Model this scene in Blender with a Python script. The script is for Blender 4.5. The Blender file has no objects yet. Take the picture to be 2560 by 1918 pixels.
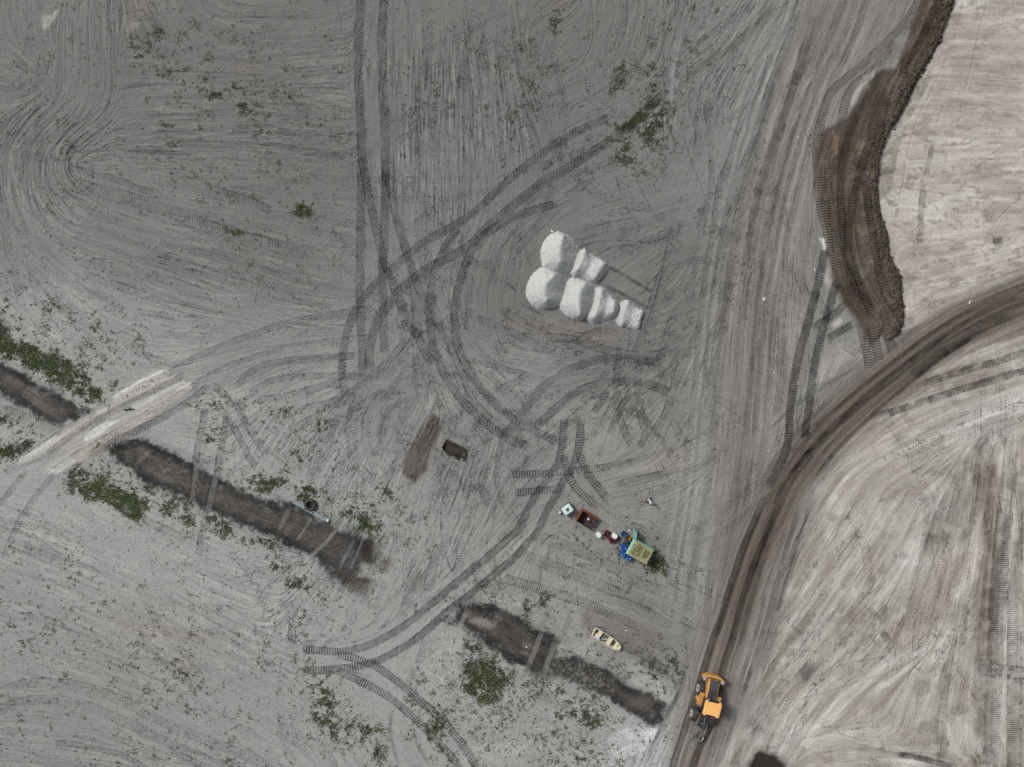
import bpy, bmesh, math, random
import numpy as np
from mathutils import Vector, Matrix

# ------------------------------------------------------------------ camera, sky, sun, exposure
SC = bpy.context.scene
COL = SC.collection
K = 120.0 / 2560.0            # metres for one image pixel (the image is 2560 x 1918 pixels)
CAM_H = 83.333                # flying height of the drone

cam_d = bpy.data.cameras.new('camera')
cam_d.sensor_width = 36.0
cam_d.lens = 25.0
cam_d.clip_end = 5000.0
cam = bpy.data.objects.new('camera', cam_d)
cam.location = (0, 0, CAM_H)
COL.objects.link(cam)
SC.camera = cam

SUN_AZ = math.radians(143)    # where the light comes from, counted from +X towards +Y
SUN_EL = math.radians(46)
world = bpy.data.worlds.new('World')
SC.world = world
world.use_nodes = True
nt = world.node_tree
nt.nodes.clear()
sky = nt.nodes.new('ShaderNodeTexSky')
sky.sky_type = 'NISHITA'
sky.sun_disc = False
sky.sun_elevation = SUN_EL
sky.sun_rotation = math.pi / 2 - SUN_AZ
sky.dust_density = 4.0
hsv = nt.nodes.new('ShaderNodeHueSaturation')      # thin high cloud: a milky sky
hsv.inputs['Saturation'].default_value = 0.30
bg = nt.nodes.new('ShaderNodeBackground')
bg.inputs['Strength'].default_value = 0.06
wo = nt.nodes.new('ShaderNodeOutputWorld')
nt.links.new(sky.outputs[0], hsv.inputs['Color'])
nt.links.new(hsv.outputs[0], bg.inputs['Color'])
nt.links.new(bg.outputs[0], wo.inputs['Surface'])

sun_d = bpy.data.lights.new('sun', 'SUN')
sun_d.energy = 1.5
sun_d.angle = math.radians(10)
sun_d.color = (1.0, 0.975, 0.945)
sun = bpy.data.objects.new('sun', sun_d)
sv = Vector((math.cos(SUN_AZ) * math.cos(SUN_EL), math.sin(SUN_AZ) * math.cos(SUN_EL), math.sin(SUN_EL)))
sun.rotation_euler = (-sv).to_track_quat('-Z', 'Y').to_euler()
sun.location = sv * 60
COL.objects.link(sun)

SC.view_settings.view_transform = 'Standard'
SC.view_settings.look = 'None'
SC.view_settings.exposure = 0.69
SC.view_settings.gamma = 1.0
SC.view_settings.use_curve_mapping = False
SC.render.engine = 'CYCLES'
SC.cycles.max_bounces = 5

LIGHT = 1.137                 # what a white horizontal surface shows under this sky and sun
RNG = np.random.default_rng(7)
random.seed(7)

def lin(c):
    c = c / 255.0
    return c / 12.92 if c <= 0.04045 else ((c + 0.055) / 1.055) ** 2.4
def alb(r, g, b):
    return np.array([lin(r), lin(g), lin(b)], dtype=np.float32) / LIGHT
def colr(r, g, b):
    a = np.clip(alb(r, g, b), 0.004, 0.85)
    return (float(a[0]), float(a[1]), float(a[2]), 1.0)

# ------------------------------------------------------------------ image crops, called sheets (each sheet: origin and scale in image pixels)
_s = 860.0 / 2212.0
IMG_CROPS = {'O': (0, 0, 2560 / 2212.0), 'A': (0, 0, _s), 'B': (850, 0, _s), 'C': (1700, 0, _s),
          'D': (0, 640, _s), 'E': (850, 640, _s), 'F': (1700, 640, _s),
          'G': (0, 1278, _s), 'H': (850, 1278, _s), 'I': (1700, 1278, _s),
          'Z': (1280, 540, 1 / 5.5225), 'Y': (1380, 1220, 1 / 7.363), 'L': (1700, 1660, 1 / 7.893),
          'W': (1460, 1540, 1 / 16.57), 'V': (1080, 1080, 1 / 18.41), 'U': (710, 1230, 1 / 15.8),
          'M': (640, 1000, 640 / 2209.0), 'N': (1130, 1480, 640 / 2212.0), 'Q': (0, 900, 640 / 2209.0)}
def S(sheet, pts):  # sheet: letter of an image crop; returns image pixels
    ox, oy, k = IMG_CROPS[sheet]
    return np.array([(ox + x * k, oy + y * k) for x, y in pts], dtype=np.float64)
def wx(px): return (px - 1280.0) * K
def wy(py): return (959.0 - py) * K
# ------------------------------------------------------------------ the terrain: heights and soil colours worked out on a grid
ST = 2.4
MARG = 96
NX = int((2560 + 2 * MARG) / ST) + 1
NY = int((1918 + 2 * MARG) / ST) + 1
GX = -MARG + np.arange(NX) * ST
GY = -MARG + np.arange(NY) * ST
XX, YY = np.meshgrid(GX.astype(np.float32), GY.astype(np.float32))

def smooth(e0, e1, x):
    t = np.clip((x - e0) / (e1 - e0), 0, 1)
    return t * t * (3 - 2 * t)

def vnoise(cell, seed, shape=(NY, NX), aspect=1.0):
    """smooth value noise, cell in grid steps, about -1..1"""
    r = np.random.default_rng(seed)
    ny, nx = shape
    cy, cx = cell, cell * aspect
    g = r.uniform(-1, 1, (int(ny / cy) + 3, int(nx / cx) + 3)).astype(np.float32)
    y = np.arange(ny) / cy; x = np.arange(nx) / cx
    yi = y.astype(int); xi = x.astype(int)
    fy = (y - yi).astype(np.float32); fx = (x - xi).astype(np.float32)
    fy = fy * fy * (3 - 2 * fy); fx = fx * fx * (3 - 2 * fx)
    a = g[yi][:, xi]; b = g[yi][:, xi + 1]; c = g[yi + 1][:, xi]; d = g[yi + 1][:, xi + 1]
    top = a + (b - a) * fx[None, :]; bot = c + (d - c) * fx[None, :]
    return top + (bot - top) * fy[:, None]
def fbm(cell, seed, octs=4, gain=0.55):
    out = 0; amp = 1; tot = 0
    for o in range(octs):
        out = out + amp * vnoise(max(cell / 2 ** o, 1.0), seed + o * 17)
        tot += amp; amp *= gain
    return out / tot

N_BIG = fbm(120, 1); N_MID = fbm(36, 2); N_SML = fbm(10, 3, 3); N_FINE = fbm(3, 4, 2)
WHITE = RNG.normal(0, 1, (NY, NX)).astype(np.float32)
WARPX = fbm(22, 5) * 14; WARPY = fbm(22, 6) * 14

H = (N_BIG * 0.10 + N_MID * 0.035 + N_SML * 0.015).astype(np.float32)

def sdf(pts, warp=1.0, pad=60):
    """signed distance (inside > 0, image pixels) to a closed outline, on a window of the grid"""
    x0, y0 = pts.min(0) - pad; x1, y1 = pts.max(0) + pad
    i0 = max(0, int((x0 + MARG) / ST)); i1 = min(NX, int((x1 + MARG) / ST) + 2)
    j0 = max(0, int((y0 + MARG) / ST)); j1 = min(NY, int((y1 + MARG) / ST) + 2)
    win = (slice(j0, j1), slice(i0, i1))
    x = XX[win] + WARPX[win] * warp; y = YY[win] + WARPY[win] * warp
    inside = np.zeros(x.shape, bool); d2 = np.full(x.shape, 1e12, np.float32)
    n = len(pts)
    for k in range(n):
        ax, ay = pts[k]; bx, by = pts[(k + 1) % n]
        ex, ey = bx - ax, by - ay
        t = np.clip(((x - ax) * ex + (y - ay) * ey) / max(ex * ex + ey * ey, 1e-9), 0, 1)
        d2 = np.minimum(d2, (x - ax - t * ex) ** 2 + (y - ay - t * ey) ** 2)
        if ay != by:
            cr = ((ay > y) != (by > y)) & (x < (bx - ax) * (y - ay) / (by - ay) + ax)
            inside ^= cr
    d = np.sqrt(d2)
    return win, np.where(inside, d, -d)

def spline(pts, step=4.0):
    pts = np.asarray(pts, float)
    if len(pts) == 2:
        n = max(2, int(np.hypot(*(pts[1] - pts[0])) / step))
        return pts[0] + (pts[1] - pts[0]) * np.linspace(0, 1, n + 1)[:, None]
    p = np.vstack([2 * pts[0] - pts[1], pts, 2 * pts[-1] - pts[-2]])
    out = []
    for i in range(1, len(p) - 2):
        n = max(2, int(np.hypot(*(p[i + 1] - p[i])) / step))
        t = np.linspace(0, 1, n, endpoint=False)[:, None]
        a, b, c, d = p[i - 1], p[i], p[i + 1], p[i + 2]
        out.append(0.5 * (2 * b + (c - a) * t + (2 * a - 5 * b + 4 * c - d) * t * t + (3 * b - a - 3 * c + d) * t ** 3))
    out.append(pts[-1:])
    return np.vstack(out)

def along(pts, reach):
    """window, distance along and signed distance across a smoothed path"""
    q = spline(pts)
    x0, y0 = q.min(0) - reach; x1, y1 = q.max(0) + reach
    i0 = max(0, int((x0 + MARG) / ST)); i1 = min(NX, int((x1 + MARG) / ST) + 2)
    j0 = max(0, int((y0 + MARG) / ST)); j1 = min(NY, int((y1 + MARG) / ST) + 2)
    if i1 <= i0 or j1 <= j0: return None
    D = np.full((j1 - j0, i1 - i0), 1e6, np.float32); Sg = np.full_like(D, 1e6); L = np.zeros_like(D)
    s = 0.0
    for k in range(len(q) - 1):
        a = q[k]; b = q[k + 1]; e = b - a; ln = float(np.hypot(*e))
        if ln < 1e-6: continue
        u = e / ln
        lx, hx = min(a[0], b[0]) - reach, max(a[0], b[0]) + reach
        ly, hy = min(a[1], b[1]) - reach, max(a[1], b[1]) + reach
        p0 = max(i0, int((lx + MARG) / ST)); p1 = min(i1, int((hx + MARG) / ST) + 2)
        r0 = max(j0, int((ly + MARG) / ST)); r1 = min(j1, int((hy + MARG) / ST) + 2)
        if p1 > p0 and r1 > r0:
            x = GX[p0:p1][None, :] - a[0]; y = GY[r0:r1][:, None] - a[1]
            t = x * u[0] + y * u[1]; c = x * u[1] - y * u[0]
            tc = np.clip(t, 0, ln)
            dd = np.hypot(c, t - tc)
            sub = (slice(r0 - j0, r1 - j0), slice(p0 - i0, p1 - i0))
            m = dd < D[sub]
            D[sub] = np.where(m, dd, D[sub])
            Sg[sub] = np.where(m, np.sign(c) * dd, Sg[sub])
            L[sub] = np.where(m, s + tc, L[sub])
        s += ln
    return (slice(j0, j1), slice(i0, i1)), L, Sg, D, s

# -------- soil colours: tones of the sand over the site
TONES = [  # positions in image crop O, colour of the soil as it looks in this light
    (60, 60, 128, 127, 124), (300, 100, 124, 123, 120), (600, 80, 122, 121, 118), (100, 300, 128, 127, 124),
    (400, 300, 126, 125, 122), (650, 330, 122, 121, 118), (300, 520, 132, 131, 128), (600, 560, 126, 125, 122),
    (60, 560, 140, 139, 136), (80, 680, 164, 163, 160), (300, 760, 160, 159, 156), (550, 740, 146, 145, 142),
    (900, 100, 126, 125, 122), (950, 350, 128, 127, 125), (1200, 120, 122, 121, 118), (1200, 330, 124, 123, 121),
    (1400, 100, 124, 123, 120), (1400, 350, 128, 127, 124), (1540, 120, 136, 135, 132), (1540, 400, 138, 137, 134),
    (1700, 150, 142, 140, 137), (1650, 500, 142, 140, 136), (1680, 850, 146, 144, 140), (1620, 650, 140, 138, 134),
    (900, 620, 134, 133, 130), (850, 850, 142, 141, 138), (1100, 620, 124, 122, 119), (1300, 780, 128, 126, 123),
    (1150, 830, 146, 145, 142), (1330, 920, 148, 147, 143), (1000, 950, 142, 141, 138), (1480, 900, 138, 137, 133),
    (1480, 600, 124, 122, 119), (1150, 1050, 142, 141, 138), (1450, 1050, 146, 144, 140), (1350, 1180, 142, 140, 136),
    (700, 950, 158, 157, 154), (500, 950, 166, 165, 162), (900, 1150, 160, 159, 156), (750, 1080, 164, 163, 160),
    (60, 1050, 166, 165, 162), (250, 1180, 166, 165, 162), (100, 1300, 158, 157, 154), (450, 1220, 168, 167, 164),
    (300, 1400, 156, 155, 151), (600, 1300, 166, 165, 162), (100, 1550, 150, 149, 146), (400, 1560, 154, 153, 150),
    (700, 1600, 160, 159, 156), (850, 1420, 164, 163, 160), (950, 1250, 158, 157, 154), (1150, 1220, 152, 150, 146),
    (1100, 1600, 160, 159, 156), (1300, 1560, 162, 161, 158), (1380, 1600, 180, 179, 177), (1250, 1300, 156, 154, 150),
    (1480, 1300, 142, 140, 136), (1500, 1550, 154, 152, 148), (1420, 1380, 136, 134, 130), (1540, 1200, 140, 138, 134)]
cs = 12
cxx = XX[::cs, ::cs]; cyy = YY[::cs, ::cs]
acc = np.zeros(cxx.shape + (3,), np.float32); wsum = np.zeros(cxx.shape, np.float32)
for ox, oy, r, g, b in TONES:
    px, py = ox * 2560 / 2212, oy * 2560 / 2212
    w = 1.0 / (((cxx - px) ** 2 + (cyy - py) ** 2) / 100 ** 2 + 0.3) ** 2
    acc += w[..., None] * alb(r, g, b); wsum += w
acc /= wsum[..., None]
def upsample(a, f):
    y = np.clip(np.arange(NY) / f, 0, a.shape[0] - 1.001); x = np.clip(np.arange(NX) / f, 0, a.shape[1] - 1.001)
    yi = y.astype(int); xi = x.astype(int)
    yj = np.minimum(yi + 1, a.shape[0] - 1); xj = np.minimum(xi + 1, a.shape[1] - 1)
    fy = (y - yi).astype(np.float32); fx = (x - xi).astype(np.float32)
    if a.ndim == 3: fy = fy[:, None, None]; fx = fx[None, :, None]
    else: fy = fy[:, None]; fx = fx[None, :]
    t = a[yi][:, xi] * (1 - fx) + a[yi][:, xj] * fx
    u = a[yj][:, xi] * (1 - fx) + a[yj][:, xj] * fx
    return t * (1 - fy) + u * fy
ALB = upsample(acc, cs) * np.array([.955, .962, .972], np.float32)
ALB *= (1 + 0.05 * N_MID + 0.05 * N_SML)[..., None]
STREAK = np.ones((NY, NX), np.float32)          # how clearly the graded streaks show

REGION = np.zeros((NY, NX), np.int8)
def fill(sheet, pts, rgb, soft=8, warp=1.0, op=1.0, dz=0.0, zsoft=None, rough=0.0, patch=0.0, streak=None, region=None, seed=0):
    p = S(sheet, pts) if sheet else np.asarray(pts, float)
    win, d = sdf(p, warp)
    m = smooth(-soft, soft, d) * op
    if patch: m = m * np.clip(1 - patch + patch * (0.5 + 1.3 * np.roll(N_SML, seed * 37, 1)[win] + 0.9 * N_MID[win]), 0, 1)
    if rgb is not None:
        c = alb(*rgb)
        ALB[win] = ALB[win] * (1 - m[..., None]) + c * m[..., None] * (1 + 0.10 * N_SML[win] + 0.06 * N_MID[win])[..., None]
    if dz:
        zs = zsoft or soft
        mz = smooth(-zs, zs, d)
        H[win] += dz * mz + rough * mz * (N_FINE[win] * 0.7 + N_SML[win])
    if streak is not None:
        STREAK[win] = STREAK[win] * (1 - m) + streak * m
    if region is not None:
        REGION[win] = np.where(d > 0, region, REGION[win])
    return win, d, m

# pale graded pads on the right
BERM_R = list(S('C', [(1765, -250), (1760, 0), (1722, 110), (1680, 220), (1630, 340), (1560, 450), (1500, 560), (1450, 660), (1400, 770), (1330, 880),
          (1290, 990), (1270, 1100), (1260, 1200), (1280, 1330), (1310, 1450), (1330, 1560), (1345, 1640)])) + \
         list(S('F', [(1350, 5), (1400, 120), (1420, 210), (1432, 330), (1424, 430), (1408, 490)]))
PAD_N = np.array(BERM_R + list(S('F', [(1560, 440), (1800, 300), (2000, 210), (2212, 120), (2500, 40)])) + [(2700, -100)])
fill(None, PAD_N, (188, 182, 173), soft=6, warp=0.3, streak=0.55)
PAD_S = np.array(list(S('F', [(2500, 300), (2212, 420), (1900, 560), (1650, 700), (1450, 850), (1250, 1010), (1120, 1150), (1000, 1320), (900, 1480), (850, 1646)])) +
        list(S('I', [(820, 80), (740, 280), (680, 480), (640, 680), (600, 860), (520, 1050), (420, 1250), (330, 1450), (230, 1646), (190, 1900)])) + [(2700, 2050)])
fill(None, PAD_S, (177, 172, 165), soft=10, warp=0.6, streak=0.9)
# brown and grey blotches on the pads
def blotch(poly, rgb, lo, hi, seed, op, cell=26, asp=1.0):
    win, d = sdf(np.asarray(poly, float), 0.5)
    n = vnoise(cell, seed, aspect=asp)[win] * 0.65 + vnoise(cell / 3, seed + 1, aspect=asp)[win] * 0.35
    m = smooth(lo, hi, n) * smooth(0, 20, d) * op
    ALB[win] = ALB[win] * (1 - m[..., None]) + alb(*rgb) * m[..., None]
blotch(PAD_N, (152, 143, 132), 0.0, 0.5, 31, 0.50, 16, 2.6)
blotch(PAD_N, (206, 202, 194), 0.15, 0.5, 33, 0.65, 12, 3.5)
blotch(PAD_N, (140, 131, 120), 0.25, 0.6, 35, 0.5, 9, 1.8)
blotch(PAD_N, (150, 140, 129), 0.3, 0.6, 37, 0.55, 5, 2.2)
blotch(PAD_N, (134, 127, 119), 0.42, 0.62, 39, 0.55, 6, 1.4)
blotch(PAD_S, (150, 142, 134), 0.05, 0.5, 41, 0.4, 34)
blotch(PAD_S, (198, 195, 188), 0.05, 0.45, 43, 0.6, 26)
blotch(PAD_S, (132, 125, 118), 0.25, 0.6, 45, 0.5, 20)
fill('O', [(2060, 20), (2212, 60), (2212, 260), (2100, 280), (1990, 240)], (160, 151, 141), soft=50, op=0.5, warp=2)
for pts, rgb, op in [([(1990, 1200), (2110, 1160), (2140, 1060), (2130, 930), (2060, 1000)], (112, 104, 98), 0.6),
                     ([(1950, 1420), (2040, 1330), (2100, 1180), (2000, 1220), (1900, 1380)], (160, 146, 134), 0.55),
                     ([(1820, 930), (1990, 890), (2060, 950), (1960, 1060), (1850, 1100), (1790, 1060)], (172, 165, 158), 0.6),
                     ([(2080, 880), (2212, 820), (2212, 900), (2110, 980)], (205, 203, 199), 0.6),
                     ([(1630, 1560), (1760, 1480), (1900, 1420), (2000, 1400), (1960, 1460), (1800, 1520), (1690, 1600)], (192, 189, 182), 0.65),
                     ([(2120, 1000), (2165, 1000), (2140, 1657), (2100, 1657)], (112, 101, 93), 0.9),
                     ([(1880, 1190), (1915, 1180), (1900, 1230), (1870, 1260)], (140, 128, 118), 0.5)]:
    fill('O', pts, rgb, soft=22, op=op, warp=1.6, patch=0.5)
fill('O', [(1850, 950), (1930, 900), (2060, 860), (2212, 770), (2300, 740), (2300, 690), (2212, 700), (2060, 780), (1900, 850)], (118, 108, 99), soft=16, op=0.65, patch=0.6)
# haul road: dark, damp, well trodden earth
ROAD_C = np.vstack([S('F', [(2600, 120), (2400, 210), (2212, 285), (1950, 390), (1700, 520), (1480, 680), (1300, 820), (1100, 990), (930, 1150), (800, 1310), (690, 1470), (600, 1646)]),
                    S('I', [(520, 180), (450, 380), (370, 600), (300, 820), (240, 1020), (190, 1250), (120, 1500), (60, 1700), (0, 2000)])])
r = along(ROAD_C, 120)
win, L, Sg, D, tot = r
half = np.interp(L, [0, 400, 800, 1300, 1700, 2100], [66, 66, 64, 58, 48, 48]).astype(np.float32)
dn = Sg + WARPX[win] * 0.5
m = smooth(half + 34 + 16 * N_MID[win], half - 32, np.abs(dn))
cl = vnoise(14, 71)[win] * 0.3 + 0
base_c = alb(98, 88, 80)
edge_c = alb(126, 117, 109)
mix = smooth(0, 1, np.clip(np.abs(dn) / half, 0, 1) ** 2)[..., None]
low = smooth(1150, 1500, L)[..., None]
base_c = base_c * (1 - low) + alb(124, 115, 107) * low
edge_c = edge_c * (1 - low) + alb(134, 128, 122) * low
ALB[win] = ALB[win] * (1 - 0.9 * m[..., None]) + (base_c * (1 - mix) + edge_c * mix) * 0.9 * m[..., None] * (1 + 0.1 * N_SML[win])[..., None]
H[win] += -0.10 * m
REGION[win] = np.where(np.abs(dn) < half, 1, REGION[win])
STREAK[win] = STREAK[win] * (1 - m) + 0.5 * m
# lengthwise dark and light lanes of the haul road
lane = np.random.default_rng(90)
dl = Sg + WARPX[win] * 0.25
def lanes(n, seed):
    t = np.random.default_rng(seed).uniform(-1, 1, n)
    return np.interp(dl, np.linspace(-110, 110, n), t).astype(np.float32)
mw = smooth(half * 2.3 + 16, half * .9, np.abs(dl))
lv = lanes(30, 90) * (0.6 + 0.8 * N_MID[win]) + lanes(70, 91) * (0.5 + 0.9 * np.roll(N_MID, 200, 1)[win])
ALB[win] *= np.clip(1 - 0.30 * mw * lv, .42, 1.5)[..., None]
H[win] += 0.025 * mw * lanes(60, 92)

# older grey road beside it, compacted and smooth
fill('O', [(1990, -60), (1860, 170), (1770, 300), (1755, 500), (1745, 720), (1700, 960), (1640, 1090), (1560, 1250), (1545, 1100), (1550, 900), (1570, 600), (1600, 430), (1680, 200), (1760, -60)], (130, 126, 121), soft=26, op=0.7, streak=0.35)
fill('O', [(1590, 1000), (1650, 980), (1690, 1010), (1640, 1110), (1570, 1260), (1545, 1200)], (118, 112, 106), soft=18, op=0.7, patch=0.5)
fill('O', [(1660, 1230), (1720, 1150), (1790, 1000), (1860, 940), (1780, 1100), (1730, 1300), (1650, 1520), (1600, 1640), (1570, 1657)], (138, 132, 126), soft=14, op=0.7, patch=0.4)
OLD_C = S('O', [(1840, -80), (1800, 40), (1730, 200), (1670, 400), (1630, 600), (1610, 800), (1595, 950), (1580, 1080), (1550, 1260), (1530, 1400)])
win, L, Sg, D, tot = along(OLD_C, 190)
dl = Sg + WARPX[win] * .3
mo_ = smooth(185, 90, np.abs(dl)) * smooth(0, 60, L) * smooth(0, 150, tot - L)
lv = lanes_old = 0
for nn_, sd_, am_ in ((16, 95, .26), (44, 96, .30), (110, 97, .20)):
    tt = np.random.default_rng(sd_).uniform(-1, 1, nn_)
    lv = lv + am_ * np.interp(dl, np.linspace(-190, 190, nn_), tt).astype(np.float32) * np.clip(.7 + .9 * np.roll(N_MID, sd_ * 7, 0)[win], 0, 1.6)
bm_ = REGION[win] == 0
ALB[win] *= np.clip(1 - mo_ * lv * bm_, .6, 1.4)[..., None]
# the same brown earth carried down the old road
for pts, rgb, w, op in [([(700, 900), (650, 780), (600, 960), (540, 1150), (470, 1400), (430, 1640)], (112, 104, 97), 34, 0.55),
                        ([(820, 330), (760, 460), (690, 680), (640, 820), (575, 1000), (520, 1200)], (112, 103, 95), 30, 0.55),
                        ([(1330, 0), (1240, 200), (1180, 330)], (112, 106, 100), 26, 0.5),
                        ([(640, 0), (500, 150), (330, 300), (160, 420), (0, 560)], (122, 119, 115), 44, 0.5),
                        ([(1000, 100), (900, 330), (820, 560)], (126, 120, 114), 30, 0.4)]:
    win, L, Sg, D, tot = along(S('C', pts), 40)
    mm = smooth(w * _s * 1.3, w * _s * 0.3, D) * op * np.clip(0.75 + 0.4 * N_SML[win], 0, 1) * smooth(0, 60, L) * smooth(0, 60, tot - L)
    ALB[win] = ALB[win] * (1 - mm[..., None]) + alb(*rgb) * mm[..., None]
# spread topsoil: a long dark bank, raised, crumbling on its right edge
BERM_L = list(S('F', [(1400, 520), (1340, 560), (1290, 520), (1230, 570), (1180, 540), (1140, 440), (1080, 370), (1020, 280), (985, 170), (955, 60)])) + \
         list(S('C', [(930, 1600), (920, 1520), (880, 1380), (862, 1200), (860, 1000), (890, 860), (970, 820), (1050, 760), (1100, 690), (1180, 570), (1240, 470), (1380, 440), (1420, 330), (1500, 140), (1530, 0), (1560, -250)]))
BERM = np.array(BERM_R + BERM_L)
fill(None, BERM, (88, 79, 71), soft=9, warp=0.8, dz=0.12, zsoft=8, region=2, streak=1.2)
win, d = sdf(BERM, 0.55)
m = smooth(0, 10, d)
# height builds up towards the right edge, then falls in clods
pr = spline(np.array(BERM_R), 6)
rr = along(np.array(BERM_R), 90)
w2, L2, S2, D2, t2 = rr
inb = np.zeros((NY, NX), np.float32); inb[win] = smooth(-2, 6, d)
H[w2] += inb[w2] * 0.48 * smooth(90, 16, D2) * (0.8 + 0.5 * N_SML[w2]) + inb[w2] * smooth(70, 8, D2) * (0.05 * WHITE[w2] + .10 * N_FINE[w2])
ALB[w2] *= (1 - 0.14 * inb[w2] * smooth(46, 6, D2) * (0.7 + 0.5 * N_SML[w2]))[..., None]  # shade of the right-hand face also painted into the soil colour here
bm2 = REGION == 2
ALB[bm2] *= np.clip(1 + .10 * WHITE[bm2] + .22 * N_FINE[bm2], .5, 1.6)[..., None]
blotch(BERM, (116, 105, 93), 0.05, 0.5, 51, 0.55, 14)
rb = along(np.vstack([S('C', [(1680, -200), (1640, 0), (1560, 200), (1440, 420), (1320, 640), (1220, 860), (1120, 1080), (1080, 1300), (1120, 1500), (1160, 1646)]), S('F', [(1200, 200), (1290, 420), (1330, 640)])]), 110)
wb, Lb, Sb, Db, tb = rb
lb = 0
for nn_, sd_, am_ in ((12, 195, .16), (34, 196, .24), (70, 197, .16)):
    lb = lb + am_ * np.interp(Sb + WARPX[wb] * .3, np.linspace(-110, 110, nn_), np.random.default_rng(sd_).uniform(-1, 1, nn_)).astype(np.float32) * np.clip(.8 + .8 * np.roll(N_MID, sd_ * 5, 0)[wb], 0, 1.6)
bmk = (REGION[wb] == 2) * 1.0
ALB[wb] *= np.clip(1 - lb * bmk, .5, 1.5)[..., None]
H[wb] -= .12 * lb * bmk
blotch(BERM, (74, 62, 54), 0.05, 0.5, 53, 0.6, 18)
fill('C', [(1110, 540), (1200, 470), (1260, 440), (1240, 490), (1150, 560), (1090, 690), (1085, 620)], (180, 176, 170), soft=4, op=0.8)
fill('C', [(960, 920), (990, 850), (1010, 880), (985, 990), (960, 1030)], (160, 138, 122), soft=4, op=0.8)
fill('C', [(890, 1540), (915, 1530), (915, 1600), (895, 1600)], (205, 204, 200), soft=3, op=0.9)
fill('F', [(905, 110), (960, 60), (985, 180), (960, 220)], (190, 188, 184), soft=4, op=0.7, patch=0.6)
fill('F', [(980, 440), (1040, 400), (1050, 430), (1000, 460)], (185, 183, 178), soft=3, op=0.8)
# causeway of pale sand over the ditch
fill('D', [(100, 1330), (330, 1180), (620, 990), (850, 850), (1020, 735), (1100, 735), (1110, 770), (1230, 825), (1240, 860), (1040, 990), (800, 1130), (560, 1280), (350, 1400), (310, 1390), (420, 1270), (260, 1290), (150, 1340)], (172, 170, 166), soft=6, warp=0.5, op=0.9, dz=0.22, zsoft=18)
for pts, rgb in [([(110, 1325), (360, 1160), (620, 995), (850, 855), (1030, 735), (1095, 742), (1080, 780), (880, 895), (640, 1030), (400, 1200), (180, 1335)], (188, 186, 182)), ([(330, 1385), (560, 1240), (820, 1080), (1060, 920), (1215, 820), (1240, 850), (1080, 965), (840, 1120), (600, 1270), (370, 1400)], (190, 186, 181)), ([(105, 1330), (360, 1150), (370, 1170), (180, 1310), (120, 1345)], (204, 203, 200)),
                 ([(730, 900), (900, 800), (1040, 735), (1050, 750), (860, 850), (740, 925)], (206, 205, 202)),
                 ([(540, 1170), (650, 1080), (780, 1050), (640, 1160), (560, 1190)], (208, 208, 205)),
                 ([(330, 1380), (470, 1290), (490, 1320), (360, 1400)], (206, 205, 202)),
                 ([(1130, 860), (1225, 815), (1235, 850), (1150, 900)], (204, 202, 198)),
                 ([(840, 960), (1180, 800), (1190, 812), (880, 990)], (196, 195, 191)),
                 ([(460, 1290), (800, 1110), (1050, 950), (1080, 965), (840, 1120), (560, 1300)], (186, 178, 168))]:
    fill('D', pts, rgb, soft=2.6, op=0.95, warp=0.15, patch=0.15)
# drainage swale: dark mud in five reaches
DITCH = [('D', [(-250, 560), (0, 680), (150, 760), (330, 870), (480, 950), (585, 985), (445, 1065), (400, 1100), (340, 1090), (200, 1010), (50, 920), (-250, 760)]),
         ('O', [(238, 972), (270, 950), (310, 948), (420, 1005), (520, 1058), (600, 1090), (640, 1085), (700, 1130), (770, 1165), (806, 1170), (808, 1215), (780, 1225), (795, 1258), (740, 1262), (700, 1220), (640, 1190), (560, 1150), (480, 1115), (400, 1080), (320, 1045), (250, 1000)]),
         ('H', [(730, 690), (790, 615), (880, 600), (1000, 620), (1130, 670), (1200, 710), (1280, 765), (1380, 800), (1380, 880), (1340, 950), (1330, 1040), (1250, 1050), (1200, 990), (1100, 975), (1000, 905), (900, 835), (790, 760)]),
         ('H', [(1330, 975), (1400, 950), (1500, 945), (1600, 970), (1720, 1010), (1800, 1080), (1900, 1140), (2000, 1185), (2095, 1255), (2070, 1330), (2020, 1380), (1900, 1310), (1780, 1240), (1650, 1170), (1500, 1100), (1400, 1040)])]
WN2 = np.random.default_rng(91).normal(0, 1, (NY, NX)).astype(np.float32)
DIRW = lambda win: (np.roll(N_FINE, 91, 0)[win] * 7 + WN2[win] * 2.0 + N_SML[win] * 5)
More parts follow.
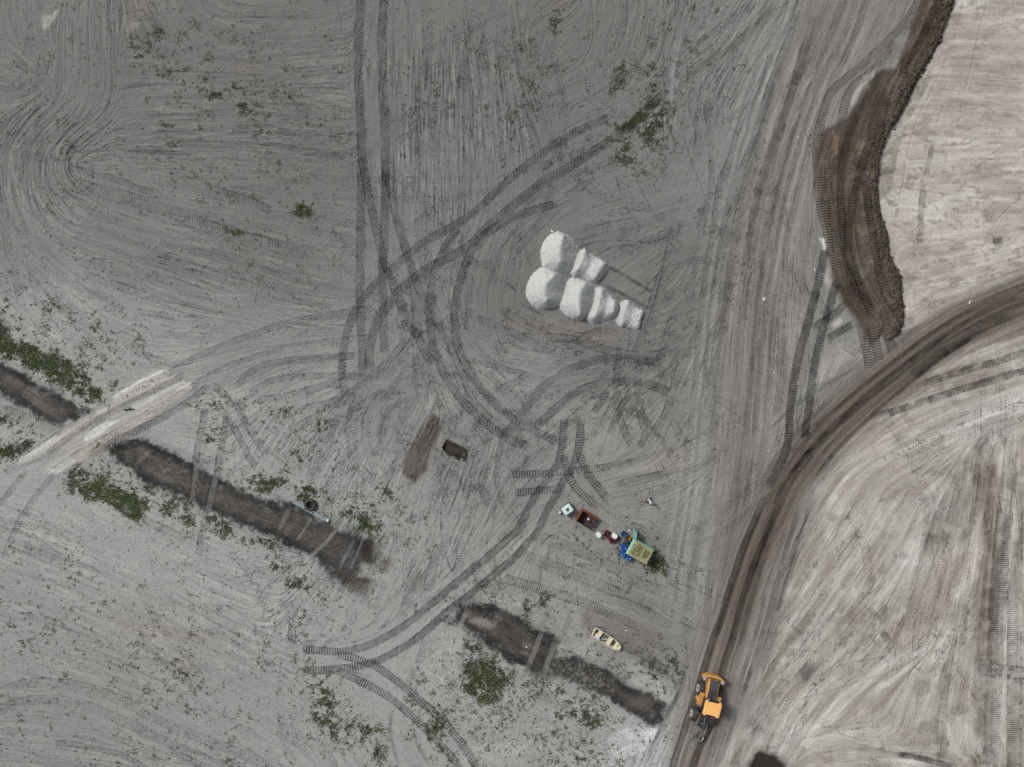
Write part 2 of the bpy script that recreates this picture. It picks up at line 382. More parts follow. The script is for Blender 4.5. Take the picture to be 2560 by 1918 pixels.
for i, (sh, pts) in enumerate(DITCH):
    win, d = sdf(S(sh, pts), .55)
    dr = d + DIRW(win)
    m = smooth(-7, 7, dr) * .96
    brk = smooth(-.55, -.05, np.roll(N_SML, 140 + 60 * i, 1)[win] * .7 + N_FINE[win] * .5 + np.roll(N_MID, 77, 0)[win] * .4 + .12)
    m = m * (.6 + .4 * brk)
    ALB[win] = ALB[win] * (1 - m[..., None]) + alb(72, 70, 68) * m[..., None]
    H[win] -= .16 * smooth(-26, 24, d)
    # darker wet silt along both toes, dried paler crust down the middle
    wet = np.exp(-((dr - 10) / 10) ** 2) * np.clip(.85 + .9 * N_MID[win] + .6 * N_SML[win], 0.15, 1)
    wet = np.clip(wet, 0, 1) * smooth(-6, 0, dr) * (.4 + .6 * brk)
    ALB[win] = ALB[win] * (1 - 0.85 * wet[..., None]) + alb(46, 45, 44) * 0.85 * wet[..., None]
    dry = smooth(17, 32, dr) * np.clip(0.45 + 1.1 * N_SML[win] + 0.9 * N_MID[win], 0, 1)
    ALB[win] = ALB[win] * (1 - 0.75 * dry[..., None]) + alb(104, 99, 94) * 0.75 * dry[..., None]
    # silt washed thinly over the sand outside
    thin = smooth(-34, -4, dr) * (1 - m) * np.clip(.3 + 1.0 * N_SML[win], 0, 1) * .35
    ALB[win] *= (1 - thin)[..., None]
    STREAK[win] = np.where(d > 0, 1.3, STREAK[win])
    REGION[win] = np.where(d > 0, 3 + i, REGION[win])
for i in range(4):
    mk = REGION == 3 + i
    ALB[mk] *= np.clip(1 + .10 * WHITE[mk] + .28 * N_FINE[mk] + .12 * N_SML[mk], .5, 1.7)[..., None]
    H[mk] += .02 * N_FINE[mk]
fill('H', [(1200, 960), (1290, 800), (1390, 820), (1400, 940), (1480, 950), (1420, 1050), (1330, 1060), (1240, 1060)], (70, 68, 66), soft=8, warp=1.0, op=.85, patch=.35)
fill('O', [(640, 1100), (720, 1120), (790, 1150), (830, 1180), (800, 1290), (740, 1280), (700, 1230)], (84, 81, 78), soft=14, op=.6, patch=.9)
fill('H', [(840, 720), (900, 690), (990, 730), (960, 770), (880, 760)], (150, 145, 139), soft=8, op=0.8)
fill('H', [(1830, 1240), (1900, 1210), (1960, 1180), (2030, 1240), (1950, 1260)], (104, 97, 92), soft=9, op=0.6)
fill('M', [(860, 1215), (1020, 1200), (1010, 1280), (960, 1370), (890, 1340), (850, 1400), (760, 1480), (680, 1530), (660, 1480), (740, 1420), (820, 1340)], (64, 61, 59), soft=7, op=0.85, patch=0.4)
fill('M', [(660, 1480), (800, 1500), (900, 1560), (960, 1620), (900, 1650), (760, 1600), (690, 1540)], (84, 81, 78), soft=12, op=0.8, patch=0.7)
fill('M', [(1080, 1360), (1180, 1360), (1120, 1480), (1060, 1490)], (98, 94, 90), soft=10, op=0.7, patch=0.7)
fill('M', [(1370, 1520), (1430, 1500), (1410, 1640), (1350, 1640)], (108, 104, 100), soft=8, op=0.6, patch=0.5)
fill('M', [(860, 1480), (920, 1390), (960, 1430), (1000, 1480), (1130, 1500), (1150, 1560), (960, 1540), (880, 1530)], (180, 179, 175), soft=6, op=0.6, patch=0.9)
# scraped strip beside the bucket
fill('E', [(600, 1010), (645, 1030), (640, 1150), (590, 1270), (560, 1380), (490, 1460), (400, 1400), (400, 1330), (450, 1230), (530, 1110)], (98, 93, 87), soft=6, warp=0.5, op=0.9, dz=-0.06, rough=0.03, streak=1.6)
fill('E', [(580, 890), (620, 880), (590, 980), (550, 980)], (172, 171, 168), soft=4, op=0.7)
fill('E', [(640, 880), (720, 900), (700, 990), (640, 1030), (600, 1000)], (156, 155, 151), soft=6, op=0.6)
# damp ground around the boat
fill('H', [(1530, 640), (1650, 620), (1900, 700), (2060, 800), (2020, 870), (1850, 890), (1650, 780), (1560, 740)], (118, 115, 111), soft=14, op=0.75, patch=0.2)
fill('H', [(1840, 880), (2000, 900), (2120, 1000), (2100, 1080), (1980, 1030), (1880, 960)], (126, 123, 118), soft=12, op=0.7, patch=0.3)
fill('H', [(1600, 700), (1660, 760), (1620, 810), (1540, 740)], (120, 117, 112), soft=10, op=0.6)
# pale clean sand
for sh, pts, rgb, op in [('H', [(1710, 1470), (1780, 1400), (1900, 1370), (2030, 1400), (2020, 1500), (1930, 1560), (1800, 1590), (1730, 1550)], (202, 202, 201), 0.75),
                         ('H', [(1930, 1390), (2030, 1390), (2020, 1480), (1950, 1460)], (222, 222, 222), 0.8),
                         ('H', [(920, 540), (1060, 520), (1160, 620), (1130, 660), (1000, 600), (910, 600)], (182, 181, 178), 0.6),
                         ('H', [(640, 800), (780, 740), (760, 860), (740, 1040), (660, 1100), (620, 900)], (178, 177, 174), 0.6),
                         ('H', [(1480, 850), (1620, 830), (1650, 930), (1560, 950), (1490, 930)], (178, 177, 174), 0.6),
                         ('H', [(1840, 960), (1960, 1040), (2100, 1150), (2180, 1200), (2120, 1240), (1900, 1120)], (180, 179, 176), 0.6),
                         ('H', [(1010, 1000), (1080, 980), (1090, 1040), (1030, 1060)], (182, 181, 178), 0.8),
                         ('H', [(700, 1650), (850, 1500), (1250, 1500), (1200, 1640)], (176, 175, 172), 0.5),
                         ('D', [(0, 240), (200, 420), (420, 520), (700, 720), (600, 800), (300, 560), (0, 420)], (166, 165, 162), 0.5),
                         ('D', [(600, 850), (660, 820), (700, 860), (640, 900)], (176, 175, 172), 0.7),
                         ('C', [(840, 480), (880, 440), (760, 760), (720, 840)], (178, 176, 172), 0.55),
                         ('F', [(720, 250), (820, 330), (760, 640), (690, 800), (680, 500)], (160, 157, 153), 0.6),
                         ('F', [(930, 600), (1060, 560), (1170, 640), (1000, 760), (880, 820), (900, 680)], (166, 163, 159), 0.7),
                         ('A', [(250, 80), (330, 100), (380, 60), (360, 130), (280, 200), (250, 140)], (182, 180, 176), 0.75),
                         ('A', [(60, 270), (120, 320), (160, 360), (110, 340)], (172, 170, 167), 0.6),
                         ('A', [(820, 140), (950, 120), (920, 180), (830, 200)], (158, 155, 150), 0.6),
                         ('B', [(2120, 420), (2190, 200), (2212, 250), (2170, 440), (2140, 640), (2110, 620)], (160, 159, 157), 0.7)]:
    fill(sh, pts, rgb, soft=6, op=op, warp=1.2, patch=0.45)
for sh, pts, rgb, op in [('A', [(820, 20), (950, 0), (960, 90), (830, 130)], (140, 133, 127), 0.5), ('A', [(1480, 420), (1560, 400), (1640, 430), (1540, 460)], (132, 123, 118), 0.6),
                         ('G', [(420, 640), (700, 720), (900, 800), (1200, 860), (1450, 850), (1200, 780), (800, 700)], (152, 147, 141), 0.45),
                         ('G', [(1150, 970), (1250, 1010), (1220, 1040)], (128, 118, 108), 0.6), ('B', [(1380, 0), (1460, 0), (1440, 60), (1390, 60)], (122, 112, 106), 0.5),
                         ('E', [(1050, 410), (1400, 420), (1800, 480), (1700, 560), (1300, 500)], (134, 129, 124), 0.4), ('E', [(2000, 1270), (2212, 1200), (2212, 1330), (1900, 1420)], (148, 142, 135), 0.5)]:
    fill(sh, pts, rgb, soft=10, op=op, warp=1.2)
# flooded pit at the bottom edge
PIT = np.vstack([S('I', [(440, 1680), (470, 1600), (520, 1548), (570, 1562), (640, 1585), (705, 1640)]), np.array([(1985, 1935), (1985, 2010), (1860, 2010)])])
PIT = spline(np.vstack([PIT, PIT[:1]]), 8)[:-1]
win, d = sdf(PIT, 0.35)
mz = smooth(-7, 22, d + 3 * N_FINE[win])
H[win] = H[win] * (1 - mz) - 1.0 * mz
wetm = smooth(-5, 9, d + 6 * N_FINE[win])
ALB[win] = ALB[win] * (1 - wetm[..., None]) + alb(84, 78, 70) * wetm[..., None]
dm = smooth(-20, 0, d) * (1 - wetm) * 0.35
ALB[win] *= (1 - dm)[..., None]

# ------------------------------------------------------------------ the grain of the grading: direction of the streaks
FLOW = {'O': [
    [(20, 0), (25, 60), (60, 105), (110, 120)], [(0, 60), (40, 130), (90, 170)], [(0, 200), (60, 200), (110, 150)],
    [(120, 0), (115, 80), (120, 180), (100, 220), (60, 260), (20, 320), (10, 380), (20, 450), (60, 530), (150, 610), (300, 690), (500, 720)],
    [(180, 0), (180, 150), (165, 220), (110, 280), (70, 330), (70, 420), (120, 500), (260, 560), (420, 620), (560, 660), (760, 690)],
    [(240, 0), (240, 120), (235, 230), (190, 280), (140, 320), (130, 360), (150, 400), (220, 440), (330, 480), (480, 520), (600, 560), (760, 600)],
    [(330, 0), (360, 50), (430, 110), (520, 130)], [(400, 0), (460, 50), (560, 62), (740, 50)], [(250, 150), (500, 160), (750, 150)],
    [(260, 220), (500, 215), (750, 235)], [(270, 300), (500, 290), (760, 310)], [(200, 370), (400, 390), (760, 440)], [(250, 420), (500, 470), (760, 520)],
    [(0, 480), (60, 600), (160, 700), (300, 770)], [(0, 600), (140, 720), (300, 800), (420, 800)], [(500, 640), (640, 680), (760, 690)],
    [(820, 0), (800, 200), (820, 600)], [(880, 0), (890, 560)], [(960, 0), (970, 500)], [(1040, 0), (1070, 200), (1085, 430)],
    [(1110, 0), (1130, 150), (1180, 300)], [(1150, 60), (1220, 20)], [(1300, 0), (1290, 60), (1270, 130), (1200, 170)], [(1370, 0), (1360, 80), (1320, 170), (1230, 210)],
    [(1440, 0), (1420, 120), (1340, 210), (1240, 260)], [(1480, 0), (1450, 150), (1460, 280)], [(1600, 0), (1540, 90), (1400, 190), (1250, 280)],
    [(1700, 0), (1600, 180), (1540, 330), (1520, 480)], [(1800, 0), (1700, 250), (1620, 500), (1590, 900), (1570, 1100), (1540, 1300), (1500, 1657)],
    [(1900, 50), (1780, 250), (1740, 500), (1720, 800), (1650, 1050)], [(2000, 0), (1900, 200), (1820, 400), (1820, 560), (1900, 700)],
    [(1960, 60), (1880, 250), (1860, 400), (1890, 600)],
    [(2060, 40), (2212, 50)], [(2000, 200), (2212, 215)], [(1950, 330), (2212, 320)], [(1930, 450), (2212, 440)], [(1960, 600), (2212, 540)],
    [(2212, 640), (2050, 720), (1900, 850), (1780, 970), (1700, 1100), (1640, 1250), (1590, 1400), (1540, 1600)],
    [(1880, 900), (2000, 840), (2212, 790)], [(1850, 1000), (2000, 920), (2212, 840)], [(1780, 1200), (1880, 1050), (2000, 980)],
    [(1720, 1350), (1850, 1150), (1900, 1060)], [(1700, 1500), (1850, 1350), (1950, 1200)], [(1850, 1500), (1950, 1350), (2020, 1150)],
    [(1950, 1600), (2000, 1450), (2080, 1200)], [(1700, 1640), (1800, 1500), (1900, 1450), (2020, 1400)], [(2080, 1657), (2100, 1300), (2130, 1000)],
    [(2180, 1657), (2180, 1300), (2190, 1000)], [(1650, 1657), (1700, 1540)], [(1750, 1620), (1900, 1610), (2100, 1640)],
    [(0, 1150), (300, 1270), (500, 1380), (650, 1450)], [(0, 1280), (200, 1340), (450, 1480), (650, 1600)], [(0, 1400), (300, 1500), (500, 1600)],
    [(0, 1520), (200, 1540), (400, 1620)], [(200, 1120), (420, 1230), (600, 1300)], [(0, 1620), (150, 1640), (260, 1657)], [(60, 1040), (120, 1060), (200, 1120)],
    [(0, 720), (110, 800), (200, 870)], [(240, 980), (420, 1060), (640, 1150), (800, 1240)], [(1000, 1320), (1150, 1400), (1300, 1470), (1430, 1550)],
    [(40, 1000), (200, 900), (360, 810), (500, 760)], [(500, 850), (620, 800), (750, 770)], [(560, 1000), (640, 880), (760, 830)],
    [(700, 1080), (760, 980), (830, 880)], [(760, 1160), (820, 1040), (880, 930)], [(680, 1400), (760, 1250), (830, 1100)], [(850, 1300), (900, 1150), (960, 1000)],
    [(950, 1180), (1000, 1040), (1030, 930)], [(1000, 1200), (1060, 1060)], [(800, 1450), (860, 1300), (930, 1200)], [(600, 1330), (680, 1230), (740, 1170)],
    [(830, 700), (780, 800), (740, 900)], [(900, 560), (960, 700), (1000, 800), (1100, 900)], [(1030, 480), (985, 600), (990, 720), (1070, 820), (1150, 900)],
    [(1080, 540), (1060, 650), (1080, 740)], [(1150, 700), (1300, 720), (1450, 690)], [(1100, 760), (1250, 780), (1400, 760), (1520, 700)], [(1050, 780), (1200, 840), (1300, 830)],
    [(1330, 560), (1420, 500), (1500, 440)], [(1280, 480), (1400, 460), (1480, 470)], [(1120, 500), (1200, 430), (1330, 370)], [(1400, 640), (1470, 560), (1520, 450)],
    [(1450, 720), (1510, 640), (1540, 520)], [(1120, 900), (1180, 830), (1280, 780)], [(1180, 960), (1280, 880), (1400, 830)], [(1300, 990), (1350, 850), (1400, 800)],
    [(1420, 1000), (1470, 880), (1520, 760)], [(1230, 1050), (1400, 1010), (1550, 970)], [(1230, 1180), (1350, 1180), (1540, 1260)], [(1180, 1220), (1350, 1290), (1500, 1340)],
    [(1060, 1290), (1250, 1340), (1480, 1450)], [(1120, 1340), (1170, 1200)], [(1480, 1400), (1540, 1250)], [(700, 1400), (850, 1360), (1000, 1240), (1150, 1080)],
    [(780, 1460), (880, 1540), (960, 1657)], [(660, 1500), (700, 1600)], [(1000, 1560), (1080, 1600)], [(1180, 1560), (1300, 1620)], [(1440, 1560), (1400, 1657)]]}
pos = []; tan2 = []
for sh in FLOW:
    for f in FLOW[sh]:
        q = spline(S(sh, f), 24)
        e = np.diff(q, axis=0); a = np.arctan2(e[:, 1], e[:, 0])
        pos.append((q[:-1] + q[1:]) / 2); tan2.append(np.stack([np.cos(2 * a), np.sin(2 * a)], 1))
pos = np.vstack(pos).astype(np.float32); tan2 = np.vstack(tan2).astype(np.float32)
fs = 10
fx_, fy_ = XX[::fs, ::fs], YY[::fs, ::fs]
F2 = np.zeros(fx_.shape + (2,), np.float32)
for j in range(fx_.shape[0]):
    dd = (fx_[j][:, None] - pos[None, :, 0]) ** 2 + (fy_[j][:, None] - pos[None, :, 1]) ** 2
    w = 1.0 / (dd + 500.0) ** 2
    F2[j] = w @ tan2
F2 /= np.linalg.norm(F2, axis=2, keepdims=True) + 1e-12
F2 = upsample(F2, fs)
ANG = 0.5 * np.arctan2(F2[..., 1], F2[..., 0]).astype(np.float32) + N_MID * 0.05
VX = np.cos(ANG); VY = np.sin(ANG)
del F2

def lic(src, n):
    """drag a noise along the streak direction"""
    out = src.copy(); cnt = 1.0
    for sgn in (1, -1):
        x = np.broadcast_to(np.arange(NX, dtype=np.float32), (NY, NX)).copy()
        y = np.broadcast_to(np.arange(NY, dtype=np.float32)[:, None], (NY, NX)).copy()
        px_, py_ = VX * sgn, VY * sgn
        for k in range(n):
            x += px_; y += py_
            xi = np.clip(np.rint(x), 0, NX - 1).astype(np.int32); yi = np.clip(np.rint(y), 0, NY - 1).astype(np.int32)
            vx = VX[yi, xi]; vy = VY[yi, xi]
            s = np.where(vx * px_ + vy * py_ < 0, -1.0, 1.0).astype(np.float32)
            px_, py_ = vx * s, vy * s
            wgt = 1.0 - k / n
            out += src[yi, xi] * wgt; cnt += wgt * wgt
    return out / math.sqrt(cnt)
LIC1 = lic(WHITE, 22)
LIC2 = lic(RNG.normal(0, 1, (NY, NX)).astype(np.float32), 9)
LIC3 = lic(vnoise(4, 301) + .6 * vnoise(2.2, 302), 46)
LIC1 /= LIC1.std(); LIC2 /= LIC2.std(); LIC3 /= LIC3.std()

zone = np.clip(0.65 + 0.6 * N_MID + 0.5 * vnoise(60, 77), 0.15, 1.4) * STREAK
padm = np.zeros((NY, NX), np.float32)
for pp in (PAD_S, PAD_N):
    win, d = sdf(pp, 0.5); padm[win] = np.maximum(padm[win], smooth(-5, 15, d))
zone *= 1 - 0.2 * padm
fieldm = np.zeros((NY, NX), np.float32)      # the freshly bladed fields, where the streaks show best
for pts in ([(-80, -80), (770, -80), (770, 690), (420, 800), (-80, 680)], [(780, -80), (1130, -80), (1200, 330), (1000, 480), (900, 590), (840, 600)], [(-80, 1080), (200, 1120), (640, 1300), (760, 1700), (-80, 1700)], [(1150, -80), (1700, -80), (1560, 300), (1300, 300)]):
    win, d = sdf(S('O', pts), 1.0); fieldm[win] = np.maximum(fieldm[win], smooth(-20, 40, d))
zone *= 1 + 0.7 * fieldm
H += (0.018 * LIC1 + 0.012 * LIC2) * zone
H += WHITE * 0.007
ALB *= np.clip(1 + zone * (0.065 * LIC1 + 0.045 * LIC2) - 0.22 * zone * np.clip(LIC1 - 1.3, 0, 1.2), 0.4, 1.6)[..., None]
ALB *= (1 + 0.075 * RNG.normal(0, 1, (NY, NX)).astype(np.float32))[..., None]
LIC4 = lic(vnoise(9, 311) + .5 * vnoise(4, 312), 60); LIC4 /= LIC4.std()
mS = np.zeros((NY, NX), np.float32); win, d = sdf(PAD_S, .6); mS[win] = smooth(0, 25, d)
for c_, lo_, hi_2, sg_, op_ in (((148, 138, 127), .4, 1.8, 1, .45), ((204, 199, 190), .4, 1.7, -1, .5)):
    mm = mS * smooth(lo_, hi_2, sg_ * LIC4) * op_ * np.clip(.7 + .7 * N_MID, 0, 1)
    ALB[:] = ALB * (1 - mm[..., None]) + alb(*c_) * mm[..., None]
ALB *= (1 + 0.045 * LIC3 * zone)[..., None]
ALB *= 1 + (padm * (0.075 * LIC3 + 0.03 * LIC2))[..., None] * np.array([0.85, 1.0, 1.1], np.float32)

# ------------------------------------------------------------------ wheel and crawler tracks
TPH = np.zeros((NY, NX), np.float32); TAM = np.zeros((NY, NX), np.float32)   # tread phase and tread depth, for the soil's fine relief
DK = 1.95
def mark(sheet, kind, width, dark, amp, pitch, pts, patch=0.3, depth=0.03, tint=None, fade=1.6, rim=0.6):
    if kind == 'smooth': fade = max(fade, 6.0)
    p = S(sheet, pts) if sheet else np.asarray(pts, float)
    k = IMG_CROPS[sheet][2] if sheet else 1.0
    w = width * k / 2; pit = pitch * k
    r = along(p, w * 1.5 + 4)
    if r is None: return
    win, L, Sg, D, tot = r
    dn = Sg / w; ad = np.abs(dn)
    m = smooth(1.06, 0.86, ad)
    if fade: fw = max(min(fade * w, tot * .4), 1.0); m = m * smooth(0, fw, L) * smooth(0, fw, tot - L)
    if patch: m = m * np.clip(1 - patch + patch * (0.55 + 1.2 * N_SML[win] + 0.7 * N_MID[win] + .5 * N_FINE[win]), 0, 1.1)
    dark = min(dark * DK, .6)
    ph = None
    if kind == 'chev':
        ph = L / pit + np.abs(dn) * 0.9 + 0.5 * (dn > 0) + .15 * N_SML[win]
    elif kind == 'cleat':
        ph = L / pit + 0.12 * dn * dn + .12 * N_SML[win]
    elif kind == 'zig':
        ph = L / pit + 0.5 * np.abs(((dn * 1.5) % 1) - 0.5)
    if ph is not None:
        on = (m > 0.12) & (m * amp > .55 * TAM[win])
        TPH[win] = np.where(on, ph, TPH[win])
        TAM[win] = np.where(on, m * amp * np.clip(.85 + .9 * N_FINE[win] + .5 * N_SML[win], .15, 1.3), TAM[win])
    else:
        TAM[win] *= 1 - 0.8 * m
    H[win] -= m * depth
    if rim: H[win] += rim * max(amp, 0.02) * np.exp(-((ad - 1.15) / 0.13) ** 2) * np.clip(m.max() if np.isscalar(m) else 1, 0, 1) * smooth(0, w, L) * smooth(0, w, tot - L) * np.clip(0.6 + N_SML[win], 0, 1)
    if tint is not None:
        ALB[win] = ALB[win] * (1 - m[..., None] * dark) + alb(*tint) * (m[..., None] * dark)
    else:
        ALB[win] *= (1 - dark * m * (1 + 0.25 * N_SML[win]))[..., None]
    return win, m
A_ = 0.034
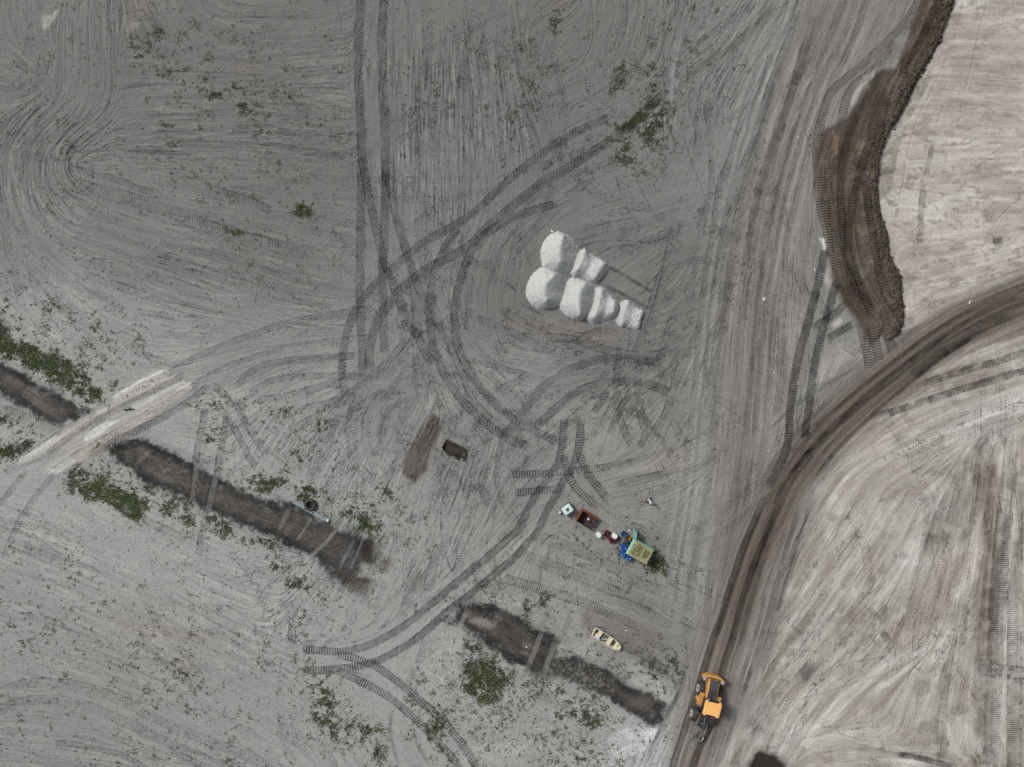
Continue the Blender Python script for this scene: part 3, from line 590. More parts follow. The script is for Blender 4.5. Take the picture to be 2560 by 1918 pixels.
TR = [
 # big twin tyre tracks down the middle of the site
 ('B', 'chev', 56, .17, A_, 24, [(140, -250), (135, 0), (125, 120), (120, 300), (120, 500), (130, 700), (140, 900), (140, 1100), (138, 1300), (133, 1640), (130, 1846), (135, 2046), (145, 2250), (152, 2450)], .2),
 ('B', 'chev', 56, .17, A_, 24, [(290, -250), (285, 0), (275, 150), (270, 350), (275, 550), (285, 750), (295, 950), (300, 1100), (292, 1300), (285, 1500), (278, 1646), (278, 1850), (283, 2100), (290, 2290)], .2),
 ('B', 'chev', 52, .14, A_, 24, [(140, 1000), (165, 1150), (195, 1300), (235, 1480), (285, 1690), (340, 1826), (420, 2026), (520, 2206), (600, 2366)], .25),
 ('B', 'chev', 52, .15, A_, 24, [(300, 1080), (325, 1220), (365, 1400), (405, 1540), (435, 1650), (490, 1810), (560, 1976), (605, 2126)], .2),
 ('B', 'chev', 50, .17, A_, 22, [(1750, 750), (1560, 830), (1420, 905), (1270, 1010), (1120, 1130), (980, 1260), (860, 1370), (720, 1460), (560, 1545), (440, 1640), (330, 1735), (220, 1836), (110, 1976), (50, 2126), (20, 2296), (20, 2446), (45, 2560)], .2),
 ('B', 'chev', 58, .18, A_, 22, [(2100, 580), (1950, 740), (1760, 890), (1620, 985), (1480, 1075), (1330, 1160), (1180, 1270), (1050, 1380), (940, 1470), (850, 1570), (740, 1640), (620, 1700), (520, 1760), (400, 1856), (310, 1960), (240, 2070), (203, 2186), (190, 2290), (200, 2390)], .2),
 ('E', 'chev', 52, .17, A_, 22, [(760, -180), (690, -70), (640, 30), (605, 120), (585, 250), (580, 400), (595, 550), (635, 680), (690, 790), (780, 920), (880, 1025), (980, 1110), (1090, 1180), (1220, 1230)], .2),
 ('E', 'chev', 50, .18, A_, 22, [(1400, -340), (1200, -276), (1040, -206), (920, -126), (840, -20), (790, 100), (752, 250), (740, 400), (752, 550), (790, 670), (860, 790), (940, 890), (1040, 990), (1150, 1070), (1300, 1150), (1400, 1190)], .2),
 ('E', 'chev', 40, .10, .025, 20, [(620, 420), (700, 560), (760, 700), (820, 840), (880, 960), (980, 1060)], .4),
 ('E', 'chev', 52, .15, A_, 20, [(1050, 1180), (1180, 1000), (1300, 850), (1420, 765), (1560, 695), (1700, 662), (1900, 662), (2100, 700)], .2),
 ('E', 'chev', 52, .15, A_, 20, [(1250, 1110), (1400, 970), (1540, 870), (1680, 820), (1850, 810), (2000, 830), (2130, 890)], .2),
 ('E', 'chev', 42, .13, A_, 20, [(1805, 570), (1785, 700), (1778, 850), (1792, 1000), (1830, 1130), (1885, 1240)], .25),
 ('E', 'chev', 42, .12, A_, 20, [(1935, 640), (1922, 760), (1920, 900), (1940, 1050), (1962, 1150), (1920, 1240)], .3),
 ('E', 'chev', 56, .06, .024, 22, [(2180, -250), (2110, 0), (2060, 150), (2020, 280), (1980, 420), (1930, 560), (1890, 650)], .25),
 ('E', 'chev', 44, .20, A_, 18, [(1730, 850), (1685, 930), (1630, 1005)], .2), ('E', 'chev', 44, .16, A_, 18, [(1880, 860), (1820, 960), (1770, 1060), (1730, 1150)], .3),
 ('E', 'chev', 50, .10, .025, 20, [(2190, 700), (2130, 900), (2080, 1040), (1960, 1220)], .4), ('E', 'chev', 50, .10, .025, 20, [(2212, 520), (2080, 620), (1900, 640), (1700, 600), (1500, 540), (1250, 520), (1020, 540)], .4),
 ('E', 'chev', 44, .09, .025, 20, [(860, 400), (960, 430), (1080, 480), (1200, 540), (1340, 620), (1480, 690)], .4), ('E', 'chev', 30, .07, .02, 16, [(820, 670), (960, 700), (1150, 750), (1330, 800)], .3),
 ('E', 'chev', 34, .08, .03, 18, [(835, 180), (830, 300), (815, 480)], .2), ('E', 'chev', 36, .07, .022, 20, [(1690, 460), (1560, 530), (1450, 590)], .3), ('E', 'chev', 36, .06, .022, 20, [(1000, 880), (1080, 830), (1180, 790)], .3),
 ('E', 'smooth', 40, .10, .03, 20, [(620, 880), (400, 940), (300, 1020), (260, 1120), (270, 1230), (310, 1270)], .3), ('E', 'chev', 60, .06, .02, 20, [(640, 640), (480, 780), (330, 860), (220, 960), (170, 1100), (180, 1250), (260, 1420)], .3),
 ('E', 'chev', 60, .07, .02, 20, [(560, 620), (380, 720), (200, 800), (60, 940), (-60, 1080), (-160, 1200)], .3), ('E', 'chev', 50, .08, .02, 20, [(450, 520), (300, 690), (150, 820), (0, 950), (-160, 1040), (-330, 1130)], .3),
 ('E', 'chev', 60, .05, .02, 20, [(100, 900), (70, 1100), (90, 1300), (200, 1450)], .3), ('E', 'chev', 50, .07, .024, 22, [(480, 230), (490, 420), (460, 560), (300, 760)], .4), ('E', 'chev', 46, .06, .02, 22, [(640, 60), (760, 50), (900, 60), (1000, 40)], .4),
 # crawler tracks with cross bars
 ('E', 'cleat', 48, .20, .05, 17, [(1442, 1040), (1436, 1150), (1425, 1250), (1400, 1340), (1335, 1435), (1270, 1520), (1215, 1615), (1150, 1750), (1050, 1850), (930, 1950), (800, 2060), (700, 2140), (600, 2230), (480, 2330), (350, 2420), (220, 2490), (100, 2530), (0, 2545), (-120, 2540), (-250, 2530)], .08),
 ('E', 'cleat', 48, .20, .05, 17, [(1550, 1045), (1545, 1150), (1530, 1260), (1500, 1350), (1440, 1450), (1385, 1545), (1320, 1670), (1270, 1770), (1190, 1870), (1100, 1960), (980, 2060), (880, 2140), (780, 2220), (690, 2290), (600, 2370), (480, 2470), (370, 2540), (250, 2600), (120, 2640), (0, 2655), (-120, 2668), (-255, 2660)], .08),
 ('E', 'cleat', 48, .17, .05, 17, [(1535, 1250), (1560, 1330), (1600, 1410), (1660, 1490), (1725, 1565)], .1), ('E', 'cleat', 46, .15, .05, 17, [(1440, 1270), (1460, 1380), (1510, 1480), (1590, 1560), (1680, 1630)], .15),
 ('E', 'cleat', 46, .16, .05, 17, [(1100, 1405), (1200, 1405), (1300, 1400), (1380, 1392)], .05), ('E', 'cleat', 44, .13, .045, 17, [(1380, 1392), (1500, 1382), (1640, 1368), (1800, 1340), (1900, 1315)], .5),
 ('E', 'cleat', 46, .16, .05, 17, [(1108, 1522), (1230, 1515), (1350, 1505), (1450, 1490)], .1), ('E', 'cleat', 42, .11, .04, 17, [(1760, 1480), (1850, 1450), (1960, 1425), (2090, 1400)], .5), ('E', 'smooth', 40, .09, .03, 17, [(1640, 1365), (1850, 1325), (2000, 1290), (2212, 1215)], .3), ('E', 'smooth', 36, .09, .03, 17, [(1900, 1440), (2100, 1400), (2212, 1385)], .3),
 ('H', 'cleat', 46, .16, .05, 16, [(-30, 925), (100, 950), (230, 1000), (350, 1080), (450, 1160), (550, 1250), (650, 1340), (740, 1440), (810, 1530), (870, 1640), (960, 1850)], .1),
 ('H', 'cleat', 46, .16, .05, 16, [(-30, 1020), (100, 1080), (220, 1140), (320, 1200), (420, 1280), (520, 1370), (620, 1470), (700, 1560), (760, 1640), (860, 1850)], .1),
 ('H', 'smooth', 24, .16, .03, 16, [(345, 1250), (325, 1380), (340, 1500), (380, 1640)], .2), ('H', 'smooth', 22, .15, .03, 16, [(480, 1380), (490, 1480), (530, 1560), (580, 1650)], .2),
 ('F', 'cleat', 52, .26, .055, 18, [(935, -60), (915, 60), (890, 180), (850, 330), (810, 480), (770, 620), (740, 750), (720, 900), (705, 1050), (700, 1180), (670, 1290), (625, 1390), (560, 1500)], .05),
 ('F', 'cleat', 50, .26, .055, 18, [(1010, 160), (985, 240), (955, 360), (920, 470), (890, 600), (865, 720), (842, 850), (830, 980), (815, 1100), (800, 1190)], .05),
 ('F', 'cleat', 46, .22, .05, 18, [(850, 470), (930, 415), (1010, 360), (1080, 290)], .1), ('F', 'cleat', 46, .22, .05, 18, [(940, 540), (1030, 485), (1130, 430)], .1),
 ('F', 'cleat', 60, .45, .04, 17, [(1150, 400), (1185, 520), (1205, 620), (1222, 735)], .15, .03, (100, 92, 85)), ('F', 'cleat', 60, .45, .04, 17, [(1230, 430), (1262, 580), (1290, 700)], .15, .03, (100, 92, 85)), ('F', 'cleat', 60, .45, .04, 17, [(1310, 430), (1350, 550), (1385, 630)], .15, .03, (100, 92, 85)),
 ('F', 'cleat', 44, .22, .045, 15, [(1270, 1030), (1400, 992), (1550, 940), (1700, 892), (1850, 845), (2000, 800), (2250, 730)], .45), ('F', 'cleat', 44, .20, .045, 15, [(1560, 822), (1700, 780), (1850, 732), (2000, 690), (2250, 610)], .4),
 ('F', 'cleat', 24, .12, .035, 13, [(2350, 130), (2212, 185), (2050, 250), (1900, 330), (1700, 450), (1550, 550), (1400, 665), (1250, 785), (1100, 905), (950, 1025), (850, 1110), (760, 1200), (690, 1290)], .15),
 ('F', 'cleat', 24, .12, .035, 13, [(2350, 240), (2212, 300), (1950, 420), (1750, 540), (1600, 640), (1450, 745), (1300, 860), (1150, 980), (1000, 1110), (870, 1230), (760, 1350), (680, 1460), (610, 1600)], .15),
 ('C', 'cleat', 52, .24, .05, 17, [(1600, -150), (1510, 50), (1430, 170), (1340, 260), (1250, 350), (1150, 440), (1050, 520), (970, 600), (925, 720), (890, 860), (880, 1000), (885, 1150), (900, 1300), (935, 1450), (970, 1600), (1010, 1750)], .1, .03, (96, 90, 84)),
 ('C', 'cleat', 50, .22, .05, 17, [(1400, 260), (1320, 360), (1220, 470), (1120, 550), (1065, 650), (1040, 780), (1000, 900), (960, 1020), (950, 1150), (965, 1300), (990, 1450), (1010, 1640)], .1, .03, (96, 90, 84)),
 ('C', 'cleat', 50, .2, .05, 17, [(1670, -120), (1650, 0), (1600, 130), (1530, 280), (1440, 420), (1420, 520)], .1), ('C', 'cleat', 48, .14, .05, 17, [(1200, 570), (1150, 700), (1090, 850), (1050, 1000), (1030, 1150), (1030, 1300), (1045, 1450), (1060, 1640), (1110, 1800), (1180, 1960)], .1),
 ('C', 'cleat', 48, .14, .05, 17, [(1290, 600), (1240, 780), (1200, 950), (1150, 1100), (1120, 1250), (1085, 1450), (1080, 1640), (1160, 1840), (1240, 2060)], .1), ('C', 'cleat', 46, .12, .05, 17, [(1180, 1150), (1200, 1350), (1225, 1500), (1260, 1700), (1330, 1950)], .2), ('C', 'cleat', 44, .1, .045, 17, [(1330, 620), (1280, 820), (1240, 1000)], .4),
 ('C', 'cleat', 100, .16, .03, 15, [(1585, 450), (1535, 560), (1470, 680), (1415, 800), (1368, 930), (1340, 1060), (1318, 1180), (1305, 1300)], .55),
 ('C', 'cleat', 40, .16, .03, 15, [(1570, 1180), (1555, 1320), (1548, 1450), (1545, 1580)], .4), ('C', 'cleat', 30, .20, .03, 15, [(1630, 890), (1610, 1000), (1580, 1130)], .4), ('C', 'cleat', 60, .3, .04, 14, [(2035, 1510), (2050, 1590)], .0),
 ('I', 'cleat', 110, .14, .035, 13, [(2090, -30), (2060, 300), (2045, 600), (2030, 1000), (2010, 1400), (2000, 1850)], .35), ('I', 'cleat', 90, .12, .03, 13, [(2170, 150), (2150, 500), (2150, 900), (2150, 1300), (2150, 1850)], .5), ('I', 'cleat', 100, .06, .03, 13, [(2240, -50), (2250, 600), (2240, 1800)], .5),
 ('I', 'zig', 110, .10, .016, 17, [(1900, 980), (2050, 1030), (2212, 1060), (2400, 1100)], .3), ('I', 'cleat', 90, .24, .05, 16, [(870, 960), (820, 1030), (750, 1100)], .1), ('I', 'cleat', 60, .12, .04, 15, [(860, 640), (800, 730), (740, 800)], .4), ('I', 'cleat', 50, .14, .04, 15, [(1250, 400), (1200, 510)], .2), ('I', 'cleat', 40, .3, .04, 15, [(1290, 760), (1350, 850)], .3),
 ('I', 'cleat', 60, .08, .035, 16, [(1540, 500), (1480, 640), (1420, 780), (1340, 900)], .5), ('I', 'chev', 60, .1, .03, 18, [(620, 1300), (520, 1400), (430, 1520), (340, 1660)], .4), ('I', 'chev', 70, .08, .03, 18, [(700, 1080), (560, 1250), (450, 1400)], .4), ('I', 'cleat', 36, .3, .03, 14, [(1400, 1560), (1550, 1590), (1760, 1650)], .2),
 # wheel ruts of the loader on the haul road
 ('I', 'smooth', 50, .36, .04, 20, [(560, -120), (470, 100), (400, 270), (320, 520), (270, 690), (210, 850), (165, 1000), (130, 1110), (60, 1330), (0, 1500), (-40, 1640), (-80, 1850)], .15, .07),
 ('I', 'smooth', 50, .36, .04, 20, [(690, -120), (600, 60), (500, 300), (430, 500), (390, 630), (340, 830), (290, 980), (260, 1110), (230, 1300), (150, 1480), (90, 1640), (40, 1850)], .15, .07),
 ('I', 'smooth', 44, .20, .03, 20, [(620, 40), (560, 200), (500, 420), (440, 640), (380, 900)], .4), ('I', 'smooth', 36, .18, .03, 20, [(780, -60), (700, 200), (640, 420), (560, 700), (480, 960), (400, 1200)], .4), ('I', 'smooth', 22, .22, .03, 20, [(840, -40), (760, 200), (690, 420), (620, 680)], .4), ('I', 'smooth', 26, .2, .03, 20, [(470, 980), (400, 1200), (330, 1420), (250, 1660)], .4), ('I', 'smooth', 60, .16, .03, 20, [(380, 1000), (320, 1200), (250, 1420), (170, 1660)], .4), ('I', 'smooth', 30, .18, .03, 20, [(700, 100), (620, 300), (560, 500), (500, 750), (420, 1000), (350, 1250), (270, 1500), (230, 1700)], .4), ('I', 'smooth', 26, .10, .03, 20, [(560, 300), (500, 520), (440, 720), (380, 900)], .4), ('I', 'chev', 60, .09, .02, 18, [(780, 150), (720, 330), (650, 560), (590, 800), (500, 1050)], .4),
 ('I', 'smooth', 40, .10, .03, 20, [(60, 900), (20, 1100), (-60, 1300), (-160, 1500), (-240, 1650)], .4), ('I', 'smooth', 30, .12, .03, 20, [(30, 1000), (20, 1130), (-60, 1270), (-190, 1440)], .3),
 ('F', 'smooth', 60, .30, .04, 20, [(2212, 360), (2000, 440), (1800, 560), (1600, 690), (1420, 830)], .35), ('F', 'smooth', 34, .32, .04, 20, [(2212, 255), (2050, 310), (1850, 420), (1650, 560), (1450, 700), (1250, 860), (1050, 1040), (860, 1230), (700, 1420)], .35), ('F', 'smooth', 30, .28, .03, 20, [(1900, 520), (1700, 640), (1540, 770), (1380, 900), (1200, 1060), (1000, 1260), (860, 1450)], .35),
 ('F', 'smooth', 70, .16, .03, 20, [(900, 1200), (780, 1330), (680, 1480), (560, 1646)], .5), ('F', 'smooth', 40, .14, .03, 20, [(1020, 880), (900, 1000), (760, 1150), (640, 1280), (540, 1450)], .5), ('F', 'smooth', 24, .14, .03, 20, [(1180, 690), (1000, 800), (860, 890), (700, 1000), (560, 1140)], .5),
 # tyre tracks coming in from the left over the causeway
 ('D', 'chev', 40, .06, .026, 20, [(40, 1390), (120, 1330), (350, 1165), (600, 1005), (800, 900), (950, 820), (1100, 750), (1250, 660), (1400, 590), (1600, 515), (1800, 445), (2000, 400), (2212, 365), (2400, 330)], .25), ('D', 'chev', 36, .05, .026, 20, [(340, 1390), (500, 1275), (700, 1165), (900, 1045), (1080, 940), (1230, 845), (1400, 740), (1550, 680), (1750, 615), (1950, 570), (2212, 540), (2400, 520)], .25),
 ('D', 'chev', 46, .13, .035, 20, [(560, 1290), (800, 1165), (1000, 1065), (1200, 950), (1350, 830)], .2), ('D', 'chev', 44, .12, .03, 20, [(300, 1290), (500, 1130), (700, 1020), (900, 920), (1080, 830), (1200, 760)], .25),
 ('D', 'chev', 44, .11, .03, 20, [(1515, 850), (1590, 765), (1700, 705), (1850, 675), (2050, 662), (2300, 640)], .2), ('D', 'chev', 40, .08, .03, 20, [(1605, 905), (1680, 835), (1780, 795), (1950, 775), (2212, 770), (2400, 790)], .25), ('D', 'chev', 46, .08, .025, 20, [(1640, 930), (1800, 910), (2000, 860), (2212, 810)], .3), ('D', 'chev', 60, .08, .025, 20, [(1700, 1030), (1900, 1000), (2100, 960), (2300, 900)], .3),
 ('D', 'chev', 44, .13, .03, 20, [(1330, 960), (1295, 1130), (1265, 1290), (1250, 1400), (1235, 1640)], .25), ('D', 'chev', 44, .13, .03, 20, [(1460, 1040), (1430, 1200), (1405, 1350), (1360, 1500), (1330, 1640), (1300, 1800), (1275, 1940)], .25), ('D', 'chev', 40, .10, .025, 18, [(1500, 920), (1560, 1030), (1650, 1180), (1720, 1290)], .3), ('D', 'chev', 40, .10, .025, 18, [(1440, 1000), (1530, 1150), (1600, 1290), (1665, 1390)], .3), ('D', 'chev', 44, .08, .025, 18, [(1360, 820), (1450, 900), (1500, 980)], .3),
 ('D', 'chev', 36, .08, .03, 18, [(360, 1400), (250, 1520), (160, 1650), (90, 1780), (20, 1950)], .3), ('D', 'chev', 32, .06, .03, 18, [(180, 1370), (60, 1520), (-40, 1640)], .3), ('D', 'chev', 70, .08, .03, 18, [(0, 980), (140, 1040), (260, 1090)], .4),
 ('G', 'chev', 60, .04, .025, 17, [(-200, 1280), (0, 1170), (150, 1112), (350, 1105), (550, 1135), (750, 1205), (950, 1305), (1150, 1400), (1350, 1480), (1550, 1560), (1850, 1680)], .3), ('G', 'chev', 60, .05, .025, 17, [(-200, 1360), (0, 1280), (150, 1225), (350, 1215), (550, 1250), (700, 1310), (850, 1380), (1050, 1475), (1250, 1560), (1500, 1680)], .3),
 ('G', 'chev', 40, .09, .025, 17, [(340, 1490), (550, 1510), (700, 1545), (850, 1600), (980, 1690)], .2), ('G', 'smooth', 14, .12, .03, 17, [(520, 1610), (680, 1640), (800, 1690)], .3),
 ('A', 'chev', 40, .06, .022, 17, [(1480, 830), (1700, 830), (1900, 862), (2212, 905)], .3), ('A', 'chev', 44, .07, .022, 17, [(1400, 925), (1750, 940), (2000, 980), (2212, 1015)], .3), ('A', 'chev', 40, .09, .025, 17, [(430, 1080), (700, 1140), (900, 1215), (1010, 1245)], .3), ('A', 'chev', 90, .06, .025, 17, [(460, 1190), (800, 1270), (1100, 1370), (1400, 1480), (1700, 1570), (2050, 1640)], .4), ('A', 'chev', 50, .10, .028, 17, [(1380, 1225), (1600, 1290), (1760, 1365)], .3), ('A', 'chev', 60, .06, .025, 17, [(1700, 1380), (1900, 1400), (2212, 1420)], .4), ('A', 'smooth', 36, .14, .03, 17, [(740, 575), (850, 550), (980, 525)], .2), ('A', 'smooth', 30, .14, .03, 17, [(1355, 700), (1385, 790)], .2), ('A', 'smooth', 24, .12, .03, 17, [(1720, 830), (1650, 875), (1600, 905)], .2), ('A', 'smooth', 36, .10, .03, 17, [(1700, 760), (1730, 850)], .3),
 # sand dragged over the ditch by wheels and teeth
 ('M', 'chev', 34, .34, .02, 18, [(720, 1090), (600, 1230), (460, 1360)], .4, .0, (156, 155, 152)), ('M', 'smooth', 40, .34, .02, 18, [(300, 900), (250, 1010), (190, 1130)], .6, .0, (150, 149, 146)), ('M', 'chev', 30, .3, .02, 18, [(480, 1010), (420, 1110), (350, 1220)], .5, .0, (146, 144, 140)), ('M', 'smooth', 24, .3, .02, 18, [(860, 1190), (780, 1330), (700, 1500)], .5, .0, (158, 157, 154)), ('M', 'smooth', 20, .3, .02, 18, [(930, 1180), (870, 1330), (800, 1480)], .5, .0, (158, 157, 154)),
 ('D', 'chev', 40, .30, .02, 18, [(1262, 1330), (1245, 1480), (1230, 1620)], .4, .0, (140, 138, 135)), ('D', 'chev', 40, .30, .02, 18, [(1400, 1360), (1365, 1500), (1330, 1660)], .4, .0, (140, 138, 135)), ('D', 'chev', 60, .22, .02, 18, [(120, 860), (260, 960), (400, 1040)], .5, .0, (128, 122, 116)), ('D', 'smooth', 30, .3, .02, 18, [(980, 1230), (900, 1320), (840, 1400)], .7, .0, (140, 138, 135)),
 ('H', 'smooth', 34, .38, .02, 18, [(1310, 740), (1260, 880), (1190, 1040)], .4, .0, (150, 148, 145)), ('H', 'smooth', 34, .38, .02, 18, [(1400, 800), (1345, 950), (1290, 1120)], .4, .0, (150, 148, 145)), ('H', 'smooth', 30, .3, .02, 18, [(830, 600), (790, 700), (740, 800)], .4, .0, (150, 148, 145)), ('H', 'cleat', 60, .25, .03, 15, [(1000, 640), (1120, 720), (1220, 800)], .4, .0, (96, 93, 90)),
 # compacted lanes of the old grey road
 ('C', 'chev', 46, .12, .022, 16, [(850, -200), (780, 0), (700, 250), (640, 400), (560, 620), (500, 850), (400, 1100), (330, 1400), (270, 1646), (240, 1850)], .3), ('C', 'chev', 50, .12, .022, 16, [(900, 80), (790, 350), (720, 600), (650, 780), (580, 1000), (500, 1250), (460, 1500), (420, 1700)], .3), ('C', 'chev', 50, .08, .022, 16, [(960, 0), (880, 180), (820, 350), (760, 540)], .4), ('C', 'cleat', 44, .07, .018, 13, [(860, 100), (800, 330), (740, 560)], .4), ('C', 'chev', 40, .08, .022, 16, [(600, 340), (480, 620), (400, 850), (280, 1130), (220, 1400)], .4), ('C', 'chev', 44, .09, .022, 16, [(1200, 0), (1110, 280), (1040, 430)], .4), ('C', 'smooth', 40, .10, .022, 16, [(640, 0), (500, 160), (330, 310), (160, 430), (0, 570), (-150, 650)], .3), ('C', 'chev', 60, .07, .022, 16, [(500, 0), (330, 130), (150, 270), (0, 390)], .4),
 ('C', 'smooth', 12, .12, .02, 16, [(780, 960), (700, 1200), (650, 1420), (620, 1646)], .3), ('C', 'smooth', 12, .14, .02, 16, [(0, 820), (100, 1100), (190, 1330), (280, 1540)], .3), ('C', 'chev', 40, .08, .02, 16, [(170, 640), (200, 900), (200, 1200), (120, 1500)], .4), ('C', 'chev', 40, .08, .02, 16, [(60, 650), (120, 900), (40, 1200)], .4),
 ('F', 'chev', 60, .06, .02, 15, [(320, -20), (290, 200), (260, 420), (230, 650), (200, 900)], .4), ('F', 'cleat', 46, .06, .02, 14, [(560, 60), (540, 350), (520, 650), (500, 900), (490, 1150)], .45), ('F', 'cleat', 46, .07, .02, 14, [(690, 20), (660, 300), (650, 600), (640, 850), (620, 1050)], .45), ('F', 'smooth', 14, .14, .02, 14, [(520, 330), (490, 600), (465, 850), (450, 1100), (440, 1250)], .3), ('F', 'smooth', 12, .10, .02, 14, [(420, 60), (370, 280), (330, 560), (320, 740)], .3), ('F', 'smooth', 30, .10, .02, 14, [(620, 100), (590, 400), (580, 700), (590, 900)], .5), ('F', 'chev', 40, .10, .02, 14, [(150, 400), (80, 560), (30, 660)], .3), ('F', 'chev', 50, .07, .02, 14, [(230, 460), (180, 640), (200, 840), (160, 1060)], .4),
 ('F', 'chev', 50, .06, .022, 15, [(750, 80), (790, 200), (830, 300)], .3), ('F', 'chev', 50, .06, .022, 15, [(860, 200), (910, 330), (960, 400)], .3), ('F', 'chev', 44, .06, .022, 15, [(1040, 560), (1100, 610), (1170, 640)], .3),
 # yard around the gravel and the sheds
 ('Z', 'chev', 130, .05, .025, 40, [(800, 420), (1100, 330), (1450, 260), (1800, 240)], .4), ('Z', 'chev', 130, .06, .025, 40, [(920, 480), (1200, 420), (1500, 400), (1900, 430)], .4), ('Z', 'chev', 130, .05, .025, 40, [(900, 300), (1200, 190), (1500, 110), (1800, 80)], .4), ('Z', 'chev', 130, .03, .024, 40, [(2209, 350), (2150, 700), (2080, 1000), (1950, 1400), (1840, 1657)], .3), ('Z', 'chev', 90, .06, .025, 36, [(400, 100), (200, 350), (50, 600)], .5),
 ('H', 'chev', 70, .07, .024, 17, [(1280, 170), (1500, 240), (1700, 330), (1900, 450), (2100, 520)], .3), ('H', 'chev', 70, .07, .024, 17, [(1180, 280), (1400, 370), (1600, 440), (1800, 540), (2050, 640)], .3), ('H', 'cleat', 60, .08, .026, 14, [(1050, 430), (1250, 490), (1450, 550), (1650, 620), (1800, 680)], .3), ('H', 'cleat', 70, .05, .03, 14, [(850, 290), (900, 420), (1000, 560)], .4), ('H', 'chev', 60, .05, .024, 17, [(1500, 600), (1700, 560), (1950, 640), (2150, 760)], .4), ('H', 'cleat', 60, .08, .03, 12, [(1810, 860), (1950, 920), (2080, 1010)], .2), ('H', 'cleat', 150, .10, .03, 11, [(900, 640), (1050, 720), (1200, 800)], .2),
 ('H', 'smooth', 44, .10, .03, 17, [(1370, 560), (1300, 760), (1230, 940), (1170, 1100)], .3), ('H', 'smooth', 44, .12, .03, 17, [(1520, 620), (1440, 780), (1370, 900), (1320, 1060), (1270, 1200), (1240, 1320)], .3), ('H', 'cleat', 70, .07, .03, 16, [(500, 300), (460, 480), (420, 650)], .3), ('H', 'cleat', 60, .08, .03, 16, [(640, 200), (600, 350), (560, 520)], .3), ('H', 'cleat', 60, .06, .03, 16, [(760, 160), (780, 300), (740, 420)], .3), ('H', 'cleat', 70, .05, .03, 15, [(700, 880), (690, 1000), (720, 1150)], .3), ('H', 'chev', 50, .06, .024, 17, [(560, 780), (520, 950), (440, 1100)], .3), ('H', 'smooth', 40, .08, .02, 17, [(1750, 1560), (1830, 1500), (1930, 1470)], .3), ('H', 'smooth', 20, .14, .03, 17, [(2190, 1150), (2100, 1300), (2040, 1450), (1960, 1560)], .2), ('H', 'smooth', 14, .14, .03, 17, [(2212, 1060), (2160, 1220), (2080, 1380), (2000, 1520)], .2),
 ('E', 'cleat', 50, .08, .04, 16, [(960, 1330), (920, 1430), (930, 1540), (980, 1620)], .2), ('E', 'cleat', 44, .07, .04, 15, [(730, 1370), (690, 1450), (640, 1540)], .2), ('E', 'cleat', 44, .07, .04, 15, [(840, 1380), (820, 1480), (800, 1580)], .3), ('E', 'cleat', 40, .07, .035, 15, [(900, 1250), (870, 1340), (850, 1440)], .3), ('E', 'chev', 36, .1, .03, 18, [(1075, 1090), (1035, 1230), (1010, 1380), (1020, 1500), (1050, 1600)], .3), ('E', 'chev', 40, .06, .025, 16, [(850, 1040), (900, 1130), (960, 1220)], .3),
]
def flow_path(px, py, n, step=6.0, sgn=1):
    out = [(px, py)]; last = None
    for k in range(n):
        i = int(min(max((px + MARG) / ST, 0), NX - 1)); j = int(min(max((py + MARG) / ST, 0), NY - 1))
        vx, vy = float(VX[j, i]) * sgn, float(VY[j, i]) * sgn
        if last and vx * last[0] + vy * last[1] < 0: vx, vy = -vx, -vy
        last = (vx, vy); px += vx * step; py += vy * step
        out.append((px, py))
    return np.array(out)
rt = random.Random(11)
def wander(px, py, n, turn, step=8.0):
    """a driven line: starts along the grain, then keeps a steady slight turn"""
    i = int(min(max((px + MARG) / ST, 0), NX - 1)); j = int(min(max((py + MARG) / ST, 0), NY - 1))
    a = float(ANG[j, i]) + rt.choice((0, math.pi)) + rt.gauss(0, turn)
    k = rt.gauss(0, .02); out = [(px, py)]
    for t in range(n):
        a += k; px += math.cos(a) * step; py += math.sin(a) * step
        out.append((px, py))
    return np.array(out)
ZONES = [((800, 620, 1550, 1080), 110, 'chev', .2), ((560, 820, 1130, 1350), 130, 'chev', .3), ((1060, 420, 1560, 700), 26, 'chev', .08), ((1640, 900, 2212, 1657), 110, 'chev', .25), ((1060, 1120, 1540, 1450), 40, 'chev', .3), ((1060, 1120, 1540, 1450), 12, 'cleat', .2),
         ((60, 420, 760, 760), 24, 'chev', .1), ((1460, 20, 1780, 1000), 70, 'chev', .1), ((760, 1050, 1150, 1350), 12, 'cleat', .2), ((60, 1150, 760, 1650), 16, 'chev', .15), ((1200, 40, 1560, 400), 20, 'chev', .2), ((1790, 250, 1930, 720), 34, 'cleat', .05), ((1850, 60, 1990, 300), 14, 'cleat', .05), ((0, 790, 170, 890), 10, 'chev', .3), ((270, 970, 780, 1210), 34, 'chev', .35), ((1010, 1330, 1180, 1420), 16, 'cleat', .3)]
AUTO = []
for (x0, y0, x1, y1), n, kind, turn in ZONES:
    for k in range(n):
        p = S('O', [(rt.uniform(x0, x1), rt.uniform(y0, y1))])[0]
        q = wander(p[0], p[1], rt.randint(8, 34), turn)
        AUTO.append((q[::3] if len(q) > 9 else q, kind, rt.uniform(13, 21), rt.uniform(0, .05), rt.uniform(.016, .03), rt.uniform(6.8, 9.0)))
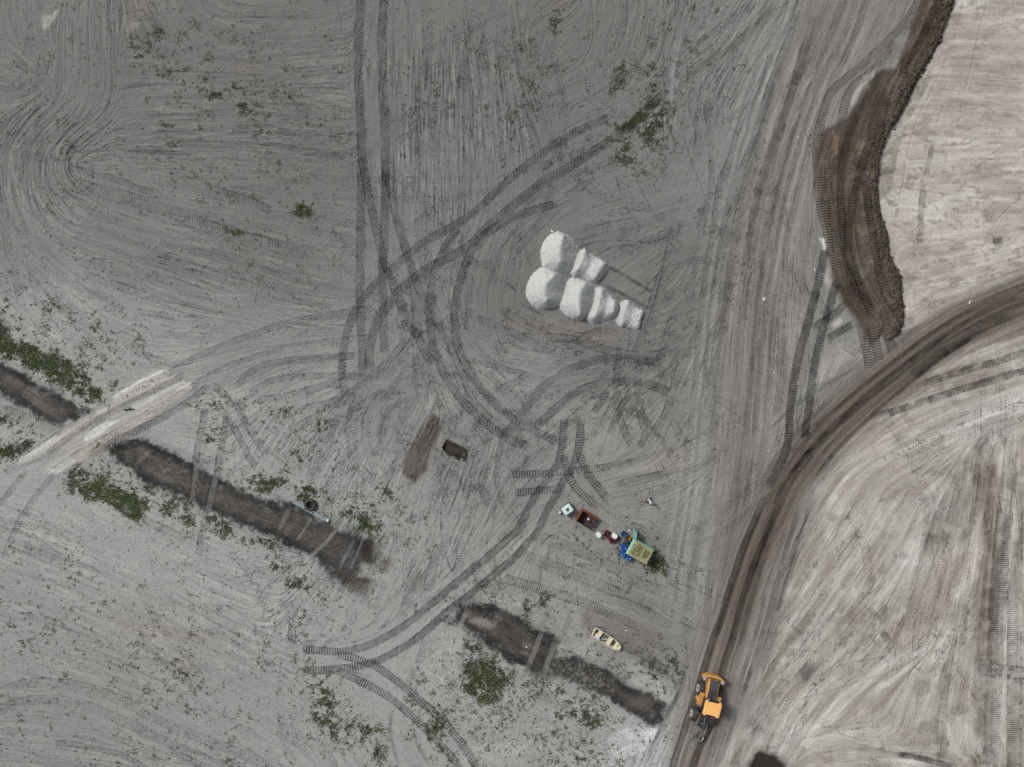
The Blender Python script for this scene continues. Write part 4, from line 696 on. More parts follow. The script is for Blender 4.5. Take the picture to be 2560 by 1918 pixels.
for (x0, y0, x1, y1), n_, cv in (((780, 420, 1550, 1060), 60, .022), ((560, 760, 1000, 1250), 26, .02), ((1480, 60, 1760, 950), 22, .004), ((1640, 900, 2212, 1657), 40, .010), ((20, 60, 760, 700), 14, .006), ((20, 1120, 760, 1657), 12, .006), ((840, 20, 1540, 420), 16, .01)):
    for k in range(n_):
        p = S('O', [(rt.uniform(x0, x1), rt.uniform(y0, y1))])[0]
        i_ = int(min(max((p[0] + MARG) / ST, 0), NX - 1)); j_ = int(min(max((p[1] + MARG) / ST, 0), NY - 1))
        a_ = float(ANG[j_, i_]) + rt.choice((0, math.pi)) + rt.gauss(0, .12); c_ = rt.gauss(0, cv); q = [tuple(p)]
        x_, y_ = p
        for t_ in range(rt.randint(26, 60)):
            a_ += c_; x_ += 8 * math.cos(a_); y_ += 8 * math.sin(a_); q.append((x_, y_))
        w_ = rt.uniform(14, 21); off = rt.uniform(40, 48)
        AUTO.append((np.array(q[::4]), 'chev', w_, rt.uniform(.02, .07), rt.uniform(.016, .028), 8.0))
        if rt.random() < .6:
            qq = np.array(q); tn = np.gradient(qq, axis=0); tn /= np.linalg.norm(tn, axis=1, keepdims=True)
            AUTO.append(((qq + np.stack([-tn[:, 1], tn[:, 0]], 1) * off)[::4], 'chev', w_, rt.uniform(.02, .07), rt.uniform(.016, .028), 8.0))
for q, kind, w_, dk_, am_, pi_ in AUTO:
    mark(None, kind, w_, dk_ * .75, am_ * (.5 if kind == 'cleat' else .8), pi_, q, patch=.75, depth=.012, rim=.3, fade=4.0)

for t in TR:
    sh, kind, wd, dk, am, pi_, pts = t[:7]
    mark(sh, kind, wd, dk, am, pi_, pts, patch=t[7] if len(t) > 7 else .3, depth=t[8] if len(t) > 8 else .03, tint=t[9] if len(t) > 9 else None)

# thin grooves left by bucket teeth, blades and tyre edges
def groove(sheet, pts, w=2.6, dark=.16, deep=.05, rim=.4):
    p = S(sheet, pts) if sheet else pts
    r = along(p, w * 2 + 5)
    if r is None: return
    win, L, Sg, D, tot = r
    g = np.exp(-(D / w) ** 2) * smooth(0, 10, L) * smooth(0, 10, tot - L) * np.clip(0.75 + 0.8 * N_SML[win], 0.1, 1)
    H[win] -= deep * g
    H[win] += deep * rim * np.exp(-((Sg - w * 1.8) / w) ** 2) * smooth(0, 10, L) * smooth(0, 10, tot - L)
    ALB[win] *= (1 - dark * g)[..., None]
GROOVES = [('Z', [(1320, 690), (1600, 840), (1960, 1060)]), ('Z', [(1330, 715), (1640, 890), (1960, 1075)]), ('Z', [(1240, 920), (1560, 1090), (1900, 1270)]), ('Z', [(1270, 950), (1560, 1115), (1900, 1300)]), ('Z', [(1230, 960), (1450, 1080)]),
  ('Z', [(2090, 1110), (2209, 1180)]), ('Z', [(2010, 1330), (2150, 1410)]), ('Z', [(0, 640), (200, 410), (420, 180), (600, 0)]), ('Z', [(0, 480), (250, 200), (400, 0)]), ('Z', [(900, 460), (1080, 390), (1330, 340)]), ('Z', [(1180, 540), (1400, 440), (1700, 400)]),
  ('M', [(1330, 450), (1420, 270), (1520, 90)]), ('M', [(1360, 430), (1450, 300), (1500, 200)]), ('M', [(1400, 470), (1480, 330), (1560, 190)]), ('M', [(1440, 500), (1500, 380), (1570, 260)]), ('M', [(1480, 470), (1560, 290), (1650, 110)]), ('M', [(1590, 570), (1560, 660), (1550, 740)]), ('M', [(1690, 490), (1640, 580), (1560, 760), (1500, 910)]), ('M', [(1800, 520), (1720, 590)]), ('M', [(1750, 590), (1740, 700), (1690, 830), (1630, 980)]),
  ('M', [(1870, 620), (1850, 740), (1830, 900), (1780, 1040)]), ('M', [(1280, 10), (1150, 110), (1090, 230), (1080, 340), (1130, 450)]), ('M', [(1210, 430), (1220, 500), (1200, 560)]), ('M', [(820, 180), (810, 330), (830, 460), (890, 590), (880, 740), (870, 860)]), ('M', [(740, 570), (730, 720), (715, 860)]), ('M', [(690, 280), (640, 450), (590, 560)]), ('M', [(770, 370), (700, 530), (640, 700), (560, 860)]),
  ('M', [(350, 150), (300, 270), (240, 380)]), ('M', [(500, 0), (430, 80), (330, 150)]), ('M', [(0, 320), (40, 380), (80, 440)]), ('M', [(100, 380), (180, 520)]), ('M', [(1030, 860), (1040, 960), (1030, 1120)]), ('M', [(1240, 980), (1230, 1100), (1180, 1240)]), ('M', [(1330, 1180), (1280, 1400), (1280, 1590)]), ('M', [(1500, 1180), (1440, 1400), (1430, 1500)]), ('M', [(1600, 1330), (1560, 1480), (1500, 1640)]), ('M', [(1710, 1240), (1720, 1400), (1700, 1520)]), ('M', [(980, 1330), (850, 1480), (700, 1650)]), ('M', [(1000, 1390), (960, 1520), (880, 1650)]), ('M', [(1190, 1330), (1130, 1500), (1080, 1650)]), ('M', [(640, 1340), (560, 1460), (540, 1640)]), ('M', [(520, 1360), (460, 1500)]), ('M', [(350, 1390), (200, 1540), (130, 1600)]), ('M', [(160, 1300), (0, 1450)]), ('M', [(2080, 560), (2090, 720), (2130, 900), (2209, 1040)]), ('M', [(1950, 600), (1930, 720), (2010, 920)]), ('M', [(2030, 350), (1900, 420)]),
  ('A', [(250, 380), (255, 530)]), ('A', [(740, 240), (735, 360), (745, 470)]), ('A', [(500, 480), (510, 560), (490, 640)]), ('A', [(570, 300), (580, 480), (565, 640), (480, 760), (350, 870)]), ('A', [(410, 0), (400, 300), (390, 600), (280, 690), (120, 760), (50, 850)]), ('A', [(400, 30), (380, 330), (370, 560), (260, 640)]), ('A', [(650, 0), (670, 300), (680, 560), (620, 700), (450, 860), (320, 980), (310, 1150), (420, 1290), (640, 1370), (900, 1450), (1200, 1560)]), ('A', [(700, 0), (715, 300), (720, 600), (640, 760), (480, 890), (380, 1030), (390, 1170), (470, 1260), (700, 1350), (940, 1440)]), ('A', [(100, 1130), (110, 950), (180, 830)]), ('A', [(150, 1140), (155, 960)]), ('A', [(240, 1250), (225, 1100), (240, 960)]), ('A', [(0, 1380), (180, 1540), (300, 1640)]), ('A', [(100, 1260), (250, 1420), (500, 1540), (800, 1640)]), ('A', [(180, 1250), (330, 1380), (600, 1490)]), ('A', [(20, 600), (160, 720)]), ('A', [(80, 0), (70, 120), (130, 260)]), ('A', [(180, 0), (180, 110), (220, 190)]), ('A', [(960, 0), (1010, 80), (1060, 130)]), ('A', [(1130, 20), (1180, 110), (1260, 190)]), ('A', [(1290, 0), (1350, 80), (1460, 115), (1700, 115), (2100, 118)]), ('A', [(2160, 0), (2190, 100), (2200, 240)]), ('A', [(750, 580), (1000, 545), (1200, 550)]), ('A', [(1040, 470), (1200, 460), (1700, 490)]), ('A', [(740, 100), (950, 60)]), ('A', [(2190, 690), (2205, 800)]),
  ('B', [(440, 0), (470, 300), (490, 700), (500, 1000)]), ('B', [(690, 230), (740, 700), (750, 850)]), ('B', [(790, 70), (830, 380), (880, 750)]), ('B', [(1115, 0), (1130, 200), (1160, 500), (1230, 800), (1220, 1000)]), ('B', [(1310, 200), (1400, 480), (1450, 700), (1460, 1000)]), ('B', [(1600, 0), (1605, 240), (1530, 400), (1420, 460)]), ('B', [(1620, 0), (1630, 240), (1560, 420)]), ('B', [(1850, 0), (1830, 300), (1700, 480)]), ('B', [(1850, 900), (1890, 1060), (1960, 1260), (2080, 1450), (2212, 1590)]), ('B', [(1760, 1100), (1850, 1340), (1950, 1480)]), ('B', [(2090, 640), (2120, 800), (2180, 980)]), ('B', [(2212, 20), (2100, 200), (2085, 400), (2090, 620)]), ('B', [(650, 1640), (720, 1540), (790, 1470)]), ('B', [(1000, 1640), (1150, 1480), (1300, 1370), (1480, 1300)]), ('B', [(880, 1620), (1050, 1450), (1200, 1370)]), ('B', [(1700, 870), (1550, 980)]),
  ('I', [(710, 760), (780, 650), (850, 570)]), ('I', [(1240, 560), (1350, 420)]), ('I', [(1310, 640), (1400, 480), (1460, 350)]), ('I', [(1000, 1010), (1080, 980), (1330, 935)]), ('I', [(1330, 940), (1345, 1000), (1340, 1050)]), ('I', [(730, 1220), (900, 1180), (1150, 1100), (1310, 1050)]), ('I', [(610, 880), (720, 890), (900, 910)]), ('I', [(1300, 700), (1150, 590), (1050, 540)]), ('I', [(1210, 780), (1290, 900)]), ('I', [(1080, 970), (1200, 800)]), ('I', [(600, 1330), (700, 1270), (620, 1300)]), ('I', [(1080, 1480), (1300, 1540), (1560, 1600), (1760, 1650)]), ('I', [(1640, 50), (1630, 200), (1640, 330), (1700, 600)]), ('I', [(1720, 50), (1700, 200), (1750, 440)]), ('I', [(1740, 90), (1830, 90)]), ('I', [(630, 900), (560, 980), (520, 1100)]), ('I', [(1010, 750), (1000, 900), (960, 1000)]),
  ('C', [(1830, 0), (1740, 320), (1600, 620), (1500, 840), (1440, 1130), (1400, 1400)]), ('C', [(1980, 0), (1870, 440), (1800, 740)]), ('C', [(1700, 660), (1640, 830)]), ('C', [(2212, 1260), (2080, 1370), (1990, 1500), (1930, 1640)]), ('C', [(1650, 940), (1840, 930), (1900, 900), (2050, 930)]), ('C', [(1400, 1200), (1700, 1250), (2030, 1290)]), ('C', [(1950, 1290), (1990, 1440)])]
for sh, pts in GROOVES[:7]:
    groove(sh, pts, 3.0, .34, .07)
for sh, pts in GROOVES:
    groove(sh, pts, 2.4 + rt.uniform(-.4, .6), .13 + rt.uniform(0, .12), .05)
for sh, (x0, y0, x1, y1), n, dk in [('O', (640, 860, 1130, 1420), 150, .16), ('O', (800, 560, 1540, 1060), 110, .12), ('O', (0, 0, 760, 700), 150, .12), ('O', (820, 0, 1180, 560), 150, .11), ('O', (1100, 0, 1560, 560), 110, .12),
                                    ('O', (0, 1120, 700, 1657), 110, .10), ('O', (1640, 880, 2212, 1657), 190, .12), ('O', (1940, 0, 2212, 620), 40, .08), ('O', (1560, 0, 1780, 1200), 70, .12), ('O', (1060, 1200, 1560, 1657), 60, .12), ('O', (1600, 700, 2212, 1650), 60, .12)]:
    for k in range(n):
        p = S(sh, [(rt.uniform(x0, x1), rt.uniform(y0, y1))])[0]
        q = flow_path(p[0], p[1], rt.randint(4, 22), 7.0, rt.choice((1, -1)))
        groove(None, q[::2] if len(q) > 6 else q, rt.uniform(1.2, 2.0), dk * rt.uniform(.6, 2.0), rt.uniform(.015, .04), .1)

# short tooth marks combed across the swale
for sh, a, b, n, dx, dy, in [('M', (690, 950), (680, 1060), 9, 24, 0), ('M', (900, 1215), (850, 1330), 8, 17, 0), ('M', (60, 820), (40, 880), 7, 22, 8)]:
    for k in range(n):
        groove(sh, [(a[0] + dx * k, a[1] + dy * k), (b[0] + dx * k, b[1] + dy * k)], 2.4, .3, .07)

# dried mud cracked into plates
def cracks(sheet, pts, cell, seed, pale):
    p = S(sheet, pts)
    win, d = sdf(p, 0.6)
    r = np.random.default_rng(seed)
    x0, y0 = p.min(0) - 20; x1, y1 = p.max(0) + 20
    gx, gy = np.meshgrid(np.arange(x0, x1, cell), np.arange(y0, y1, cell))
    sx = (gx + r.uniform(-.48, .48, gx.shape) * cell).ravel(); sy = (gy + r.uniform(-.48, .48, gy.shape) * cell).ravel()
    x = XX[win]; y = YY[win]
    d1 = np.full(x.shape, 1e9, np.float32); d2 = d1.copy(); idx = np.zeros(x.shape, int)
    for k in range(len(sx)):
        dd = np.hypot(x - sx[k], y - sy[k])
        c = dd < d1
        d2 = np.where(c, d1, np.minimum(d2, dd)); idx = np.where(c, k, idx); d1 = np.where(c, dd, d1)
    m = smooth(-4, 6, d)
    g = np.exp(-((d2 - d1) / 2.8) ** 2) * m
    tone = r.uniform(.75, 1.2, len(sx)).astype(np.float32)[idx]
    pl = m * pale
    ALB[win] = ALB[win] * (1 - pl[..., None]) + alb(126, 124, 120) * pl[..., None]
    ALB[win] *= (1 + m * (tone - 1))[..., None]
    H[win] -= 0.09 * g
    ALB[win] = ALB[win] * (1 - .85 * g[..., None]) + alb(44, 43, 42) * .85 * g[..., None]
cracks('N', [(860, 600), (960, 570), (1040, 620), (1100, 590), (1250, 640), (1310, 680), (1320, 760), (1280, 860), (1180, 840), (1080, 780), (1000, 720), (900, 690)], 13, 3, .45)
cracks('N', [(200, 200), (330, 210), (360, 270), (340, 300), (290, 250), (180, 230)], 9, 5, .2)
cracks('N', [(1280, 690), (1420, 760), (1400, 880), (1300, 860)], 14, 8, .3)

# ------------------------------------------------------------------ where weeds grow (density over the site)
DENS = np.zeros((NY, NX), np.float32)
def grow(sheet, pts, val, soft=16, warp=2.0, lo=-.15, hi=.45, seed=0):
    p = S(sheet, pts)
    win, d = sdf(p, warp)
    n = np.roll(N_SML, seed * 53, 1)[win] * .7 + N_FINE[win] * .5 + N_MID[win] * .25
    DENS[win] = np.maximum(DENS[win], smooth(-soft, soft, d) * smooth(lo, hi, n) * val)
FULL = [(-60, -60), (2280, -60), (2280, 1720), (-60, 1720)]
GREEN = [('O', [(-60, 660), (0, 700), (60, 740), (150, 790), (215, 845), (205, 868), (120, 830), (60, 790), (-60, 730)], 1.0, 6, -.75, -.1), ('Q', [(480, 0), (900, 0), (880, 130), (760, 250), (600, 180)], .8, 14, -.3, .3), ('Q', [(820, 330), (910, 340), (860, 380), (780, 340)], .8, 8, -.5, .1), ('Q', [(960, 190), (1060, 190), (1040, 260), (960, 250)], .8, 8, -.3, .3),
  ('Q', [(-80, 480), (200, 530), (340, 590), (200, 640), (-80, 600)], .7, 12, -.2, .4), ('Q', [(-80, 700), (150, 700), (310, 720), (210, 830), (120, 860), (-80, 800)], 1.0, 8, -.7, -.1), ('Q', [(560, 940), (720, 890), (860, 940), (1000, 1040), (1180, 1120), (1300, 1240), (1280, 1300), (1180, 1380), (1040, 1330), (900, 1250), (740, 1180), (580, 1080)], 1.0, 8, -.65, 0.0), ('Q', [(800, 860), (1000, 900), (1300, 1050), (1600, 1200), (1750, 1300), (1700, 1420), (1500, 1390), (1350, 1260), (1100, 1120), (900, 960)], .8, 14, -.25, .35),
  ('Q', [(1390, 1250), (1560, 1350), (1520, 1400), (1400, 1350)], 1.0, 6, -.6, 0), ('Q', [(1600, 1360), (1720, 1400), (1700, 1440), (1610, 1410)], 1.0, 6, -.6, 0), ('Q', [(1820, 1330), (1920, 1350), (2100, 1480), (2200, 1560), (2180, 1640), (2000, 1540), (1840, 1480)], .8, 10, -.3, .3), ('Q', [(1920, 930), (2100, 960), (2209, 1000), (2209, 1120), (2080, 1080), (1960, 1020)], .9, 10, -.4, .2), ('Q', [(1740, 330), (1900, 320), (1930, 420), (1800, 430)], .8, 12, -.3, .3), ('Q', [(1760, 680), (1850, 680), (1860, 750), (1780, 750)], .8, 10, -.3, .3),
  ('M', [(0, 620), (160, 660), (280, 690), (230, 780), (100, 760), (0, 700)], 1.0, 8, -.6, 0), ('M', [(890, 1010), (1040, 1020), (1050, 1100), (1010, 1180), (890, 1140)], .95, 10, -.5, .1), ('M', [(1040, 900), (1250, 900), (1230, 1000), (1180, 1150), (1060, 1150)], .8, 14, -.3, .3), ('M', [(1100, 760), (1230, 770), (1160, 860), (1100, 870)], .8, 10, -.3, .3), ('M', [(1270, 1060), (1420, 1040), (1480, 1100), (1300, 1180)], .7, 14, -.3, .3), ('M', [(330, 780), (480, 740), (560, 850), (420, 880), (330, 850)], .8, 10, -.4, .2), ('M', [(250, 470), (380, 450), (360, 560), (220, 620)], .7, 12, -.2, .4), ('M', [(540, 190), (620, 200), (580, 280), (510, 310)], .7, 8, -.3, .3), ('M', [(250, 1560), (400, 1500), (360, 1620), (270, 1640)], 1.0, 8, -.5, 0), ('M', [(120, 1430), (210, 1460), (190, 1530), (130, 1500)], 1.0, 8, -.5, 0), ('M', [(400, 1580), (540, 1600), (560, 1657), (400, 1657)], .9, 10, -.4, .1), ('M', [(660, 930), (880, 900), (900, 1000), (680, 1000)], .7, 10, -.3, .3), ('M', [(0, 1180), (60, 1200), (200, 1300), (120, 1330), (0, 1260)], .8, 10, -.4, .2), ('M', [(0, 30), (300, 60), (350, 100), (60, 130)], .5, 14, -.2, .4),
  ('N', [(140, 600), (330, 540), (420, 600), (400, 700), (560, 690), (560, 800), (480, 900), (220, 930), (90, 850)], 1.0, 12, -.65, -.05), ('N', [(60, 400), (180, 420), (280, 480), (200, 560), (60, 540)], .8, 12, -.3, .3), ('N', [(280, 20), (420, 0), (380, 100)], .6, 12, -.2, .4), ('N', [(560, 100), (700, 30), (820, 60), (800, 160), (690, 240), (600, 190)], .8, 12, -.25, .3), ('N', [(640, 820), (760, 780), (740, 880), (660, 920)], .9, 10, -.4, .2), ('N', [(760, 770), (1000, 820), (1200, 880), (1280, 980), (1100, 960), (860, 900)], .8, 16, -.2, .4), ('N', [(1010, 1060), (1160, 1000), (1260, 1060), (1230, 1160), (1130, 1200), (1040, 1110)], .9, 12, -.4, .2), ('N', [(1650, 680), (1900, 560), (1990, 640), (1960, 820), (1820, 820)], .7, 16, -.2, .4), ('N', [(1900, 580), (1980, 620), (1960, 670)], .9, 6, -.5, 0), ('N', [(1180, 480), (1300, 520), (1280, 580), (1180, 540)], .6, 10, -.3, .3), ('N', [(760, 1000), (1100, 1010), (1200, 1200), (1100, 1514), (740, 1514), (700, 1250)], .55, 30, -.15, .45), ('N', [(1000, 1380), (1500, 1380), (1540, 1514), (1000, 1514)], .7, 20, -.2, .4), ('N', [(80, 900), (700, 920), (700, 1250), (450, 1200), (100, 1050)], .45, 30, -.1, .5), ('N', [(1080, 160), (1260, 180), (1230, 310), (1080, 280)], .4, 14, -.1, .5),
  ('H', [(30, 1310), (160, 1360), (260, 1420), (300, 1480), (240, 1600), (180, 1540), (60, 1460)], .8, 12, -.35, .2), ('H', [(530, 1330), (620, 1320), (680, 1420), (640, 1500), (540, 1440)], .8, 12, -.35, .2), ('G', [(1940, 1040), (2080, 1080), (2212, 1260), (2212, 1450), (2020, 1380), (1960, 1200)], .8, 14, -.35, .2), ('G', [(2010, 1330), (2180, 1340), (2180, 1410), (2060, 1400)], 1.0, 8, -.6, 0),
  ('Y', [(1700, 1340), (2000, 1320), (2100, 1450), (1980, 1560), (1750, 1540)], 1.0, 10, -.6, 0), ('Y', [(1880, 1150), (2060, 1230), (2020, 1360), (1850, 1340)], .9, 8, -.5, .1), ('Y', [(1140, 980), (1280, 1080), (1250, 1200), (1120, 1160)], .7, 6, -.3, .3), ('Y', [(1180, 1280), (1330, 1360), (1300, 1460), (1180, 1430)], .6, 8, -.3, .3), ('Y', [(330, 850), (700, 900), (760, 1050), (560, 1120), (360, 980)], .5, 12, -.2, .4), ('Y', [(700, 1150), (960, 1180), (1000, 1350), (760, 1320)], .5, 12, -.2, .4),
  ('B', [(1690, 600), (1740, 480), (1830, 410), (1840, 460), (1790, 530), (1720, 610)], .6, 5, -.65, -.05), ('B', [(1790, 870), (1850, 780), (1930, 730), (1970, 640), (2000, 650), (1960, 740), (1890, 810), (1830, 870)], 1.0, 5, -.7, -.1), ('B', [(1920, 580), (2060, 560), (2090, 760), (2060, 900), (1900, 900), (1880, 820), (1980, 740)], .7, 12, -.2, .35), ('B', [(1350, 70), (1430, 60), (1430, 170), (1360, 210), (1340, 150)], .35, 6, -.4, .2), ('B', [(1150, 540), (1240, 530), (1250, 620), (1180, 610)], .4, 6, -.4, .1), ('B', [(1780, 920), (1890, 940), (1880, 1060), (1770, 1050)], .7, 8, -.2, .3),
  ('A', [(1330, 560), (1600, 540), (1800, 560), (1920, 600), (1780, 620), (1500, 610), (1340, 640)], .8, 8, -.3, .3), ('A', [(1880, 1330), (1990, 1320), (2010, 1390), (1900, 1380)], 1.0, 6, -.5, .1), ('A', [(1490, 1470), (1590, 1460), (1580, 1530), (1490, 1530)], .8, 8, -.3, .3), ('A', [(1540, 690), (1640, 700), (1620, 790), (1560, 770)], .7, 8, -.3, .3), ('A', [(820, 210), (1060, 210), (1060, 250), (830, 245)], .3, 6, -.3, .2)]
for i, g in enumerate(GREEN):
    grow(g[0], g[1], g[2] * .4, soft=g[3] * 4 + 18, lo=.0, hi=.7, seed=i + 3, warp=2.5)
    grow(g[0], g[1], g[2], soft=g[3] * 1.5, lo=g[4] + .08, hi=g[5] + .30, seed=i, warp=2.0)
DENS_G = DENS.copy()
# sparse dark specks everywhere on the open fields
DENS[:] = 0
for i, (pts, val, lo, hi) in enumerate([
    ([(-60, -60), (770, -60), (770, 700), (-60, 640)], .30, .25, .75), ([(250, 40), (500, 60), (640, 150), (640, 230), (260, 220)], .55, .1, .55), ([(300, 230), (760, 200), (760, 500), (200, 480)], .38, .2, .65), ([(820, 150), (1000, 170), (1010, 320), (860, 330)], .40, .15, .6),
    ([(1000, 60), (1560, 60), (1500, 260), (1380, 420), (1080, 380)], .42, .15, .6), ([(1130, 30), (1200, 200), (1130, 300), (1010, 260)], .5, .1, .5), ([(1400, 0), (1560, 0), (1460, 320), (1390, 420), (1340, 300)], .5, .1, .5), ([(-60, 560), (330, 720), (340, 830), (200, 840), (-60, 700)], .6, .05, .5),
    ([(-60, 1120), (300, 1180), (560, 1280), (700, 1400), (760, 1700), (-60, 1700)], .42, .18, .65), ([(200, 1380), (480, 1420), (560, 1560), (300, 1560)], .55, .1, .55), ([(0, 1270), (150, 1300), (100, 1430), (0, 1420)], .5, .1, .5), ([(500, 1150), (800, 1200), (900, 1330), (640, 1400)], .4, .15, .6),
    ([(400, 820), (760, 800), (760, 1080), (460, 960)], .38, .18, .65), ([(760, 900), (1120, 1000), (1100, 1250), (780, 1250)], .22, .3, .8), ([(1180, 1120), (1440, 1120), (1420, 1300), (1200, 1260)], .35, .15, .6), ([(980, 1280), (1480, 1400), (1460, 1657), (900, 1657), (860, 1500)], .5, .1, .55),
    ([(1080, 420), (1500, 360), (1520, 720), (1100, 760)], .16, .35, .85), ([(1500, 340), (1600, 60), (1640, 60), (1560, 420)], .35, .2, .6), ([(820, -60), (1120, -60), (1120, 550), (860, 560)], .18, .3, .8)]):
    grow('O', pts, val, soft=40, lo=lo, hi=hi, seed=20 + i)
fl = np.zeros((NY, NX), np.float32)
for pts, v_ in (([(-60, -60), (770, -60), (770, 720), (420, 800), (-60, 760)], 1.0), ([(790, -60), (1560, -60), (1420, 420), (1060, 460), (860, 600)], .8), ([(-60, 1060), (500, 1180), (800, 1330), (800, 1700), (-60, 1700)], 1.2), ([(880, 1300), (1480, 1400), (1440, 1700), (800, 1700)], 1.3), ([(420, 800), (1080, 880), (1100, 1300), (640, 1250), (480, 1000)], .5)):
    win, d = sdf(S('O', pts), 1.5); fl[win] = np.maximum(fl[win], smooth(-30, 50, d) * v_)
DENS_S = (DENS + fl * .05 * smooth(-.2, .8, N_FINE + .6 * N_SML)) * np.clip(0.5 + 0.6 * LIC2, 0.03, 2)
for msk in (REGION > 0,):
    DENS_G[msk] *= .35; DENS_S[msk] *= .2
litter = np.clip(DENS_G, 0, 1)
ALB *= (1 - 0.22 * litter)[..., None]          # thatch and leaf litter under the weeds
ALB = np.clip(ALB, 0.012, 0.82)

def gz(px, py):
    i = int(min(max(round((px + MARG) / ST), 0), NX - 1)); j = int(min(max(round((py + MARG) / ST), 0), NY - 1))
    return float(H[j, i])
# ------------------------------------------------------------------ helpers for objects
def tag(o, label=None, cat=None, group=None, kind=None):
    if label: o['label'] = label
    if cat: o['category'] = cat
    if group: o['group'] = group
    if kind: o['kind'] = kind
    return o

def soil_material(name, bump=0.6, grain=0.26):
    m = bpy.data.materials.new(name); m.use_nodes = True
    n = m.node_tree.nodes; l = m.node_tree.links
    b = n['Principled BSDF']; b.inputs['Roughness'].default_value = 0.95
    b.inputs['Specular IOR Level'].default_value = 0.12
    at = n.new('ShaderNodeAttribute'); at.attribute_name = 'soil'
    tc = n.new('ShaderNodeTexCoord')
    n1 = n.new('ShaderNodeTexNoise'); n1.inputs['Scale'].default_value = 9.0; n1.inputs['Detail'].default_value = 6; n1.inputs['Roughness'].default_value = .75
    mr = n.new('ShaderNodeMapRange'); mr.inputs['From Min'].default_value = .3; mr.inputs['From Max'].default_value = .7
    mr.inputs['To Min'].default_value = 1 - grain; mr.inputs['To Max'].default_value = 1 + grain
    mx = n.new('ShaderNodeVectorMath'); mx.operation = 'SCALE'
    l.new(tc.outputs['Object'], n1.inputs['Vector']); l.new(n1.outputs['Fac'], mr.inputs['Value'])
    l.new(at.outputs['Color'], mx.inputs[0]); l.new(mr.outputs[0], mx.inputs['Scale'])
    l.new(mx.outputs[0], b.inputs['Base Color'])
    bp = n.new('ShaderNodeBump'); bp.inputs['Strength'].default_value = bump; bp.inputs['Distance'].default_value = 0.05
    l.new(n1.outputs['Fac'], bp.inputs['Height'])
    # tread pattern pressed into the soil: phase and depth come with the terrain, the bars are cut here
    tr = n.new('ShaderNodeAttribute'); tr.attribute_name = 'tread'
    sp = n.new('ShaderNodeSeparateXYZ'); l.new(tr.outputs['Vector'], sp.inputs[0])
    ml = n.new('ShaderNodeMath'); ml.operation = 'MULTIPLY'; ml.inputs[1].default_value = 2 * math.pi; l.new(sp.outputs['X'], ml.inputs[0])
    cs_ = n.new('ShaderNodeMath'); cs_.operation = 'COSINE'; l.new(ml.outputs[0], cs_.inputs[0])
    am = n.new('ShaderNodeMath'); am.operation = 'MULTIPLY'; l.new(cs_.outputs[0], am.inputs[0]); l.new(sp.outputs['Y'], am.inputs[1])
    b2 = n.new('ShaderNodeBump'); b2.inputs['Strength'].default_value = 1.0; b2.inputs['Distance'].default_value = 1.0
    l.new(am.outputs[0], b2.inputs['Height']); l.new(bp.outputs[0], b2.inputs['Normal']); l.new(b2.outputs[0], b.inputs['Normal'])
    return m
M_SOIL = soil_material('bare sandy soil')

def raw_mesh(name, co, faces, n_per):
    me = bpy.data.meshes.new(name)
    nf = len(faces)
    me.vertices.add(len(co)); me.vertices.foreach_set('co', np.ascontiguousarray(co, dtype=np.float32).ravel())
    me.loops.add(nf * n_per); me.loops.foreach_set('vertex_index', np.ascontiguousarray(faces, dtype=np.int32).ravel())
    me.polygons.add(nf)
    me.polygons.foreach_set('loop_start', np.arange(nf, dtype=np.int32) * n_per)
    me.polygons.foreach_set('loop_total', np.full(nf, n_per, np.int32))
    me.update(calc_edges=True)
    return me
def set_attr(me, name, rgb):
    a = me.attributes.new(name, 'FLOAT_COLOR', 'POINT')
    c = np.ones((len(rgb), 4), np.float32); c[:, :3] = rgb
    a.data.foreach_set('color', c.ravel())

# terrain sheet: fine inside the image area, wider and wider cells out to the horizon
grow_ = []
g = ST; s_ = 0
for k in range(22):
    g *= 1.45; s_ += g; grow_.append(s_)
grow_ = np.array(grow_)
LX = np.concatenate([GX[0] - grow_[::-1], GX, GX[-1] + grow_]); LY = np.concatenate([GY[0] - grow_[::-1], GY, GY[-1] + grow_])
def mirror_idx(v, n):
    i = np.rint((v + MARG) / ST).astype(np.int64)
    per = 2 * (n - 1)
    i = np.abs(i) % per
    return np.where(i >= n, per - i, i)
IX = mirror_idx(LX, NX); IY = mirror_idx(LY, NY)
out_y = (LY < GY[0]) | (LY > GY[-1]); out_x = (LX < GX[0]) | (LX > GX[-1])
Z = H[IY][:, IX].copy()
Z[out_y, :] = 0; Z[:, out_x] = 0
ny, nx = len(LY), len(LX)
MX, MY = np.meshgrid(wx(LX), wy(LY))
VCO = np.stack([MX, MY, Z], 2).reshape(-1, 3).astype(np.float32)
TRD = np.stack([TPH[IY][:, IX], TAM[IY][:, IX], np.zeros((ny, nx), np.float32)], 2)
TRD[out_y] = 0; TRD[:, out_x] = 0
TRD = TRD.reshape(-1, 3)
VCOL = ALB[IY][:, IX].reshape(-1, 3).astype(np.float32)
REG = REGION[IY][:, IX].copy(); REG[out_y, :] = 0; REG[:, out_x] = 0
idx = np.arange(ny * nx).reshape(ny, nx)
QUADS = np.stack([idx[1:, :-1], idx[1:, 1:], idx[:-1, 1:], idx[:-1, :-1]], 2).reshape(-1, 4)
QREG = REG[:-1, :-1].ravel()
